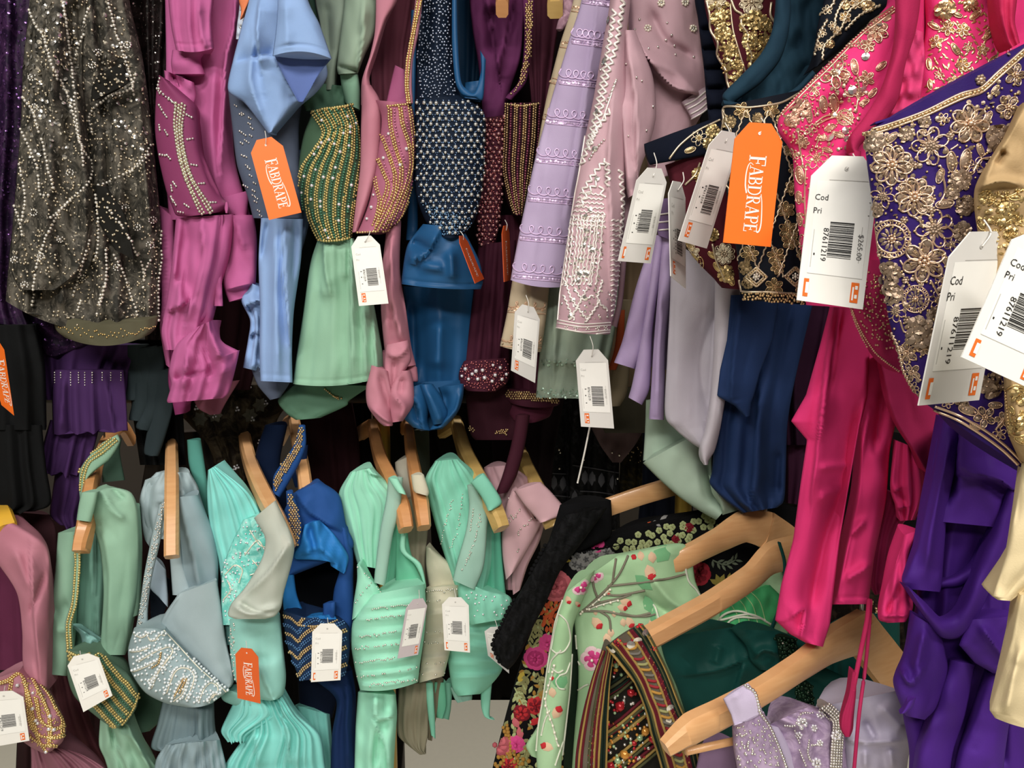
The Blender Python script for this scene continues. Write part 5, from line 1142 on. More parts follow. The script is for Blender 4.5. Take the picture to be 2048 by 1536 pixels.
cloth(g, 'panel', '1560,590,1680,590; 1555,760,1650,760; 1565,890,1640,890', .92, fabric('dark_plum_crepe', '#2B1026', .85, .2), 18, 50, (3, 4, 8))
cloth(g, 'hem_panel', '1566,885,1640,885; 1570,950,1625,950; 1572,1006,1605,1010', .93, fabric('plum_crepe', '#3B1830', .85, .2), 14, 40, (3, 3, 5))

# burgundy and gold blouse, navy and gold blouse
VELVN = fabric('navy_velvet', '#0E1322', .9, .15, col2='#090D18')
TEALVEL = fabric('teal_velvet', '#1B3848', .85, .4, col2='#13293A')
BURG = fabric('burgundy_velvet', '#4A1420', .85, .5)
IVORY = fabric('ivory_silk_thread', '#DCCFB2', .6, .3)
GSHINE = gloss('gold_sequins', '#B9A06E', .33, .75)
g = thing('burgundy_blouse', 'burgundy blouse with gold and ivory floral bands behind the navy and gold blouse', 'blouse', (1440, 570), .8)
bb = cloth(g, 'neckline', '1406,-20,1580,-20; 1420,60,1562,60; 1436,110,1530,110; 1448,150,1500,150; 1460,195,1490,190', .83, BURG, 16, 40, nz=None)
on = Onto(bb)
for s in ('1413,0 1420,30 1422,60 1436,85 1436,110 1452,140 1456,165 1464,185', '1462,0 1470,20 1484,30 1482,48 1496,70 1494,90 1502,110 1500,140 1512,152', '1542,5 1540,30 1550,50 1546,70 1556,85 1545,105 1530,120 1515,140 1500,160'):
    tubes(g, 'scalloped_cord', on, [crv(s)], 2.3, WIRE)
for s in ('1460,8 1466,60 1480,110 1492,150 1496,160',): tubes(g, 'gold_cord', on, [crv(s)], 1.6, WIRE)
P = np.r_[scatter('1418,5 1456,5 1464,60 1478,120 1492,160 1466,180 1440,120', 8, .4), scatter('1476,30 1538,30 1548,70 1520,130 1500,150 1490,100', 8, .4)]
discs(g, 'band_sequins', on, P, 4.0, GSHINE, .4)
beads(g, 'band_beads', on, P, 1.7, GOLD, lift=3, drop=.4)
flowers(g, on, [(1502, 5, 24, 'p', 8), (1432, 0, 20, 'p', 7)], WIRE, IVORY)
flowers(g, on, [(1438, 36, 15, 'd'), (1510, 40, 18, 'd'), (1446, 66, 13, 'd'), (1500, 80, 15, 'd'), (1530, 85, 13, 'd'), (1462, 100, 13, 'd'), (1475, 130, 11, 'd'), (1512, 115, 12, 'd'), (1530, 50, 12, 'd'), (1478, 155, 9, 'd')], GOLD, GSHINE)
lb = cloth(g, 'lower_front', '1330,330,1450,290; 1350,400,1470,400; 1378,500,1484,500; 1430,560,1490,570; 1445,575,1488,580', .78, BURG, 20, 60, nz=(2, 40))
on = Onto(lb)
flowers(g, on, [(1448, 508, 21, 'p', 9), (1385, 505, 15, 'p', 6)], WIRE, IVORY)
flowers(g, on, [(1382, 520, 14, 'd'), (1452, 548, 16, 'd'), (1398, 350, 14, 'd'), (1425, 470, 12, 'd'), (1380, 490, 12, 'l', 6, 60), (1436, 535, 13, 'l', 6, 50), (1402, 525, 12, 'l', 6, 80), (1462, 560, 12, 'l', 6, 70), (1424, 510, 10, 'l', 6, 40)], GOLD, GSHINE)
tubes(g, 'gold_cord', on, [crv(s) for s in ('1370,370 1390,350 1400,325', '1424,488 1432,520 1450,560', '1375,515 1392,530 1405,525')], 2.2, WIRE)
sb = cloth(g, 'sleeve_binding', '1288,288,1300,330; 1340,268,1345,322; 1390,250,1400,312; 1440,232,1450,300', .76, VELVN, 4, 14, nz=None)
on = Onto(sb)
tubes(g, 'gold_cord', on, [crv(s) for s in ('1338,318 1360,290 1395,262 1440,240',)], 2.2, WIRE)
flowers(g, on, [(1398, 276, 16, 'o', 6), (1380, 300, 12, 'l', 6, -20), (1425, 262, 13, 'd'), (1418, 288, 12, 'd')], WIRE, GSHINE)
sc = cloth(g, 'scalloped_facing', '1388,-20,1420,-20; 1396,40,1440,40; 1402,90,1450,90; 1408,140,1456,140; 1412,190,1464,190; 1416,230,1456,235; 1418,250,1440,250', .86, VELVN, 14, 40, nz=None, cr=';'.join(f'r 6 -7: 1400,{y} 1450,{y-4}' for y in (60, 100, 140, 180, 220)))

g = thing('navy_blouse', 'navy blouse covered in gold floral lattice with teal velvet armhole, upper right', 'blouse', (1540, 605), .72)
cloth(g, 'velvet_lining', '1560,-20,1660,-20; 1550,60,1650,60; 1520,140,1636,120; 1475,195,1590,180; 1470,205,1560,205', .77, TEALVEL, -10, 40, nz=(6, 34))
bi = cloth(g, 'armhole_binding', '1552,-20,1582,-20; 1544,60,1578,60; 1520,110,1560,120; 1478,155,1520,168; 1446,188,1470,205; 1448,206,1490,212', .735, TEALVEL, 9, 20, nz=(1, 40))
cloth(g, 'armhole_binding', '1446,200,1450,212; 1490,206,1490,216; 1545,198,1546,209; 1590,176,1596,188; 1625,140,1634,150', .715, TEALVEL, 6, 16, nz=None)
NAVG = fabric('black_navy_silk', '#10151F', .7, .3)
fr = cloth(g, 'front', '1446,212,1600,180; 1440,265,1620,265; 1446,340,1630,340; 1460,430,1630,430; 1474,510,1625,515; 1480,570,1622,575; 1488,600,1618,610', .7, NAVG, 26, 70, nz=(1, 50))
on = Onto(fr)
lat = []
for k in range(-6, 9):
    lat.append(zig(crv(f'{1440+k*46},200 {1440+k*46+150},{620}'), 1.5, 14)); lat.append(zig(crv(f'{1440+k*46+150},200 {1440+k*46},{620}'), 1.5, 14))
lat = [np.array([p for p in q if 1446 < p[0] < 1616 and 216 < p[1] < 560]) for q in lat]
tubes(g, 'lattice_cord', on, [q for q in lat if len(q) > 3], 1.7, WIRE, step=5)
tubes(g, 'edge_cord', on, [crv('1444,262 1448,240 1450,214 1500,215 1560,206 1598,186')], 2.2, WIRE)
fl = [(1485, 222, 17, 'p', 6), (1542, 220, 16, 'p', 6), (1590, 215, 14, 'p', 6), (1458, 244, 13, 'd'), (1515, 236, 10, 'd'), (1565, 240, 12, 'd'), (1576, 460, 19, 'p', 6), (1572, 420, 17, 'p', 6), (1584, 376, 15, 'p', 6), (1580, 482, 17, 'p', 6), (1552, 512, 18, 'p', 6), (1500, 508, 17, 'p', 6), (1606, 510, 13, 'p', 6), (1590, 340, 13, 'p', 6), (1490, 535, 13, 'd'), (1555, 535, 14, 'p', 6), (1548, 574, 18, 'p', 6), (1496, 565, 12, 'd'), (1602, 575, 13, 'p', 6), (1465, 300, 15, 'p', 6), (1456, 350, 12, 'd'), (1468, 470, 12, 'p', 6), (1582, 300, 15, 'p', 6), (1600, 420, 10, 'd'), (1604, 460, 9, 'd')]
flowers(g, on, fl, OLDGOLD, fabric('bronze_sequin_petals', '#8F7A55', .4, .2, metal=.5))
for x, y in ((1513, 554), (1590, 553)):
    q = np.array([(x - 22, y), (x, y - 20), (x + 22, y), (x, y + 20), (x - 22, y)], float)
    a = tubes(g, 'f', on, [q, (q - (x, y)) * .7 + (x, y)], 1.8, WIRE); b = beads(g, 'f', on, arc((q - (x, y)) * .85 + (x, y), 5), 1.9, GOLD); c = flower(g, on, x, y, 9, 's', PEARL, SILVER, 6)
    merge('beaded_diamond', [a, b, c])
P = scatter('1484,582 1620,588 1620,612 1488,604', 6, .3)
beads(g, 'hem_beads', on, P, 2.8, OLDGOLD); tubes(g, 'hem_cord', on, [crv('1480,560 1484,582 1540,584 1618,590')], 2.4, WIRE)
up = cloth(g, 'shoulder', '1650,-20,1800,-20; 1640,30,1770,20; 1632,70,1720,60; 1628,112,1680,100; 1628,135,1640,130', .72, NAVG, 14, 60, nz=(1, 40))
on = Onto(up)
tubes(g, 'gold_cord', on, [zig(crv(s), 1.6, 9) for s in ('1640,30 1665,10 1670,-10', '1644,120 1650,90 1680,60 1700,20 1740,-5', '1690,60 1720,30 1760,10', '1668,60 1672,30 1690,0', '1630,110 1640,70 1655,40')], 2.3, WIRE)
flowers(g, on, [(1645, 66, 9, 'o', 5), (1665, 52, 9, 'o', 5), (1690, 35, 12, 'p', 6), (1674, 62, 9, 'p', 6), (1655, 20, 10, 'o', 5), (1712, 5, 14, 'p', 6), (1640, 92, 9, 'o', 5), (1735, 12, 12, 'd'), (1660, 88, 8, 'd'), (1690, 10, 9, 'd')], WIRE, OLDGOLD)

# hot pink blouse and drapery
PINK = fabric('hot_pink_chiffon', '#DE1F72', .75, .25, col2='#D01968')
PINKV = fabric('hot_pink_velvet', '#A8124C', .8, .6)
ROSEG = gloss('rose_gold_beads', '#D9AC92', .28, .75)
PALEG = gloss('pale_gold_wire', '#D6B79C', .32, .75)
g = thing('pink_blouse', 'hot pink gown with gold floral blouse top and long pink drapery, right side', 'gown', (1640, 1290), .62)
tp = cloth(g, 'front', '1790,-20,1850,-20; 1720,66,1850,70; 1640,142,1840,150; 1566,222,1820,230; 1556,262,1790,270; 1584,310,1760,320; 1590,400,1760,400; 1604,520,1780,520; 1612,610,1760,620', .62, PINK, 30, 60, nz=(2, 70), cr='r 26 -8: 1690,190 1650,260 1620,330')
rt = cloth(g, 'front_right', '1846,-20,2060,-20; 1850,60,2060,60; 1836,150,2060,110; 1824,220,2000,190; 1815,260,1900,240', .615, PINK, 22, 60, nz=(2, 50))
cloth(g, 'sleeve_end', '1980,-20,2035,-20; 1990,40,2030,40; 2004,86,2036,70; 2016,100,2040,86', .58, fabric('crimson_pink_chiffon', '#B8104A', .65), 10, 30, (2, 3, 3))
ln = cloth(g, 'ruched_lining', '1806,50,1846,64; 1796,130,1850,120; 1784,190,1842,190; 1760,235,1838,222; 1745,252,1800,240', .595, fabric('bright_pink_lining', '#D93273', .7), 6, 20, nz=(5, 22))
stp = cloth(g, 'strap', '1790,-20,1842,-20; 1790,60,1832,60; 1782,120,1812,125; 1756,190,1796,200; 1724,240,1764,250; 1700,270,1726,285; 1699,292,1716,300; 1706,312,1722,310', .58, PINKV, 11, 22, nz=(1, 40))
cloth(g, 'strap_knot', '1690,308,1722,302; 1700,316,1722,318', .555, PINKV, 6, 12)
on = Onto(tp, rt)
ed = [crv(s) for s in ('1788,14 1720,62 1650,132 1600,180 1560,222 1548,246', '1792,22 1726,70 1656,140 1606,188 1566,230')]
tubes(g, 'edge_cord', on, ed, 2.2, ROSEG); beads(g, 'edge_beads', on, arc((smooth(ed[0], 80) + smooth(ed[1], 80)) / 2, 6.5), 2.6, ROSEG)
fl = [(1669,147,30,'p',5),(1753,62,24,'p',7),(1709,134,16,'l',6,80),(1736,92,14,'p',6),(1733,157,16,'p',5),(1762,132,13,'l',6,-40),(1716,186,12,'p',5),(1698,188,10,'l',6,20),(1646,208,17,'l',6,85),(1669,206,19,'l',6,80),(1728,205,11,'l',6,-30),(1745,186,12,'l',6,-50),(1660,256,13,'l',6,-20),(1678,270,11,'l',6,20),(1645,276,13,'l',6,0),(1633,317,22,'o',6),(1600,350,18,'l',6,80),(1603,216,18,'d'),(1585,240,14,'d'),(1628,180,14,'o',5),(1618,232,13,'l',6,85),(1690,235,16,'r'),(1620,260,13,'o',5),(1606,285,12,'p',6),(1700,90,10,'s',7),(1718,88,10,'o',5),(1668,330,12,'l',6,70),(1598,395,13,'l',6,85),(1600,440,12,'l',6,80),(1604,480,12,'l',6,95),(1590,310,10,'o',5),(1612,520,12,'l',6,85),(1606,560,11,'o',5),(1655,300,10,'l',6,20),(1690,160,9,'s',6),(1630,150,9,'l',6,40),(1775,38,9,'l',6,-30),(1690,115,8,'s',6)]
flowers(g, on, fl, PALEG, fabric('rose_gold_sequin_petals', '#C4907A', .35, .2, metal=.6))
tubes(g, 'scroll_cord', on, [crv(s) for s in ('1630,246 1650,232 1680,228 1706,246', '1632,250 1655,238 1682,236 1702,250', '1715,160 1718,180 1712,220', '1700,170 1715,190', '1590,235 1600,215 1612,200', '1596,262 1600,300 1606,330', '1612,330 1610,400 1614,470', '1640,270 1630,295')], 1.8, PALEG)
discs(g, 'glint_sequins', on, [(1731,114),(1674,147),(1761,50),(1662,276),(1692,278),(1668,232),(1704,180),(1726,178),(1690,262)], 6.5, SILVER, .12, n=10)
P = scatter('1600,180 1640,150 1640,230 1600,300 1570,250', 8, .45)
beads(g, 'filler_beads', on, P, 2.0, ROSEG, drop=.35)
P = scatter('1560,240 1640,160 1700,120 1740,190 1690,300 1625,330 1612,600 1596,600 1590,330', 12, .45, 8)
beads(g, 'filler_beads', on, P, 2.2, ROSEG, drop=.3)
discs(g, 'filler_sequins', on, scatter('1560,240 1640,160 1700,120 1740,190 1690,300 1625,330 1612,600 1596,600 1590,330', 16, .45, 3), 3.6, PALEG, .4, drop=.3)
fr_ = [(1896,57,15,'p',5),(1873,84,14,'p',5),(1858,128,12,'l',6,85),(1910,98,13,'l',6,60),(1905,163,11,'p',5),(1925,130,15,'p',6),(1868,52,13,'l',6,30),(1925,60,14,'p',6),(1890,20,17,'d'),(1950,30,14,'l',6,-40),(1975,70,13,'l',6,-50),(1965,100,12,'p',5),(1985,120,12,'l',6,-40),(1950,150,13,'p',5),(1905,200,12,'d'),(1880,190,11,'p',5),(1860,170,10,'l',6,80),(1935,95,10,'o',5),(1878,150,10,'o',5),(1850,205,10,'d'),(1940,8,14,'d'),(1915,30,10,'l',6,20)]
flowers(g, on, fr_, PALEG, OLDGOLD)
P = scatter('1866,0 1960,0 2010,90 1960,160 1880,215 1840,215 1850,120', 13, .4)
leaves(g, 'bugle_beads', on, [(x, y, rng.uniform(8, 15), 4.5, rng.choice([-40, -30, 60, 50]) + rng.normal(0, 12)) for x, y in P], GOLD)
beads(g, 'edge_beads', on, np.r_[crv('1984,0 1996,40 2012,80 2020,100', 5), crv('1978,0 1990,42 2006,84 2014,104', 5)], 2.4, gloss('pink_beads', '#F07FA8', .25, .6))
lw = cloth(g, 'beaded_side', '1720,520,1790,520; 1700,600,1800,620; 1712,650,1810,680; 1740,700,1812,740; 1780,735,1815,752', .6, fabric('deep_pink_net', '#A81452', .7), 16, 40, nz=(2, 40))
on = Onto(lw)
beads(g, 'edge_beads', on, np.r_[crv('1704,618 1722,660 1752,705 1800,745', 4.5), crv('1700,610 1716,655 1748,712 1796,750', 5)], 2.3, ROSEG)
beads(g, 'filler_beads', on, scatter('1725,540 1790,550 1806,700 1760,700 1715,640', 8, .45), 2.2, ROSEG, drop=.25)
leaves(g, 'bugle_beads', on, [(x, y, 9, 3.5, rng.uniform(-60, 60)) for x, y in scatter('1725,560 1790,570 1806,690 1770,690 1715,640', 20, .45)], GOLD)
cloth(g, 'front_fall', '1660,612,1736,615; 1640,690,1740,690; 1612,790,1735,790; 1582,842,1720,850; 1614,880,1712,890; 1602,960,1700,960; 1586,1080,1680,1080; 1562,1170,1668,1180; 1550,1240,1660,1250; 1580,1268,1650,1280; 1610,1285,1646,1294', .675, PINK, 18, 50, nz=(2, 90), lin=True,
      cr='s 26 12: 1668,620 1650,740 1634,900 1622,1000; r 5 4: 1676,620 1650,800 1640,880; r 5 -5: 1684,620 1656,800; r 22 -16: 1712,800 1690,960 1650,1080 1612,1260; s 14 7: 1580,1236 1610,1220 1600,1280; r 8 6: 1640,936 1700,930; r 8 5: 1636,1000 1690,970')
cloth(g, 'middle_fall', '1720,640,1790,700; 1706,760,1800,800; 1720,900,1780,900; 1712,1000,1772,1000; 1690,1100,1750,1110; 1668,1200,1738,1200; 1664,1208,1734,1208', .69, PINK, 14, 70, nz=(3, 60), hem=12, cr='r 6 6: 1738,820 1706,1000 1676,1190; r 10 -9: 1770,760 1750,900; r 8 6: 1700,1070 1730,1040; r 8 6: 1690,1160 1740,1130')
cloth(g, 'upper_fold', '1750,700,1840,760; 1766,790,1880,790; 1790,850,1885,840; 1830,910,1880,900; 1850,944,1866,936', .66, fabric('shaded_pink_chiffon', '#A81652', .75), 10, 50, nz=(3, 60), cr='s 16 7: 1762,730 1790,840 1850,944')  # darker copy of the pink, stands for shade at upper right
cloth(g, 'pleated_end', '1790,880,1840,900; 1780,970,1856,960; 1790,1010,1850,1000; 1800,1042,1830,1040', .69, PINK, 16, 40, (3, 4, 6), cr='s 8 6: 1786,980 1800,978; s 8 6: 1794,1016 1812,1014')
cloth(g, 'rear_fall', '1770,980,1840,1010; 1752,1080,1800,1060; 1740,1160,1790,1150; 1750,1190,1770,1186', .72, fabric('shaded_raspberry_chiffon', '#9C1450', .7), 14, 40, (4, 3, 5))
cloth(g, 'lower_end', '1808,1070,1840,1060; 1790,1130,1818,1110; 1770,1180,1822,1170; 1756,1235,1826,1215; 1775,1246,1812,1244', .6, PINK, 14, 40, nz=(4, 28), cr='r 6 -6: 1800,1170 1775,1230; s 8 5: 1770,1232 1812,1232')
o = wire(g, 'drawstring', [pt(1738, 1200, .63), pt(1734, 1240, .6), pt(1722, 1300, .57), pt(1712, 1350, .56), pt(1706, 1380, .56)], .0018, PINKV)
o = wire(g, 'drawstring', [pt(1742, 1200, .63), pt(1738, 1260, .6), pt(1730, 1340, .57), pt(1718, 1430, .555), pt(1708, 1540, .55)], .0014, fabric('dark_pink_cord', '#A8164E', .6))
cloth(g, 'tassel', '1704,1345,1714,1345; 1696,1390,1712,1390; 1682,1430,1708,1430; 1680,1455,1706,1458; 1690,1474,1700,1474', .565, PINKV, 9, 18, (3, 1.5, 2.5), res=3, nz=None)

# purple blouse and satin skirt
PUR = fabric('purple_silk', '#2E1862', .7, .25, col2='#261252')
PURS = fabric('purple_satin', '#491C84', .66, .6, weave=.2, col2='#3C1472', spec=.15)
g = thing('purple_gown', 'purple satin gown with blouse densely covered in gold flowers, right side', 'gown', (1900, 1536), .5)
pf = cloth(g, 'front', '1728,266,2140,40; 1734,330,2140,180; 1748,430,2140,330; 1762,540,2140,480; 1778,640,2140,600; 1806,740,2140,740; 1838,796,2140,860; 1870,820,2140,1000', .49, PUR, 22, 60, nz=(2, 90), lin=False)
on = Onto(pf)
ed = [smooth(P2(s), 120) for s in ('1728,262 1780,248 1850,222 1920,188 1960,176 2000,140 2048,98 2070,80', '1732,272 1782,257 1852,231 1924,198 1964,184 2004,149 2050,108 2074,90')]
cloth(g, 'neck_binding', '1750,244,1752,250; 1800,228,1802,238; 1870,205,1874,214; 1930,170,1940,186; 1946,160,1950,176', .49, PUR, 4, 14, nz=None)
tubes(g, 'edge_cord', on, ed, 2.4, PALEG); beads(g, 'edge_beads', on, arc((ed[0] + ed[1]) / 2, 8), 3.6, OLDGOLD)
tubes(g, 'edge_loops', on, [zig((ed[0] + ed[1]) / 2, 4.5, 10)], 1.6, PALEG)
PG = fabric('smoky_gold_sequin_petals', '#9C8672', .35, .2, metal=.55)
fl = [(1938,248,38,'p',7),(1861,292,38,'o',7),(1784,330,40,'p',9),(1829,394,38,'p',9),(1783,478,38,'r'),(1869,458,38,'o',7),(1848,522,42,'p',6),(1778,547,22,'d'),(1783,586,21,'d'),(1831,598,27,'r'),(1791,622,22,'o',6),(1839,664,28,'d'),(1813,706,22,'p',6),(1848,697,14,'p',6),(1823,745,18,'p',5),(2016,214,24,'p',5),(2030,150,22,'p',5),(1848,243,12,'d'),(1886,238,13,'o',5),(1783,276,16,'l',6,-40),(1749,284,20,'d'),(1813,268,14,'d'),(1996,276,26,'d'),(1903,324,21,'l',6,85),(1930,321,23,'l',6,100),(1950,332,20,'o',4),(1919,362,20,'d'),(1880,352,16,'l',6,110),(1903,385,14,'d'),(1889,408,19,'l',6,-10),(1929,410,18,'d'),(1923,463,18,'d'),(1903,488,16,'o',5),(1766,392,24,'o',6),(1960,300,14,'l',6,70),(1975,235,14,'l',6,-60),(1884,560,14,'o',5),(1876,600,18,'o',6),(1752,420,14,'d'),(1868,630,14,'d'),(1740,300,12,'o',5),(1960,160,12,'s',7),(1990,180,12,'l',6,-50),(1812,560,9,'s',6),(1862,420,10,'s',6),(1815,640,10,'s',6),(1808,440,9,'s',6),(1983,770,24,'d'),(1969,834,22,'p',5),(1990,810,14,'l',6,0),(1999,868,14,'o',5),(1936,820,20,'l',6,20),(2005,840,16,'p',5),(1950,852,12,'l',6,30),(1925,800,14,'d'),(1826,775,12,'o',5),(1840,790,12,'o',5),(1900,270,9,'s',6),(1830,330,9,'s',6),(2010,100,12,'d'),(2030,250,14,'l',6,80),(1965,420,15,'p',5),(1890,520,12,'l',6,70),(1760,510,10,'s',6),(1870,790,12,'l',6,40),(1895,805,12,'o',5)]
flowers(g, on, fl, PALEG, PG)
tubes(g, 'hem_cord', on, [zig(crv('1744,600 1768,640 1796,690 1808,740 1830,785'), 1.8, 8), crv('1870,812 1920,832 1970,862 2010,892 2048,930'), crv('1866,818 1916,840 1966,872 2006,902 2046,940')], 2.6, PALEG)
tubes(g, 'scroll_cord', on, [crv(s) for s in ('1836,262 1850,272 1866,262', '1880,330 1890,380 1876,410', '1900,300 1915,290', '1820,430 1840,440', '1800,520 1812,540', '1860,560 1876,590', '1800,640 1810,665 1826,650', '1945,345 1960,320 1980,315', '1826,740 1840,760', '1990,860 2006,840 2012,820')], 1.9, PALEG)
beads(g, 'filler_beads', on, scatter('1735,275 1850,235 1960,190 2040,130 2040,330 1940,470 1880,640 1840,770 1800,700 1760,560', 15, .45), 2.5, OLDGOLD, drop=.35)
discs(g, 'filler_sequins', on, scatter('1735,275 1850,235 1960,190 2040,130 2040,330 1940,470 1880,640 1840,770 1800,700 1760,560', 21, .45, 5), 4.2, PG, .45, drop=.35)
cloth(g, 'skirt_top', '1890,815,2080,915; 1872,880,2070,960; 1858,960,2060,1000; 1846,1040,2050,1060', .58, PURS, 18, 60, nz=(3, 60), cr='s 24 14: 1925,830 1918,900 1916,950; s 20 9: 1916,946 1990,956 2040,990; r 14 -14: 1905,860 1896,1000')
cloth(g, 'skirt', '1890,840,2080,930; 1860,1000,2060,1010; 1845,1100,2050,1100; 1835,1168,2046,1160; 1830,1220,2044,1220; 1806,1310,2050,1310; 1800,1360,2050,1360; 1806,1430,2050,1430; 1818,1500,2050,1500; 1816,1570,2060,1570', .61, PURS, 24, 90, (3, 3, 6), nz=(2, 90), cr='r 16 -14: 2000,1400 1990,1536; r 16 -14: 1905,1390 1880,1536')
cloth(g, 'side_drape', '1886,832,1926,850; 1868,930,1908,950; 1852,1010,1894,1020; 1832,1100,1888,1110; 1804,1164,1884,1170; 1816,1178,1880,1184', .575, PURS, 10, 40, nz=(1.5, 60), lin=True, cr='r 10 6: 1900,880 1870,1020 1850,1150')
cloth(g, 'cowl_fold', '1816,1172,1824,1188; 1850,1204,1846,1230; 1886,1236,1886,1276; 1924,1210,1938,1262; 1962,1110,1994,1150; 1998,1020,2040,1050; 2020,960,2070,990', .57, PURS, 16, 30, nz=(1.5, 60))
cloth(g, 'inner_fold', '1884,1160,1884,1176; 1915,1150,1920,1172; 1945,1128,1955,1150; 1965,1080,1990,1090', .585, PURS, 8, 20, nz=(1, 40))
cloth(g, 'lower_drape', '1826,1228,1880,1262; 1806,1310,1896,1330; 1786,1358,1886,1384; 1797,1400,1870,1420; 1812,1432,1850,1440', .58, PURS, 16, 40, nz=(2, 60), cr='s 14 9: 1800,1340 1822,1368 1850,1330; r 10 7: 1850,1260 1830,1340')
cloth(g, 'draped_panel', '1936,1240,2060,1230; 1918,1290,2060,1290; 1950,1326,2060,1340; 1985,1346,2060,1358', .565, PURS, 10, 30, nz=(1.5, 60), lin=True, cr='r 10 7: 1960,1250 2020,1330')
cloth(g, 'pleat', '1900,1320,1950,1330; 1866,1420,1930,1430; 1836,1500,1908,1500; 1826,1560,1900,1560', .585, PURS, 18, 40, nz=(2, 60))
cloth(g, 'pleat', '1975,1345,2040,1350; 1950,1430,2020,1440; 1920,1500,2010,1510; 1905,1560,2005,1560', .58, PURS, 18, 40, nz=(2, 60))
cloth(g, 'tie_end', '1815,1405,1832,1395; 1806,1420,1826,1412; 1800,1428,1812,1426', .53, PURS, 4, 10, nz=None)

# beige gown at the far right
BEI = fabric('beige_crepe', '#D9C69A', .72, .3, col2='#CBB88B')
BEIN = fabric('tan_net', '#B4966A', .7, .3, col2='#9C8158')
g = thing('beige_gown', 'beige gown with tan sequinned blouse at the far right edge', 'gown', (2030, 1460), .46)
bf = cloth(g, 'front', '2046,205,2160,205; 2010,270,2160,270; 1978,320,2160,320; 1950,375,2160,380; 1950,430,2160,440; 1966,520,2160,540; 1990,640,2160,660; 2010,760,2160,760; 2016,860,2160,860; 2048,925,2160,960', .46, BEIN, 18, 50, nz=(2, 50), cr='s 16 6: 2048,210 1990,310 1956,372; r 8 5: 1952,378 2000,362 2048,370; r 8 -5: 1990,330 2010,300')
on = Onto(bf)
P = scatter('1952,385 2048,372 2048,500 1970,520', 12, .45)
discs(g, 'sequins', on, P, 4.2, GSHINE, .45, drop=.3); beads(g, 'gold_beads', on, P, 1.9, GOLD, lift=2.5, drop=.4)
flowers(g, on, [(1972, 392, 13, 'd'), (1985, 400, 9, 's', 6), (2012, 428, 20, 'd'), (2030, 395, 12, 'l', 6, 0), (1962, 450, 12, 'l', 6, 60), (2020, 470, 14, 'p', 6), (2036, 440, 10, 'd'), (2040, 790, 18, 'd'), (2030, 850, 17, 'd'), (2040, 880, 12, 'l', 6, 30), (2024, 820, 10, 'l', 6, 60), (1990, 440, 10, 'o', 5), (2046, 830, 10, 'p', 5), (1975, 490, 12, 'd')], GOLD, GSHINE)
tubes(g, 'scroll_cord', on, [crv(s) for s in ('1990,385 2012,395 2048,378', '2000,460 2020,440 2045,452', '2012,780 2030,770 2048,776', '2016,860 2030,872 2048,870')], 2.0, GOLD)
beads(g, 'edge_beads', on, crv('2012,780 2016,830 2022,880 2040,915', 6), 2.6, OLDGOLD)
cloth(g, 'skirt_fold', '2046,925,2140,950; 2030,1020,2140,1020; 2012,1110,2140,1110; 1984,1192,2030,1196; 1996,1200,2022,1202', .47, BEI, 8, 40, nz=(1.5, 60), lin=True)
cloth(g, 'skirt', '2040,1190,2140,1190; 2022,1280,2140,1280; 2004,1340,2140,1340; 1979,1420,2140,1420; 1990,1436,2140,1462', .465, BEI, 10, 50, nz=(2, 60), lin=True, hem=0, sag=(0, 10), cr='r 14 6: 2040,1300 2010,1430')
# ---------------------------------------------------------------- lower right: embroidered blouses on wooden hangers
BLK = fabric('black_crepe', '#0F0F11', .9, .1)
BLKL = lace('black_corded_lace', '#070708', '#121214', 90, .45, .6, .75)
def col(name, c, rough=.65, sheen=.3): 
    return bpy.data.materials.get(name) or fabric(name, c, rough, sheen, weave=.5, wscale=1400, var=.2)
T_RED = col('red_thread', '#C3202A'); T_PINK = col('pink_thread', '#D63A86'); T_SALM = col('salmon_thread', '#C8606A'); T_ORG = col('orange_thread', '#C8501E')
T_YEL = col('yellow_thread', '#C7AC34'); T_OLV = col('olive_thread', '#8E8C58'); T_GRY = col('grey_thread', '#8B8A88'); T_GOL = col('ochre_thread', '#A87A2A'); T_WINE = col('wine_thread', '#7E1424')
T_LIME = col('pale_lime_thread', '#A9B37A'); T_IV = col('ivory_thread', '#D9DCC8')

def rose_(par, on, x, y, r, m, m2=None, nm='embroidered_flower', n=6, lay=3):
    """a thick embroidered bloom: layers of padded petals"""
    ob = []
    for k in range(lay):
        q = 1 - k / lay * .72; a0 = rng.uniform(0, 60)
        ob.append(leaves(par, 'f', on, [(x, y, r * q, r * q * .95, a0 + 360 * i / n) for i in range(n)], m if k % 2 == 0 or m2 is None else m2, rise=.22 + .25 * k, rnd=True))
    ob.append(beads(par, 'f', on, [(x, y)], r * .2, m2 or m, lift=2.2))
    return merge(nm, ob)

def spray(par, on, pts, ln, w, m, nm='embroidered_leaves', vein=True):
    """a stem with paired leaves along a line"""
    q = arc(crv(pts), ln * .62); T = np.gradient(q, axis=0); A = np.degrees(np.arctan2(T[:, 1], T[:, 0]))
    it = []
    for k, (p, a) in enumerate(zip(q, A)):
        it += [(p[0], p[1], ln, w, a + 42), (p[0], p[1], ln, w, a - 42)] if k else [(p[0], p[1], ln, w, a + 60)]
    return merge(nm, [leaves(par, 'f', on, it, m), tubes(par, 'f', on, [q], 1.6, m)])

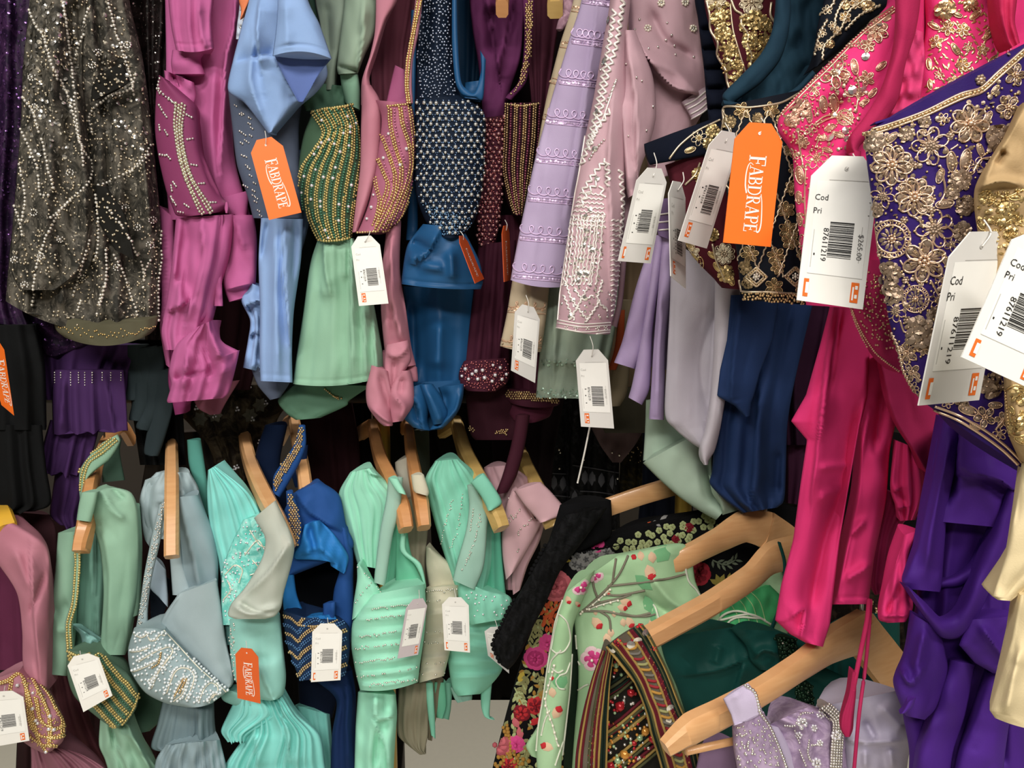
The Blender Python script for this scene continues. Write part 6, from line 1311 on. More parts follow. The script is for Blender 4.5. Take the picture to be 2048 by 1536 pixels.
g = thing('floral_blouse', 'black blouse thickly embroidered with coloured flowers, lower right behind the green one', 'blouse', (1040, 1536), .95)
cloth(g, 'black_yoke', '1120,1010,1222,1000; 1108,1050,1224,1040; 1090,1100,1218,1075; 1070,1140,1150,1110', .96, BLK, 14, 60, nz=(2, 40))
up = cloth(g, 'shoulder', '1215,1072,1330,1030; 1300,1062,1440,1015; 1420,1030,1520,1000; 1440,1060,1600,1020; 1400,1120,1600,1080; 1380,1180,1600,1150; 1420,1240,1600,1200', 1.0, BLK, 14, 40, nz=(2, 40))
up2 = cloth(g, 'upper_front', '1150,1090,1460,1010; 1140,1130,1440,1080; 1130,1160,1400,1120; 1120,1200,1380,1180', .98, BLK, 14, 40, nz=(2, 40))
bd = cloth(g, 'front', '1120,1110,1240,1090; 1092,1180,1200,1170; 1062,1260,1180,1260; 1040,1330,1170,1340; 1014,1420,1160,1430; 985,1536,1160,1536; 980,1580,1160,1580', .97, BLK, 24, 70, nz=(2, 60))
tr = cloth(g, 'scalloped_trim', '1130,1030,1215,1015; 1092,1090,1168,1080; 1060,1150,1122,1140; 1030,1200,1092,1205; 1000,1255,1062,1262; 985,1288,1045,1300; 992,1312,1030,1325; 1002,1330,1016,1340', .92, BLKL, 12, 30, nz=(3, 18))
on = Onto(tr)
beads(g, 'scallop_knots', on, np.r_[crv('1092,1092 1060,1150 1030,1200 1002,1254 987,1288 1000,1322', 9)], 4.5, BLK)
on = Onto(bd, up, up2)
_rose = rose_
def rose_(par, on, x, y, r, *a, **k): return _rose(par, on, x, y, r * (1.22 if r > 9 and x < 1125 else 1.0), *a, **k)
P = scatter('1110,1190 1085,1190 1050,1290 1022,1400 990,1520 1000,1536 1150,1536 1090,1400 1110,1300', 15, .45, 3)
for m_, k_ in ((T_OLV, 0), (T_LIME, 1), (T_GOL, 2)): leaves(g, 'stitched_leaves', on, [(x, y, rng.uniform(12, 20), 7, rng.uniform(0, 360)) for x, y in P[k_::3]], m_)
rose_(g, on, 1113, 1172, 26, T_SALM, col('dull_salmon_thread', '#A84C56'), n=8, lay=4)
merge('embroidered_flower', [leaves(g, 'f', on, [(x, y, 15, 7, rng.uniform(40, 140)) for x, y in scatter('1082,1190 1105,1200 1125,1195 1120,1250 1100,1262 1085,1240', 9, .4)], T_ORG)])
rose_(g, on, 1044, 1308, 24, T_RED, T_WINE); rose_(g, on, 1072, 1316, 20, T_PINK, col('deep_pink_thread', '#B02468'), n=7); rose_(g, on, 1095, 1285, 15, T_PINK)
rose_(g, on, 1000, 1488, 24, T_SALM, col('dull_salmon_thread', '#A84C56'), n=8, lay=4); rose_(g, on, 1033, 1488, 15, T_PINK); rose_(g, on, 1044, 1425, 15, T_WINE, T_RED); rose_(g, on, 1072, 1410, 16, T_RED, T_WINE)
for x, y, a in ((1026, 1435, 60), (1036, 1455, 70), (1060, 1450, -40)): merge('embroidered_petal', [leaves(g, 'f', on, [(x, y, 24, 14, a), (x + 3, y - 2, 20, 8, a + 20)], T_SALM if a > 0 else T_RED)])
spray(g, on, '1075,1230 1068,1255 1058,1282', 15, 6, T_OLV); spray(g, on, '1085,1240 1078,1262 1080,1285', 14, 6, T_OLV)
spray(g, on, '1062,1345 1050,1360 1042,1385', 17, 8, T_OLV); spray(g, on, '1030,1375 1040,1395 1050,1415', 15, 7, T_LIME)
merge('embroidered_leaves', [leaves(g, 'f', on, [(1035,1335,34,13,115),(1048,1340,30,12,110),(1024,1345,34,14,105)], T_YEL)])
merge('embroidered_leaves', [leaves(g, 'f', on, [(1012,1420,26,13,130),(1012,1420,28,12,100),(1012,1425,26,12,70),(1005,1440,24,12,120)], T_LIME)])
merge('embroidered_buds', [beads(g, 'f', on, [tuple(p) for p in crv('1015,1450 1018,1470 1022,1490 1020,1510', 7)] + [tuple(p) for p in crv('1008,1455 1014,1475 1016,1500', 8)], 4, T_GOL)])
merge('embroidered_buds', [beads(g, 'f', on, [tuple(p) for p in scatter('990,1510 1030,1500 1060,1520 1040,1536 990,1536', 9, .4)], 4, T_GOL)])
rose_(g, on, 1018, 1528, 13, T_RED, T_WINE); spray(g, on, '1060,1480 1050,1505 1045,1530', 16, 8, T_OLV)
rose_(g, on, 1084, 1480, 12, T_WINE, T_RED); spray(g, on, '1075,1345 1085,1370 1080,1395', 14, 7, T_OLV); rose_(g, on, 1088, 1390, 10, T_GOL)
rose_(g, on, 1190, 1088, 19, T_PINK, T_PINK, n=5, lay=2)
merge('embroidered_flower', [leaves(g, 'f', on, [(1122, 1120, 22, 7, a) for a in (-80, -50, -25, 5, 100, 140, 180)], T_YEL)])
for x, y in ((1155,1112),(1172,1118),(1192,1112),(1212,1104),(1160,1132),(1180,1104),(1225,1115),(1205,1122),(1150,1128),(1172,1136)): rose_(g, on, x, y, 12, T_GRY, col('dark_grey_thread', '#5E5E5E'), n=5, lay=2)
for i, (x, y) in enumerate(scatter('1218,1085 1300,1062 1370,1040 1440,1018 1440,1060 1350,1088 1280,1106 1230,1112', 15, .3)):
    rose_(g, on, x, y, 6.8, T_LIME, T_OLV, nm='embroidered_blossom', n=5, lay=1)
merge('embroidered_leaves', [leaves(g, 'f', on, [(1300,1048,18,7,-20),(1320,1040,18,7,-30),(1310,1046,14,6,30),(1335,1032,16,6,-15)], T_GRY)])
rose_(g, on, 1378, 1055, 10, T_WINE); rose_(g, on, 1352, 1078, 9, T_WINE); rose_(g, on, 1298, 1044, 7, T_ORG)
rose_(g, on, 1397, 1147, 25, col('crimson_thread', '#9C1A2E'), T_WINE, n=7, lay=4)
spray(g, on, '1440,1185 1455,1165 1480,1155', 20, 8, col('dark_gold_thread', '#83762E')); spray(g, on, '1425,1120 1450,1130 1470,1120', 16, 5, col('grey_green_thread', '#6B7562'))
merge('embroidered_leaves', [leaves(g, 'f', on, [(1440,1170,24,10,a) for a in (-150,-110,-70,-30,10)], col('dark_gold_thread', '#83762E'))])

def merge_s(n, o): return stuff(merge(n, o))
LG = fabric('pale_green_organza', '#A6CC9E', .6, .3, col2='#93BC8C')
LGD = fabric('deep_green_organza', '#3FAF6A', .5, .3, col2='#2C8F52')
g = thing('green_blouse', 'pale green organza blouse with pink flowers and red buds, lower right', 'blouse', (1230, 1536), .84)
sl = cloth(g, 'left_front', '1130,1186,1190,1140; 1120,1215,1160,1215; 1110,1250,1146,1256; 1098,1320,1143,1320; 1088,1390,1138,1390; 1078,1450,1130,1450; 1073,1510,1124,1510; 1076,1560,1122,1560', .82, LG, 16, 50, nz=(2, 40))
cloth(g, 'gap_shade_strip', '1140,1250,1160,1240; 1140,1330,1160,1330; 1132,1430,1155,1430; 1126,1560,1150,1560', .87, fabric('dark_green_gap_shade', '#26382A', .85), 6, 20)  # dark strip stands for shade in the gap between the fronts
cloth(g, 'hem_corner', '1072,1460,1082,1465; 1052,1490,1076,1500; 1062,1512,1078,1518', .85, LG, 6, 20)
mn = cloth(g, 'front', '1150,1172,1240,1108; 1146,1210,1368,1088; 1150,1260,1392,1165; 1156,1320,1420,1230; 1156,1380,1440,1290; 1150,1450,1400,1380; 1142,1560,1380,1536', .85, LG, 22, 60, nz=(2, 60), cr='r 12 7: 1300,1150 1340,1200 1390,1230; r 10 -6: 1280,1190 1340,1230')
sh = cloth(g, 'sleeve', '1395,1200,1560,1130; 1400,1240,1580,1190; 1400,1290,1580,1250; 1420,1340,1560,1300', .88, LG, 18, 40, nz=(3, 40))
st = cloth(g, 'satin_sleeve', '1450,1200,1540,1170; 1440,1225,1566,1200; 1440,1250,1560,1240; 1460,1262,1540,1256', .865, LGD, 16, 30, nz=(3, 30))
on = Onto(sl, mn, sh, st)
def blos(x, y, r):
    a0 = rng.uniform(0, 70)
    return merge('embroidered_flower', [leaves(g, 'f', on, [(x, y, r * 1.05, r * 1.0, a0 + 72 * i) for i in range(5)], col('pale_pink_thread', '#E6C6CA'), rise=.1, rnd=True), leaves(g, 'f', on, [(x, y, r * .82, r * .62, a0 + 72 * i) for i in range(5)], T_PINK, rise=.3, rnd=True), beads(g, 'f', on, [(x, y, r * .16)], r * .16, PEARL, lift=2.5)])
for q in ((1160, 1172, 18), (1190, 1148, 17), (1186, 1317, 24), (1252, 1108, 0)):
    if q[2]: blos(*q)
def bud(x, y, r, a):
    return merge('embroidered_bud', [leaves(g, 'f', on, [(x - r * math.cos(math.radians(a)), y - r * math.sin(math.radians(a)), 2 * r, r * 1.3, a)], col('pale_peach_thread', '#DDB996'), rise=.15), leaves(g, 'f', on, [(x - r * .1 * math.cos(math.radians(a)), y - r * .1 * math.sin(math.radians(a)), r * 1.1, r * 1.05, a)], T_RED, rise=.3)])
for q in ((1300,1145,17,70),(1252,1205,13,20),(1194,1246,15,50),(1114,1424,15,-60),(1094,1493,14,-160),(1260,1245,13,60),(1100,1356,9,0),(1245,1215,11,10),(1137,1200,9,70),(1270,1110,11,120),(1303,1250,11,70),(1215,1185,8,60),(1155,1208,7,50)): bud(*q)
for x, y, r in ((1302,1115,12),(1280,1112,10),(1103,1385,11),(1212,1278,12),(1220,1265,10),(1245,1245,9),(1227,1228,7),(1190,1225,6)):
    merge('embroidered_bud', [leaves(g, 'f', on, [(x, y - r, 2 * r, r * 1.4, 80)], col('pale_peach_thread', '#DDB996'), rise=.2)])
merge_s('branch', [tubes(g, 'f', on, [crv(s) for s in ('1160,1226 1195,1195 1225,1165 1240,1145 1256,1112','1160,1226 1200,1205 1240,1196 1262,1188','1165,1222 1210,1222 1250,1230 1290,1232 1310,1228','1195,1195 1188,1175 1186,1160','1225,1165 1228,1140 1232,1118','1200,1222 1218,1235 1222,1262','1205,1188 1240,1190 1290,1180','1215,1172 1270,1166 1330,1158 1370,1148','1240,1225 1270,1232 1300,1226')], 2.4, col('brown_grey_cord', '#7F7A68'))])
merge_s('branch', [tubes(g, 'f', on, [crv(s) for s in ('1162,1226 1190,1205 1220,1178','1165,1222 1200,1210 1236,1200','1110,1330 1092,1400 1105,1450 1115,1490','1122,1300 1104,1320 1098,1345','1130,1470 1118,1505 1110,1530','1104,1336 1116,1345 1126,1340','1100,1420 1090,1440 1083,1470','1148,1300 1160,1330')], 1.8, T_IV), beads(g, 'f', on, [tuple(p) for s in ('1162,1226 1190,1205 1220,1178','1165,1222 1200,1210 1236,1200','1110,1330 1092,1400 1105,1450 1115,1490') for p in crv(s, 14)], 3, PEARL, lift=1)])
merge_s('corded_edge', [tubes(g, 'f', on, [crv(s) for s in ('1126,1200 1110,1250 1098,1320 1088,1390 1078,1450 1073,1505','1144,1300 1138,1390 1130,1450 1124,1510','1152,1270 1156,1330 1154,1380','1150,1385 1168,1372 1178,1368')], 1.8, T_IV)])
merge('leaf_patch', [leaves(g, 'f', on, [(1114,1298,58,27,-84)], col('silvery_green_thread', '#B9C9A4'), rise=.15), tubes(g, 'f', on, [crv('1112,1306 1098,1290 1100,1250 1114,1228 1128,1236 1136,1250 1140,1280 1128,1302 1112,1306')], 1.8, T_IV)])
merge_s('leaf_patch', [leaves(g, 'f', on, [(1126,1378,34,30,-110),(1334,1090,40,34,120),(1270,1150,46,24,40),(1290,1190,40,22,70),(1306,1215,40,20,80)], col('mid_green_organza', '#6FB27C'), rise=.08), tubes(g, 'f', on, [crv('1130,1378 1118,1376 1112,1362 1120,1350 1132,1345 1140,1324')], 1.6, T_IV)])
merge_s('corded_edge', [tubes(g, 'f', on, [crv(s) for s in ('1296,1205 1308,1212 1316,1235','1366,1110 1376,1160 1392,1180 1404,1200','1402,1226 1410,1260 1404,1290','1380,1250 1384,1270','1420,1260 1450,1228 1480,1222 1530,1240','1430,1270 1470,1236 1520,1236','1440,1240 1500,1228 1545,1250')], 2.2, T_IV)])
merge_s('corded_edge', [tubes(g, 'f', on, [crv(s) for s in ('1470,1190 1490,1215 1500,1250','1485,1186 1505,1210 1515,1245','1455,1200 1475,1230 1480,1256','1500,1182 1520,1205 1530,1240')], 1.1, col('pale_green_thread', '#9FD08C'))])

g = thing('mirrorwork_blouse', 'striped maroon, black and gold blouse with bead and mirror work, bottom centre right', 'blouse', (1270, 1536), .75)
GB = col('grey_brown_cloth', '#5E5648'); DG = col('dark_green_band', '#14241D'); MB = col('maroon_band', '#5E1522'); GD = col('gold_band', '#9A7D3C'); OLB = col('olive_band', '#4A4A2E')
lf = cloth(g, 'left_front', '1205,1300,1228,1296; 1184,1360,1220,1360; 1166,1430,1216,1430; 1154,1500,1214,1500; 1150,1570,1212,1570', .74, GB, 12, 40, nz=(1.5, 40))
ct = cloth(g, 'inner_front', '1216,1310,1246,1320; 1214,1370,1280,1380; 1212,1440,1306,1440; 1210,1500,1318,1490; 1208,1570,1330,1570', .76, col('black_brown_cloth', '#1D1A16'), 10, 40, nz=(1.5, 40))
rb = cloth(g, 'right_front', '1212,1292,1282,1246; 1226,1302,1300,1272; 1264,1350,1334,1340; 1290,1410,1362,1410; 1302,1460,1392,1474; 1318,1510,1400,1520; 1330,1570,1410,1570', .72, GB, 16, 6, nz=(1.5, 40))
cloth(g, 'far_front', '1330,1500,1420,1480; 1330,1570,1460,1570', .78, GB, 10, 40)
onl, onc, onr = Onto(lf), Onto(ct), Onto(rb)
for on, A, B, cols in ((onl, '1207,1302 1186,1360 1168,1430 1156,1500 1152,1560', '1226,1298 1218,1360 1214,1430 1212,1500 1210,1560', [MB, GD, MB, None, None, OLB, MB, GD, MB, GD, DG, DG, GD]),
                       (onr, '1214,1292 1228,1306 1266,1354 1292,1414 1304,1464 1320,1514 1332,1560', '1280,1247 1298,1272 1332,1340 1360,1412 1390,1476 1398,1520 1408,1560', [GD, DG, OLB, GD, MB, MB, GD, None, None, None, None, None, GD, MB, MB, DG, OLB, DG, GD, OLB])):
    cv = between(A, B, len(cols))
    for c, m in zip(cv, cols):
        if m: tubes(g, 'corded_stripe', on, [c], 2.6 if on is onl else 3.0, m, lift=.3)
mid = smooth(P2('1250,1272 1272,1298 1306,1350 1330,1412 1352,1472 1362,1520 1370,1556'), 80)
T = np.gradient(mid, axis=0); T /= np.hypot(T[:, 0], T[:, 1])[:, None]
qc = arc(mid, 13)
CHG = col('dull_grey_thread', '#6A645C'); CHR = col('dull_red_thread', '#8E2029'); CH = [CHR, T_GOL, CHG, CHR, T_OLV, T_GOL, CHG, CHR]
for i, p in enumerate(qc[1:-1]):
    t = qc[i + 2] - qc[i]; t /= np.hypot(*t); n = np.array([-t[1], t[0]])
    v = [p - n * 15 - t * 5, p - n * 8 + t * 1, p + t * 6, p + n * 8 + t * 1, p + n * 15 - t * 5]
    tubes(g, 'chevron_stitch', onr, [np.array(v)], 2.7, CH[i % 8], lift=.3, kind=False)
qc = arc(smooth(P2('1212,1330 1200,1390 1188,1460 1180,1540'), 40), 14)
for i, p in enumerate(qc): tubes(g, 'chevron_stitch', onl, [np.array([p + (-6, -3), p + (0, 4), p + (6, -3)])], 2.2, CH[(i * 3) % 8], lift=.3, kind=False)
for k, (y, cs) in enumerate(((1345, [DG, OLB, DG]), (1365, [MB, OLB]), (1430, [MB, GD, MB, OLB, GD]), (1446, [OLB, DG, GD]), (1500, [GD, DG, GD, OLB]), (1540, [MB, GD, OLB]))):
    for i, m in enumerate(cs):
        tubes(g, 'corded_stripe', onc, [crv(f'1208,{y+30+i*9} 1240,{y+8+i*9} 1275,{y-22+i*9} 1322,{y-62+i*9}')], 3.0, m, lift=.3)
BM = [gloss('orange_glass_beads', '#C98A3C', .2, .3), gloss('green_glass_beads', '#9DB98E', .2, .3), gloss('red_glass_beads', '#A8242C', .2, .3), SILVER]
P = np.r_[scatter('1216,1440 1246,1445 1300,1400 1310,1430 1260,1490 1216,1510', 8, .35), scatter('1216,1395 1262,1370 1282,1392 1250,1420 1216,1432', 8, .4), scatter('1218,1320 1240,1322 1262,1350 1230,1366 1216,1370', 8, .4), scatter('1216,1520 1270,1490 1300,1470 1310,1500 1250,1536 1216,1536', 8, .4)]
idx = rng.integers(0, 4, len(P))
for k in range(4): beads(g, 'glass_beads', onc, P[idx == k], 3.4, BM[k], drop=.4)
for x, y, r, k in ((1290,1462,9,0),(1250,1508,9,0),(1279,1475,7,1),(1235,1520,8,1),(1304,1476,9,2),(1268,1486,7,2),(1222,1530,8,2),(1262,1385,8,2),(1240,1412,9,2),(1232,1330,7,1),(1247,1405,5,3)):
    o = beads(g, 'glass_stone', onc, [(x, y)], r, BM[k], lift=.1, kind=False)
discs(g, 'mirrors', onr, [(1275,1280,9),(1262,1289,8),(1288,1267,8),(1226,1297,6),(1300,1270,6),(1340,1415,7),(1353,1380,5),(1356,1386,5),(1337,1440,6),(1300,1290,5)], 6, SILVER, .25, n=12)
beads(g, 'edge_beads', onr, crv('1225,1308 1266,1356 1290,1416 1302,1466 1316,1510', 7), 2.4, PEARL)
for x, y in ((1278,1250),(1236,1284),(1342,1485),(1306,1300)): flower(g, onr, x, y, 9, 's', T_RED, T_RED, 6)

EM = fabric('emerald_satin', '#0C433E', .55, .3, col2='#08342F')
g = thing('emerald_gown', 'dark emerald satin gown with dark bead straps behind the large right hanger', 'gown', (1560, 1450), .8)
cloth(g, 'drapery', '1318,1276,1480,1252; 1330,1320,1560,1290; 1352,1370,1640,1330; 1372,1430,1740,1380; 1385,1470,1800,1430; 1400,1540,1800,1500', .8, EM, 22, 60, nz=(1.5, 90), cr='s 18 6: 1372,1352 1440,1340 1490,1318; r 10 4: 1440,1290 1430,1330; s 16 5: 1490,1320 1470,1380 1440,1440')
cloth(g, 'upper_fold', '1460,1258,1560,1262; 1490,1290,1650,1300; 1500,1320,1640,1330; 1520,1340,1600,1345', .775, EM, 14, 40, nz=(3, 40), cr='s 12 8: 1510,1315 1530,1300 1560,1310')
pn = cloth(g, 'pleated_panel', '1640,1260,1800,1230; 1640,1350,1800,1330; 1640,1450,1800,1430; 1640,1530,1800,1510', .85, EM, 14, 40, (7, 3, 3))
b1 = cloth(g, 'bead_strap', '1550,1270,1592,1278; 1556,1300,1594,1300; 1562,1340,1590,1336', .755, col('black_green_net', '#0A1F16'), 6, 14)
b2 = cloth(g, 'bead_strap', '1594,1355,1624,1370; 1592,1400,1626,1400; 1596,1430,1622,1432', .745, col('black_green_net', '#0A1F16'), 6, 14)
DKB = gloss('black_green_beads', '#16301F', .15, .6)
beads(g, 'dark_beads', Onto(b1, b2), np.r_[scatter('1550,1270 1592,1278 1590,1340 1562,1340', 6.5, .35), scatter('1592,1360 1626,1370 1624,1430 1594,1430', 6.5, .35)], 3.4, DKB)
beads(g, 'glint_beads', Onto(b1, b2), [(1565,1285),(1578,1290),(1570,1325),(1562,1332),(1602,1378),(1615,1385),(1602,1424),(1608,1412),(1560,1295)], 2.4, SILVER)
cloth(g, 'tie_strap', '1555,1085,1562,1085; 1566,1130,1573,1130; 1560,1200,1566,1200; 1540,1255,1548,1258', .79, EM, 2, 6, nz=None)
g = thing('sequin_blouse', 'dark blouse with bead clusters in shadow under the pink drapery', 'blouse', (1720, 1380), .84)
p1 = cloth(g, 'panel', '1640,1180,1800,1170; 1640,1280,1810,1270; 1660,1400,1830,1400', .9, lace('brown_black_net', '#130D0A', '#3A2C22', 50, .45, .65), 12, 40, (4, 4, 5))
beads(g, 'beads', Onto(p1), scatter('1740,1200 1760,1200 1780,1340 1750,1380 1730,1300', 8, .4), 3, OLDGOLD, drop=.4)
g = thing('olive_net_blouse', 'dark olive net blouse in shadow behind the hangers under the navy gown', 'blouse', (1580, 1150), .98)
cloth(g, 'panel', '1480,1020,1680,1010; 1500,1100,1680,1100; 1520,1220,1680,1200', 1.02, lace('olive_black_net', '#0E0D08', '#33301A', 50, .48, .66), 12, 40, (3, 4, 5))

LC = fabric('pale_lilac_crepe', '#BDB0CC', .7, .35, col2='#B0A2BF')
LS = lace('lilac_sequin_cloth', '#9C86A6', '#B7A2BE', 80, .42, .6, .45)
g = thing('lilac_blouse', 'pale lilac beaded blouse on the nearest wooden hanger, bottom right', 'blouse', (1600, 1536), .64)
sp = cloth(g, 'shoulder_strap', '1446,1398,1496,1366; 1452,1410,1508,1380; 1462,1430,1518,1404; 1468,1452,1526,1424', 0.605, LC, 4, 5, nz=(1, 30), lin=True)
fr = cloth(g, 'front', '1464,1448,1528,1424; 1466,1490,1548,1470; 1474,1540,1572,1530; 1476,1580,1580,1580', 0.645, LS, 16, 50, nz=(1.5, 30))
cloth(g, 'inner_lining', '1400,1500,1470,1480; 1390,1550,1475,1540; 1390,1580,1480,1580', 0.700, col('dull_lilac_lining', '#85698A'), 10, 40)
sl = cloth(g, 'sleeve', '1532,1452,1620,1412; 1560,1470,1690,1440; 1566,1510,1692,1500; 1580,1580,1700,1580', 0.670, LS, 22, 60, (3, 3, 5), nz=(2, 40))
cloth(g, 'gathered_lining', '1528,1450,1560,1455; 1545,1490,1580,1490; 1560,1540,1600,1540; 1565,1580,1600,1580', 0.665, LC, 10, 30, (3, 2, 3))
rt = cloth(g, 'sleeve_cap', '1630,1416,1800,1380; 1676,1440,1822,1420; 1684,1480,1826,1470; 1690,1530,1816,1520; 1690,1580,1810,1580', 0.675, fabric('grey_lilac_crepe', '#B2AABF', .7, .35), 26, 70, nz=(2, 50), cr='s 16 8: 1690,1480 1740,1486 1800,1484; r 8 -6: 1730,1440 1750,1480; r 14 6: 1760,1410 1810,1460; r 8 5: 1730,1500 1730,1536; r 8 5: 1780,1500 1785,1536')
br = cloth(g, 'beaded_border', '1634,1412,1660,1408; 1664,1440,1690,1436; 1660,1490,1686,1486; 1656,1580,1684,1580', 0.655, col('grey_gold_net', '#8E8480'), 8, 20)
on = Onto(sp, fr)
beads(g, 'edge_crystals', on, crv('1490,1370 1506,1382 1514,1402 1520,1426 1536,1450 1550,1480 1566,1520 1572,1540', 6), 3.6, SILVER)
beads(g, 'scattered_crystals', on, scatter('1470,1455 1524,1436 1545,1480 1566,1530 1478,1536', 8.5, .45), 2.5, SILVER, drop=.25)
tubes(g, 'strap_seam', on, [crv('1468,1450 1500,1438 1526,1424')], 1.2, LC)
on = Onto(sl)
flowers(g, on, [(1604,1445,14,'s',7),(1598,1470,9,'s',6),(1628,1455,9,'s',6),(1640,1430,10,'s',6),(1632,1525,13,'s',7),(1640,1485,8,'s',6)], SILVER, CRYSTAL)
beads(g, 'bead_strings', on, np.concatenate([crv(s, 5) for s in ('1570,1450 1590,1450 1600,1430 1625,1425', '1618,1480 1616,1505 1622,1522', '1622,1490 1640,1488', '1640,1420 1660,1440', '1590,1460 1600,1485', '1600,1500 1612,1530')]), 2.4, SILVER)
on = Onto(br)
for d in (-9, -4.5, 0, 4.5, 9): beads(g, 'border_beads', on, offset(crv('1648,1412 1676,1440 1674,1490 1670,1560', 5.5), d), 2.5, SILVER)
flower(g, on, 1672, 1470, 11, 's', SILVER, CRYSTAL, 6)

# ---------------------------------------------------------------- wooden hangers
def sweep(par, name, P, hh, ht, mat, up=(0, 0, 1)):
    """a bevelled wooden bar along 3D points; hh half height, ht half thickness at each point"""
    P = np.array(P, float); n = 14 * (len(P) - 1)
    hh = np.interp(np.linspace(0, len(P) - 1, n), np.arange(len(P)), hh); ht = np.interp(np.linspace(0, len(P) - 1, n), np.arange(len(P)), ht)
    C = smooth(P, n); T = np.gradient(C, axis=0); T /= np.linalg.norm(T, axis=1)[:, None]
    S = np.cross(T, np.array(up, float)); S /= np.linalg.norm(S, axis=1)[:, None]; N = np.cross(S, T)
    k = .62; pr = [(1, k), (k, 1), (-k, 1), (-1, k), (-1, -k), (-k, -1), (k, -1), (1, -k)]
    V = np.concatenate([C + S * (a * ht)[:, None] + N * (b * hh)[:, None] for a, b in pr])
    F = [(q*n+i, q*n+i+1, ((q+1)%8)*n+i+1, ((q+1)%8)*n+i) for q in range(8) for i in range(n-1)]
    F += [[q*n for q in range(8)], [q*n+n-1 for q in range(8)]]
    o = link(par, name, V, F, mat)
    o.data.set_sharp_from_angle(angle=math.radians(35))
    return o
def hanger(label, arm, mat, hh, ht, arm2=None, hook=None, group='wooden hangers of the lower row'):
    """arm: list of (x, y, Y) from neck to tip"""
    P = [pt(*q) for q in arm]
    h = thing('wooden_hanger', label, 'hanger', arm[0][:2], arm[0][2], group)
    n = len(P); HH = hh if hasattr(hh, '__len__') else [hh] * n; HT = ht if hasattr(ht, '__len__') else [ht] * n
    sweep(h, 'arm', P, HH, HT, mat)
    if arm2:
        Q = [P[0]] + [pt(*q) for q in arm2]; sweep(h, 'arm', Q, [HH[0]] * len(Q), [HT[0]] * len(Q), mat)
    z = hook if hook else HL
    c = P[0]; top = z + .028
    wire(h, 'hook', [c, c + (0, 0, .02), (c[0], c[1], top - .03), (c[0] - .004, c[1] - .014, top - .004), (c[0] - .006, c[1] + .004, top + .004), (c[0] - .004, c[1] + .02, top - .006)], .0019, CHROME)
    return h
def edge(h_):  return h_
hanger('orange-toned hanger under the sage gown with the gold halter strap', [(210, 890, 1.36), (192, 935, 1.2), (180, 985, 1.1), (172, 1050, 1.06), (162, 1104, 1.04)], WOODO, .013, [.009, .009, .009, .0105, .009], [(240, 850, 1.45), (262, 880, 1.52)])
hanger('hanger seen end-on holding the pale dusty blue gown', [(345, 852, 1.36), (344, 900, 1.2), (344, 960, 1.1), (344, 1030, 1.05), (344, 1114, 1.02)], WOOD, .013, [.009, .009, .0095, .0095, .0095], [(352, 850, 1.45), (365, 890, 1.54)])
hanger('hanger slanting right through the ivory organza loop of the aqua gown', [(485, 858, 1.36), (500, 925, 1.2), (525, 985, 1.1), (556, 1045, 1.04), (578, 1098, 1.02)], WOOD, .013, [.010, .010, .011, .011, .009], [(450, 868, 1.42), (412, 880, 1.5)])
hanger('hanger just behind the gold strap of the royal blue gown', [(588, 842, 1.36), (596, 890, 1.22), (606, 940, 1.13), (612, 984, 1.1)], WOOD, .013, .0095, [(575, 850, 1.45), (560, 880, 1.52)])
hanger('hanger of the mint gown left of the ivory gown', [(745, 852, 1.36), (760, 915, 1.2), (785, 970, 1.1), (803, 1015, 1.05), (812, 1060, 1.03)], WOODO, .013, [.009, .0095, .0095, .0105, .009], [(720, 868, 1.43), (690, 900, 1.5)])
hanger('hanger of the ivory gown between the two mint gowns', [(816, 850, 1.36), (822, 905, 1.2), (832, 960, 1.1), (842, 1010, 1.06), (848, 1056, 1.04)], WOODO, .013, [.008, .009, .0095, .0105, .009], [(806, 860, 1.45), (790, 890, 1.52)])
hanger('yellowish hanger of the mint gown right of the ivory gown', [(912, 845, 1.36), (930, 905, 1.2), (955, 955, 1.1), (985, 1010, 1.04), (1003, 1058, 1.02)], WOODY, .013, [.010, .0105, .011, .011, .009], [(885, 862, 1.43), (862, 876, 1.5)])
hanger('yellowish hanger of the blush gown left of the black lace gown', [(1040, 905, 1.34), (1052, 935, 1.22), (1072, 975, 1.12), (1095, 1020, 1.07), (1108, 1052, 1.06)], WOODY, .013, .0105)
hanger('yellow hanger tip at the far left edge holding the lower rose gown', [(-30, 1000, 1.36), (-6, 1010, 1.2), (8, 1034, 1.08), (16, 1060, 1.06)], gloss('yellow_varnished_wood', '#D8A838', .4, 0), .013, .011)
hanger('hanger tip at the top edge above the plum gown', [(1010, -60, 1.2), (1007, -20, 1.1), (1004, 18, 1.05)], WOODO, .011, .008, hook=2.0, group='hanger tips at the top edge')
hanger('yellowish hanger tip at the top edge left of the lavender tunic', [(1114, -60, 1.2), (1113, -20, 1.1), (1110, 20, 1.05)], WOODY, .011, .010, hook=2.0, group='hanger tips at the top edge')
hanger('hanger carrying the black floral blouse beneath the mint scarf', [(1380, 962, 1.02), (1340, 974, .99), (1280, 992, .98), (1205, 1018, .98)], WOOD, [.012, .012, .0115, .0115], .006, hook=1.36)
hanger('curved hanger of the green organza blouse beneath the navy gown', [(1530, 1058, .9), (1490, 1052, .885), (1440, 1078, .87), (1390, 1104, .85), (1340, 1130, .845)], WOOD, [.022, .019, .014, .012, .012], .0075, [(1570, 1085, .93), (1620, 1130, .96)], hook=1.36)
hanger('long curved hanger above the emerald gown, its tip in the striped blouse', [(1626, 1098, .85), (1545, 1115, .82), (1500, 1155, .8), (1420, 1208, .77), (1340, 1252, .74), (1280, 1285, .72)], WOOD, [.019, .017, .013, .012, .0115, .011], .0085, hook=1.36)
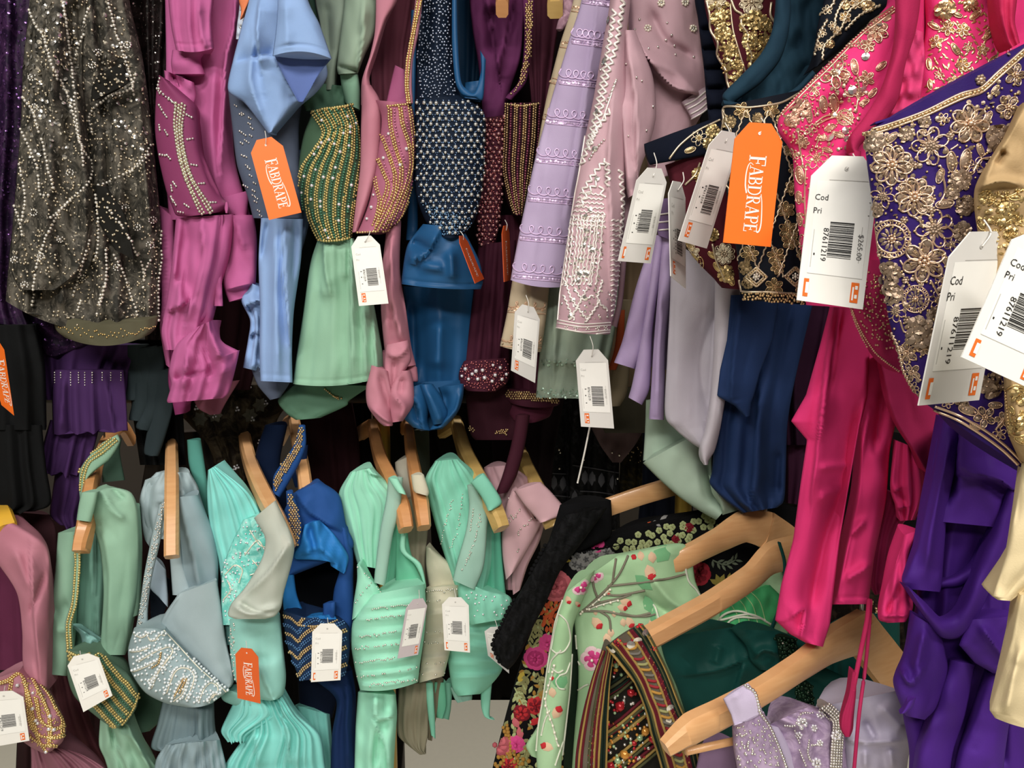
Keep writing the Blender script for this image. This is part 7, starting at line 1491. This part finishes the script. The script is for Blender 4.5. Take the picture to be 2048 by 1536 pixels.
hp = [(1720, 1262, .74), (1660, 1290, .71), (1600, 1332, .68), (1520, 1384, .65), (1440, 1428, .63), (1380, 1458, .615), (1330, 1496, .605)]
h = hanger('large curved hanger nearest the camera holding the pale lilac blouse', hp, WOOD, [.022, .017, .0125, .0115, .012, .0125, .007], [.008, .008, .008, .008, .0085, .0085, .006], [(1750, 1300, .76), (1790, 1350, .78)], hook=1.36)
V, F = rodmesh(pt(1372, 1503, .63), pt(1560, 1462, .69), .0035); link(h, 'trouser_bar', V, F, WOOD)
# ---------------------------------------------------------------- price tags
CARD = plain('white_card', '#ECEAE4', .55); CARDO = plain('orange_card', '#F0701E', .5); STICK = plain('white_sticker_paper', '#F2F1EC', .35)
CARDG = plain('grey_white_card', '#DAD8D4', .55)
INK = plain('black_ink', '#1A1A1A', .5); INKW = plain('white_ink', '#F5EFE6', .5); INKO = plain('orange_ink', '#E8702A', .5); STRING = plain('white_thread', '#D6D2CB', .6); FAINT = plain('grey_ink', '#B9B7B2', .5)

def stroke(pts, w0, w1=None):
    P = np.array(pts, float); T = np.gradient(P, axis=0); T /= np.hypot(T[:, 0], T[:, 1])[:, None] + 1e-9
    w = np.linspace(w0, w0 if w1 is None else w1, len(P))[:, None] / 2; N = np.stack([-T[:, 1], T[:, 0]], -1)
    a, b = P + N * w, P - N * w
    return [[a[i], a[i + 1], b[i + 1], b[i]] for i in range(len(P) - 1)]
def arcp(cx, cy, rx, ry, a0, a1, n=9):
    t = np.radians(np.linspace(a0, a1, n)); return np.stack([cx + rx * np.cos(t), cy + ry * np.sin(t)], -1)
def bowl(y0, y1, x, rx, w):
    c = arcp(x, (y0 + y1) / 2, rx, (y1 - y0) / 2 - .03, 90, -90, 11)
    return stroke([(.15, y1 - .03), (x, y1 - .03)], .055) + stroke([(.15, y0 + .03), (x, y0 + .03)], .055) + stroke(c, .09) 
def serif(x, y, w=.34): return stroke([(x - w / 2, y), (x + w / 2, y)], .05)
stem = lambda x=.2: stroke([(x, 0), (x, 1)], .15)
GL = {'F': (.66, stem() + serif(.2, .02) + stroke([(.03, .97), (.62, .97)], .06) + stroke([(.2, .52), (.5, .52)], .06) + stroke([(.61, 1), (.61, .76)], .05) + stroke([(.5, .64), (.5, .4)], .05)),
      'A': (.8, stroke([(.12, 0), (.4, 1)], .06) + stroke([(.4, 1), (.68, 0)], .15) + stroke([(.2, .33), (.58, .33)], .05) + serif(.12, .02, .28) + serif(.68, .02, .3)),
      'B': (.7, stem() + serif(.16, .02, .3) + serif(.16, .98, .3) + bowl(.5, 1, .38, .18, .1) + bowl(0, .52, .4, .22, .1)),
      'D': (.8, stem() + serif(.16, .02, .3) + serif(.16, .98, .3) + bowl(0, 1, .38, .34, .1)),
      'R': (.76, stem() + serif(.2, .02) + serif(.16, .98, .3) + bowl(.47, 1, .38, .2, .1) + stroke([(.38, .5), (.66, .03)], .13) + serif(.68, .02, .2)),
      'P': (.66, stem() + serif(.2, .02) + serif(.16, .98, .3) + bowl(.45, 1, .38, .21, .1)),
      'E': (.66, stem() + serif(.16, .02, .3) + stroke([(.03, .97), (.58, .97)], .06) + stroke([(.2, .52), (.48, .52)], .06) + stroke([(.03, .03), (.6, .03)], .06) + stroke([(.57, 1), (.57, .78)], .05) + stroke([(.6, 0), (.6, .24)], .05) + stroke([(.48, .63), (.48, .41)], .05))}
def logo():
    """the shop's word mark with its swoosh; returns polygons in (along, up), length about 1"""
    out, x = [], 0
    for i, ch in enumerate('FABDRAPE'):
        s = 1.25 if i == 0 else 1.0
        w, st = GL[ch]
        for q in st: out.append([(x + p[0] * s, p[1] * s - (.12 if i == 0 else 0)) for p in q])
        x += w * s * .97
    L = x
    f = lambda P: smooth(np.array([(u * L, v) for u, v in P]), 26)
    out += stroke(f([(.13, .22), (.105, .0), (.15, -.16), (.26, -.24), (.4, -.2), (.5, -.06)]), .04, .11)
    out += stroke(f([(.5, 1.03), (.6, 1.14), (.74, 1.22), (.88, 1.26), (.965, 1.2), (1.0, 1.07), (.985, .98)]), .05, .12)
    return [[(p[0] / L, p[1] / L) for p in q] for q in out], L
LOGO, LOGOL = logo()

_tx = {}
def words(s):
    """flat letter outlines of a word, normalised to height 1"""
    if s not in _tx:
        cu = bpy.data.curves.new('t', 'FONT'); cu.body = s; cu.resolution_u = 2
        o = bpy.data.objects.new('t', cu); COL.objects.link(o)
        dg = bpy.context.evaluated_depsgraph_get(); me = o.evaluated_get(dg).to_mesh()
        V = np.array([v.co[:2] for v in me.vertices]); F = [list(p.vertices) for p in me.polygons]
        o.evaluated_get(dg).to_mesh_clear(); bpy.data.objects.remove(o); bpy.data.curves.remove(cu)
        _tx[s] = ((V - V.min(0)) / .73, F)
    return _tx[s]

def tag(label, kind, quad, Y, dx=0, cat_group=None, mat=None, bend=.0, hang=None, lay='std', name='price_tag', dyb=0):
    """quad: TL TR BR BL in pixels; dx = how much farther (mm) the right edge is than the left, dyb bottom"""
    q = P2(quad); dz = [-.5, .5, .5, -.5]; db = [-.5, -.5, .5, .5]
    C = np.array([pt(q[i, 0], q[i, 1], Y + dz[i] * dx / 1000 + db[i] * dyb / 1000) for i in range(4)])
    nrm = np.cross(C[1] - C[0], C[3] - C[0]); nrm /= np.linalg.norm(nrm)
    ray = C[2] - EYE; C[2] = EYE + ray * ((C[0] - EYE) @ nrm) / (ray @ nrm)      # keep the card flat
    if nrm @ (EYE - C.mean(0)) < 0: nrm = -nrm
    def at(s, t, h=0):
        p = (C[0] * (1 - s) + C[1] * s) * (1 - t) + (C[3] * (1 - s) + C[2] * s) * t
        return p + nrm * (h + bend * (math.sin(math.pi * min(max(t, 0), 1)) - .5) )
    g = bpy.data.objects.new(name, None); COL.objects.link(g); o_ = at(.5, 1, 0); g.location = o_; ORG[g] = o_; g.empty_display_size = .02
    g['label'] = label; g['category'] = 'tag'
    if cat_group: g['group'] = cat_group
    c1, c2 = .27, .14
    rows = [0, .03, c2, .3, .45, .6, .75, .9, 1]
    V, F = [], []
    for t in rows:
        e = c1 * max(0, 1 - t / c2)
        for s in (e, .5, 1 - e): V.append(at(s, t, .0004))
    n = len(V)
    for t in rows:
        e = c1 * max(0, 1 - t / c2)
        for s in (e, .5, 1 - e): V.append(at(s, t, -.0004))
    for i in range(len(rows) - 1):
        for j in (0, 1):
            a = i * 3 + j; F.append((a, a + 3, a + 4, a + 1)); F.append((n + a, n + a + 1, n + a + 4, n + a + 3))
    for i in range(len(rows) - 1):
        a = i * 3; F.append((a, n + a, n + a + 3, a + 3)); a += 2; F.append((a, a + 3, n + a + 3, n + a))
    e = (len(rows) - 1) * 3
    for a in (0, 1): F.append((a, a + 1, n + a + 1, n + a)); F.append((e + a, n + e + a, n + e + a + 1, e + a + 1))
    cd_ = link(g, 'card', V, F, mat or (CARDO if kind == 'o' else CARD), flat=True)
    def poly(nm, polys, m, h=.0007, par=g):
        V, F = [], []
        for p in polys:
            F.append(list(range(len(V), len(V) + len(p)))); V += [at(s, t, h) for s, t in p]
        return link(par, nm, V, F, m, flat=True)
    rect = lambda a, b, c, d: [(a, c), (b, c), (b, d), (a, d)]
    def text(s_, s0, t0, hgt, rot=False, m=INK, nm='print'):
        """hgt relative to card width; rot = reading downwards"""
        Wd, Ht = np.linalg.norm(C[1] - C[0]), np.linalg.norm(C[3] - C[0]); r = Wd / Ht
        V2, F2 = words(s_)
        if rot: V = [at(s0 + v[1] * hgt, t0 + v[0] * hgt * r, .0008) for v in V2]
        else: V = [at(s0 + v[0] * hgt, t0 - v[1] * hgt * r, .0008) for v in V2]
        return link(sk_, nm, V, F2, m, flat=True)
    # eyelet hole and hanging thread
    ey = [at(.5 + .03 * math.cos(a), .085 + .014 * math.sin(a), .0008) for a in np.arange(0, 6.28, .7)]
    link(cd_, 'eyelet', ey, [list(range(len(ey)))], FAINT if kind != 'o' else INKW, flat=True)
    if hang:
        hp = pt(hang[0], hang[1], Y + (hang[2] if len(hang) > 2 else 0))
        wire(g, 'loop_thread', [at(.5, .085, .001), (at(.5, .085, .001) + hp) / 2 + np.array((.002, -.004, 0)), hp], .0005, STRING, 5)
    if kind == 'o':
        Wd, Ht = np.linalg.norm(C[1] - C[0]), np.linalg.norm(C[3] - C[0])
        a, b = (.26, .89); k = b - a
        up = k * Ht / Wd * 1.12
        poly('word_mark', [[(.38 + v * up, a + u * k) for u, v in p] for p in LOGO], INKW, .0007, cd_)
    else:
        rs = np.random.default_rng(3)
        st = .12 if lay != 'std' else .14
        sk_ = poly('sticker', [rect(.1, .93, .17, .8)], STICK, .00055)
        for q in (rect(.27, .85, .16, .163), rect(.1, .93, .80, .803), rect(.13, .14, .5, .76), rect(.84, .85, .46, .7)): poly('sticker_edge', [q], FAINT, .0006, sk_)
        x0, x1, y0, y1 = (.40, .76, .47, .72) if lay == 'std' else (.36, .72, .44, .68)
        bars, t = [], y0
        while t < y1:
            w = rs.choice([.004, .006, .010, .013]) * .62; bars.append(rect(x0, x1, t, min(t + w, y1))); t += w + rs.choice([.004, .006, .009]) * .72
        poly('barcode', bars, INK, .0007, sk_)
        if lay == 'big':
            text('Cod', .09, .30, .085); text('Pri', .09, .39, .085)
            text('87611219', .27, .485, .085, True); text('$265.00', .79, .51, .08, True, m=plain('grey_print', '#6A6A68') if 'grey_print' not in bpy.data.materials else bpy.data.materials['grey_print'])
            text('-', .9, .30, .06); text('-', .9, .385, .06)
            poly('small_print', [rect(.16, .18, .66, .675), rect(.86, .88, .66, .67)], INK, .0007, sk_)
        elif lay == 'mid':
            text('Cod', .16, .25, .09); text('Pri', .16, .35, .07); text('87611219', .27, .48, .07, True)
        else:
            text('Cod', .12, .27, .07, m=FAINT); text('Pri', .12, .35, .07, m=FAINT); text('87611219', .29, .48, .075, True, m=INK); text('$265.00', .79, .50, .065, True, m=FAINT)
            poly('small_print', [rect(.2, .25, .5, .51), rect(.2, .23, .58, .595), rect(.2, .24, .68, .69)], INK, .0007, sk_)
        b = [rect(.07, .145, .84, .965)] if lay != 'right' else []
        b2 = [rect(.78, .90, .83, .965)] if lay in ('big', 'both', 'right') else []
        if lay == 'std': b = [rect(.13, .27, .82, .95)]
        for q in b + b2: poly('orange_mark', [q], INKO, .0007)
        wl = []
        if lay in ('big', 'both'): wl = [rect(.10, .145, .865, .94), rect(.80, .825, .86, .95), rect(.84, .88, .85, .875), rect(.84, .88, .91, .935)]
        elif lay == 'right': wl = [rect(.80, .825, .86, .95), rect(.84, .88, .85, .875), rect(.84, .88, .91, .935)]
        else: wl = [rect(.15, .17, .84, .93), rect(.19, .25, .84, .855), rect(.19, .25, .89, .905), rect(.2, .25, .925, .94)]
        stuff(poly('mark_lettering', wl, STICK, .0009))
    return g

GW = 'white price tags'; GO = 'orange brand tags'
tag('orange brand tag hanging on the periwinkle gown', 'o', '496,284 560,270 603,425 538,440', .985, 6, GO, hang=(530, 262), name='brand_tag')
tag('white price tag between the sage gown and the rose gown', 'w', '700,474 757,470 777,607 718,612', .985, 4, GW, hang=(740, 462), lay='std')
tag('narrow orange brand tag seen edge-on beside the teal gown', 'o', '914,472 930,471 968,558 950,567', .99, 60, GO, mat=plain('rust_orange_card', '#C24E1C', .5), hang=(920, 462), name='brand_tag')
tag('dull orange tag edge in shadow between the maroon gown and tan tunic', 'o', '1003,452 1018,450 1022,560 1008,564', 1.03, 60, GO, mat=bpy.data.materials['rust_orange_card'], hang=(1010, 440, .03), name='brand_tag')
tag('white price tag on the tan tunic below the lavender borders', 'w', '1031,605 1081,618 1070,766 1022,741', .955, 16, GW, mat=CARDG, hang=(1052, 590), lay='std')
tag('lowest white price tag of the upper row, on the grey sage tunic', 'w', '1150,700 1214,698 1228,857 1162,853', .865, 5, GW, mat=CARDG, hang=(1180, 672), lay='std')
tag('greyish leaning price tag below the small navy sleeve edge', 'w', '1279,334 1338,338 1301,527 1236,522', .72, 20, GW, mat=CARDG, hang=(1308, 306, .02), lay='both')
tag('narrowest white price tag, turned sideways below the burgundy blouse edge', 'w', '1336,360 1370,366 1371,577 1341,552', .70, 45, GW, mat=CARDG, hang=(1366, 345, .02), lay='std')
tag('tilted white price tag just left of the large orange tag', 'w', '1428,258 1484,268 1413,497 1356,481', .66, 22, GW, mat=CARDG, hang=(1450, 246, .02), lay='std')
tag('largest orange brand tag, on the navy and gold blouse', 'o', '1473,243 1568,249 1541,494 1446,485', .61, 6, GO, hang=(1522, 236, .02), name='brand_tag')
tag('large white price tag with readable barcode on the pink blouse', 'w', '1627,310 1762,314 1725,619 1593,600', .525, 4, GW, hang=(1706, 308, .02), lay='big')
tag('leaning white price tag in front of the purple gold blouse', 'w', '1908,464 2022,462 1957,800 1836,811', .44, 30, GW, mat=CARDG, hang=(1968, 440, .01), lay='big')
tag('nearest white price tag cut off by the right edge', 'w', '2040,440 2180,500 2065,780 1922,714', .385, 6, GW, hang=(2100, 440, .02), lay='big')
tag('white price tag on the rose gown in the lower left corner', 'w', '-32,1385 45,1380 59,1481 -15,1494', 1.0, 4, GW, hang=(10, 1372, .02), lay='right')
tag('white price tag on the lower sage gown with gold waist', 'w', '130,1316 194,1303 225,1391 167,1424', .99, 6, GW, hang=(160, 1302, .02), lay='right')
tag('orange brand tag on the aqua gown, lower row', 'o', '470,1294 516,1299 521,1407 475,1396', .99, 8, GO, mat=plain('deep_orange_card', '#D85E24', .5), hang=(492, 1282, .02), name='brand_tag')
tag('white price tag in front of the royal blue gown waist', 'w', '625,1247 685,1247 681,1360 622,1364', .99, 4, GW, hang=(655, 1236, .02), lay='both')
tag('pinkish grey price tag on the left mint gown bodice', 'w', '815,1200 857,1195 836,1309 795,1317', .985, 14, GW, mat=plain('pinkish_grey_card', '#C9BEC2', .6), hang=(838, 1180, .02), lay='right')
tag('white price tag on the ivory gown right of the left mint gown', 'w', '883,1194 937,1195 940,1305 889,1300', 1.0, 6, GW, hang=(908, 1178, .02), lay='both')
tag('half hidden white price tag between the right mint gown and the black blouse', 'w', '968,1255 1016,1252 1018,1347 976,1311', 1.0, 12, GW, mat=CARDG, hang=(990, 1240, .02), lay='std')
tag('orange brand tag cut off by the left edge on the black dress', 'o', '-28,690 5,678 28,831 3,810', 1.04, 20, GO, hang=(-12, 672, .03), name='brand_tag')
o = wire(None, 'loose_thread', [pt(1180, 852, .9), pt(1168, 910, .9), pt(1155, 966, .905)], .0011, STRING)
o['label'] = 'thin pale thread dangling below the lowest tag of the upper row'; o['category'] = 'thread'
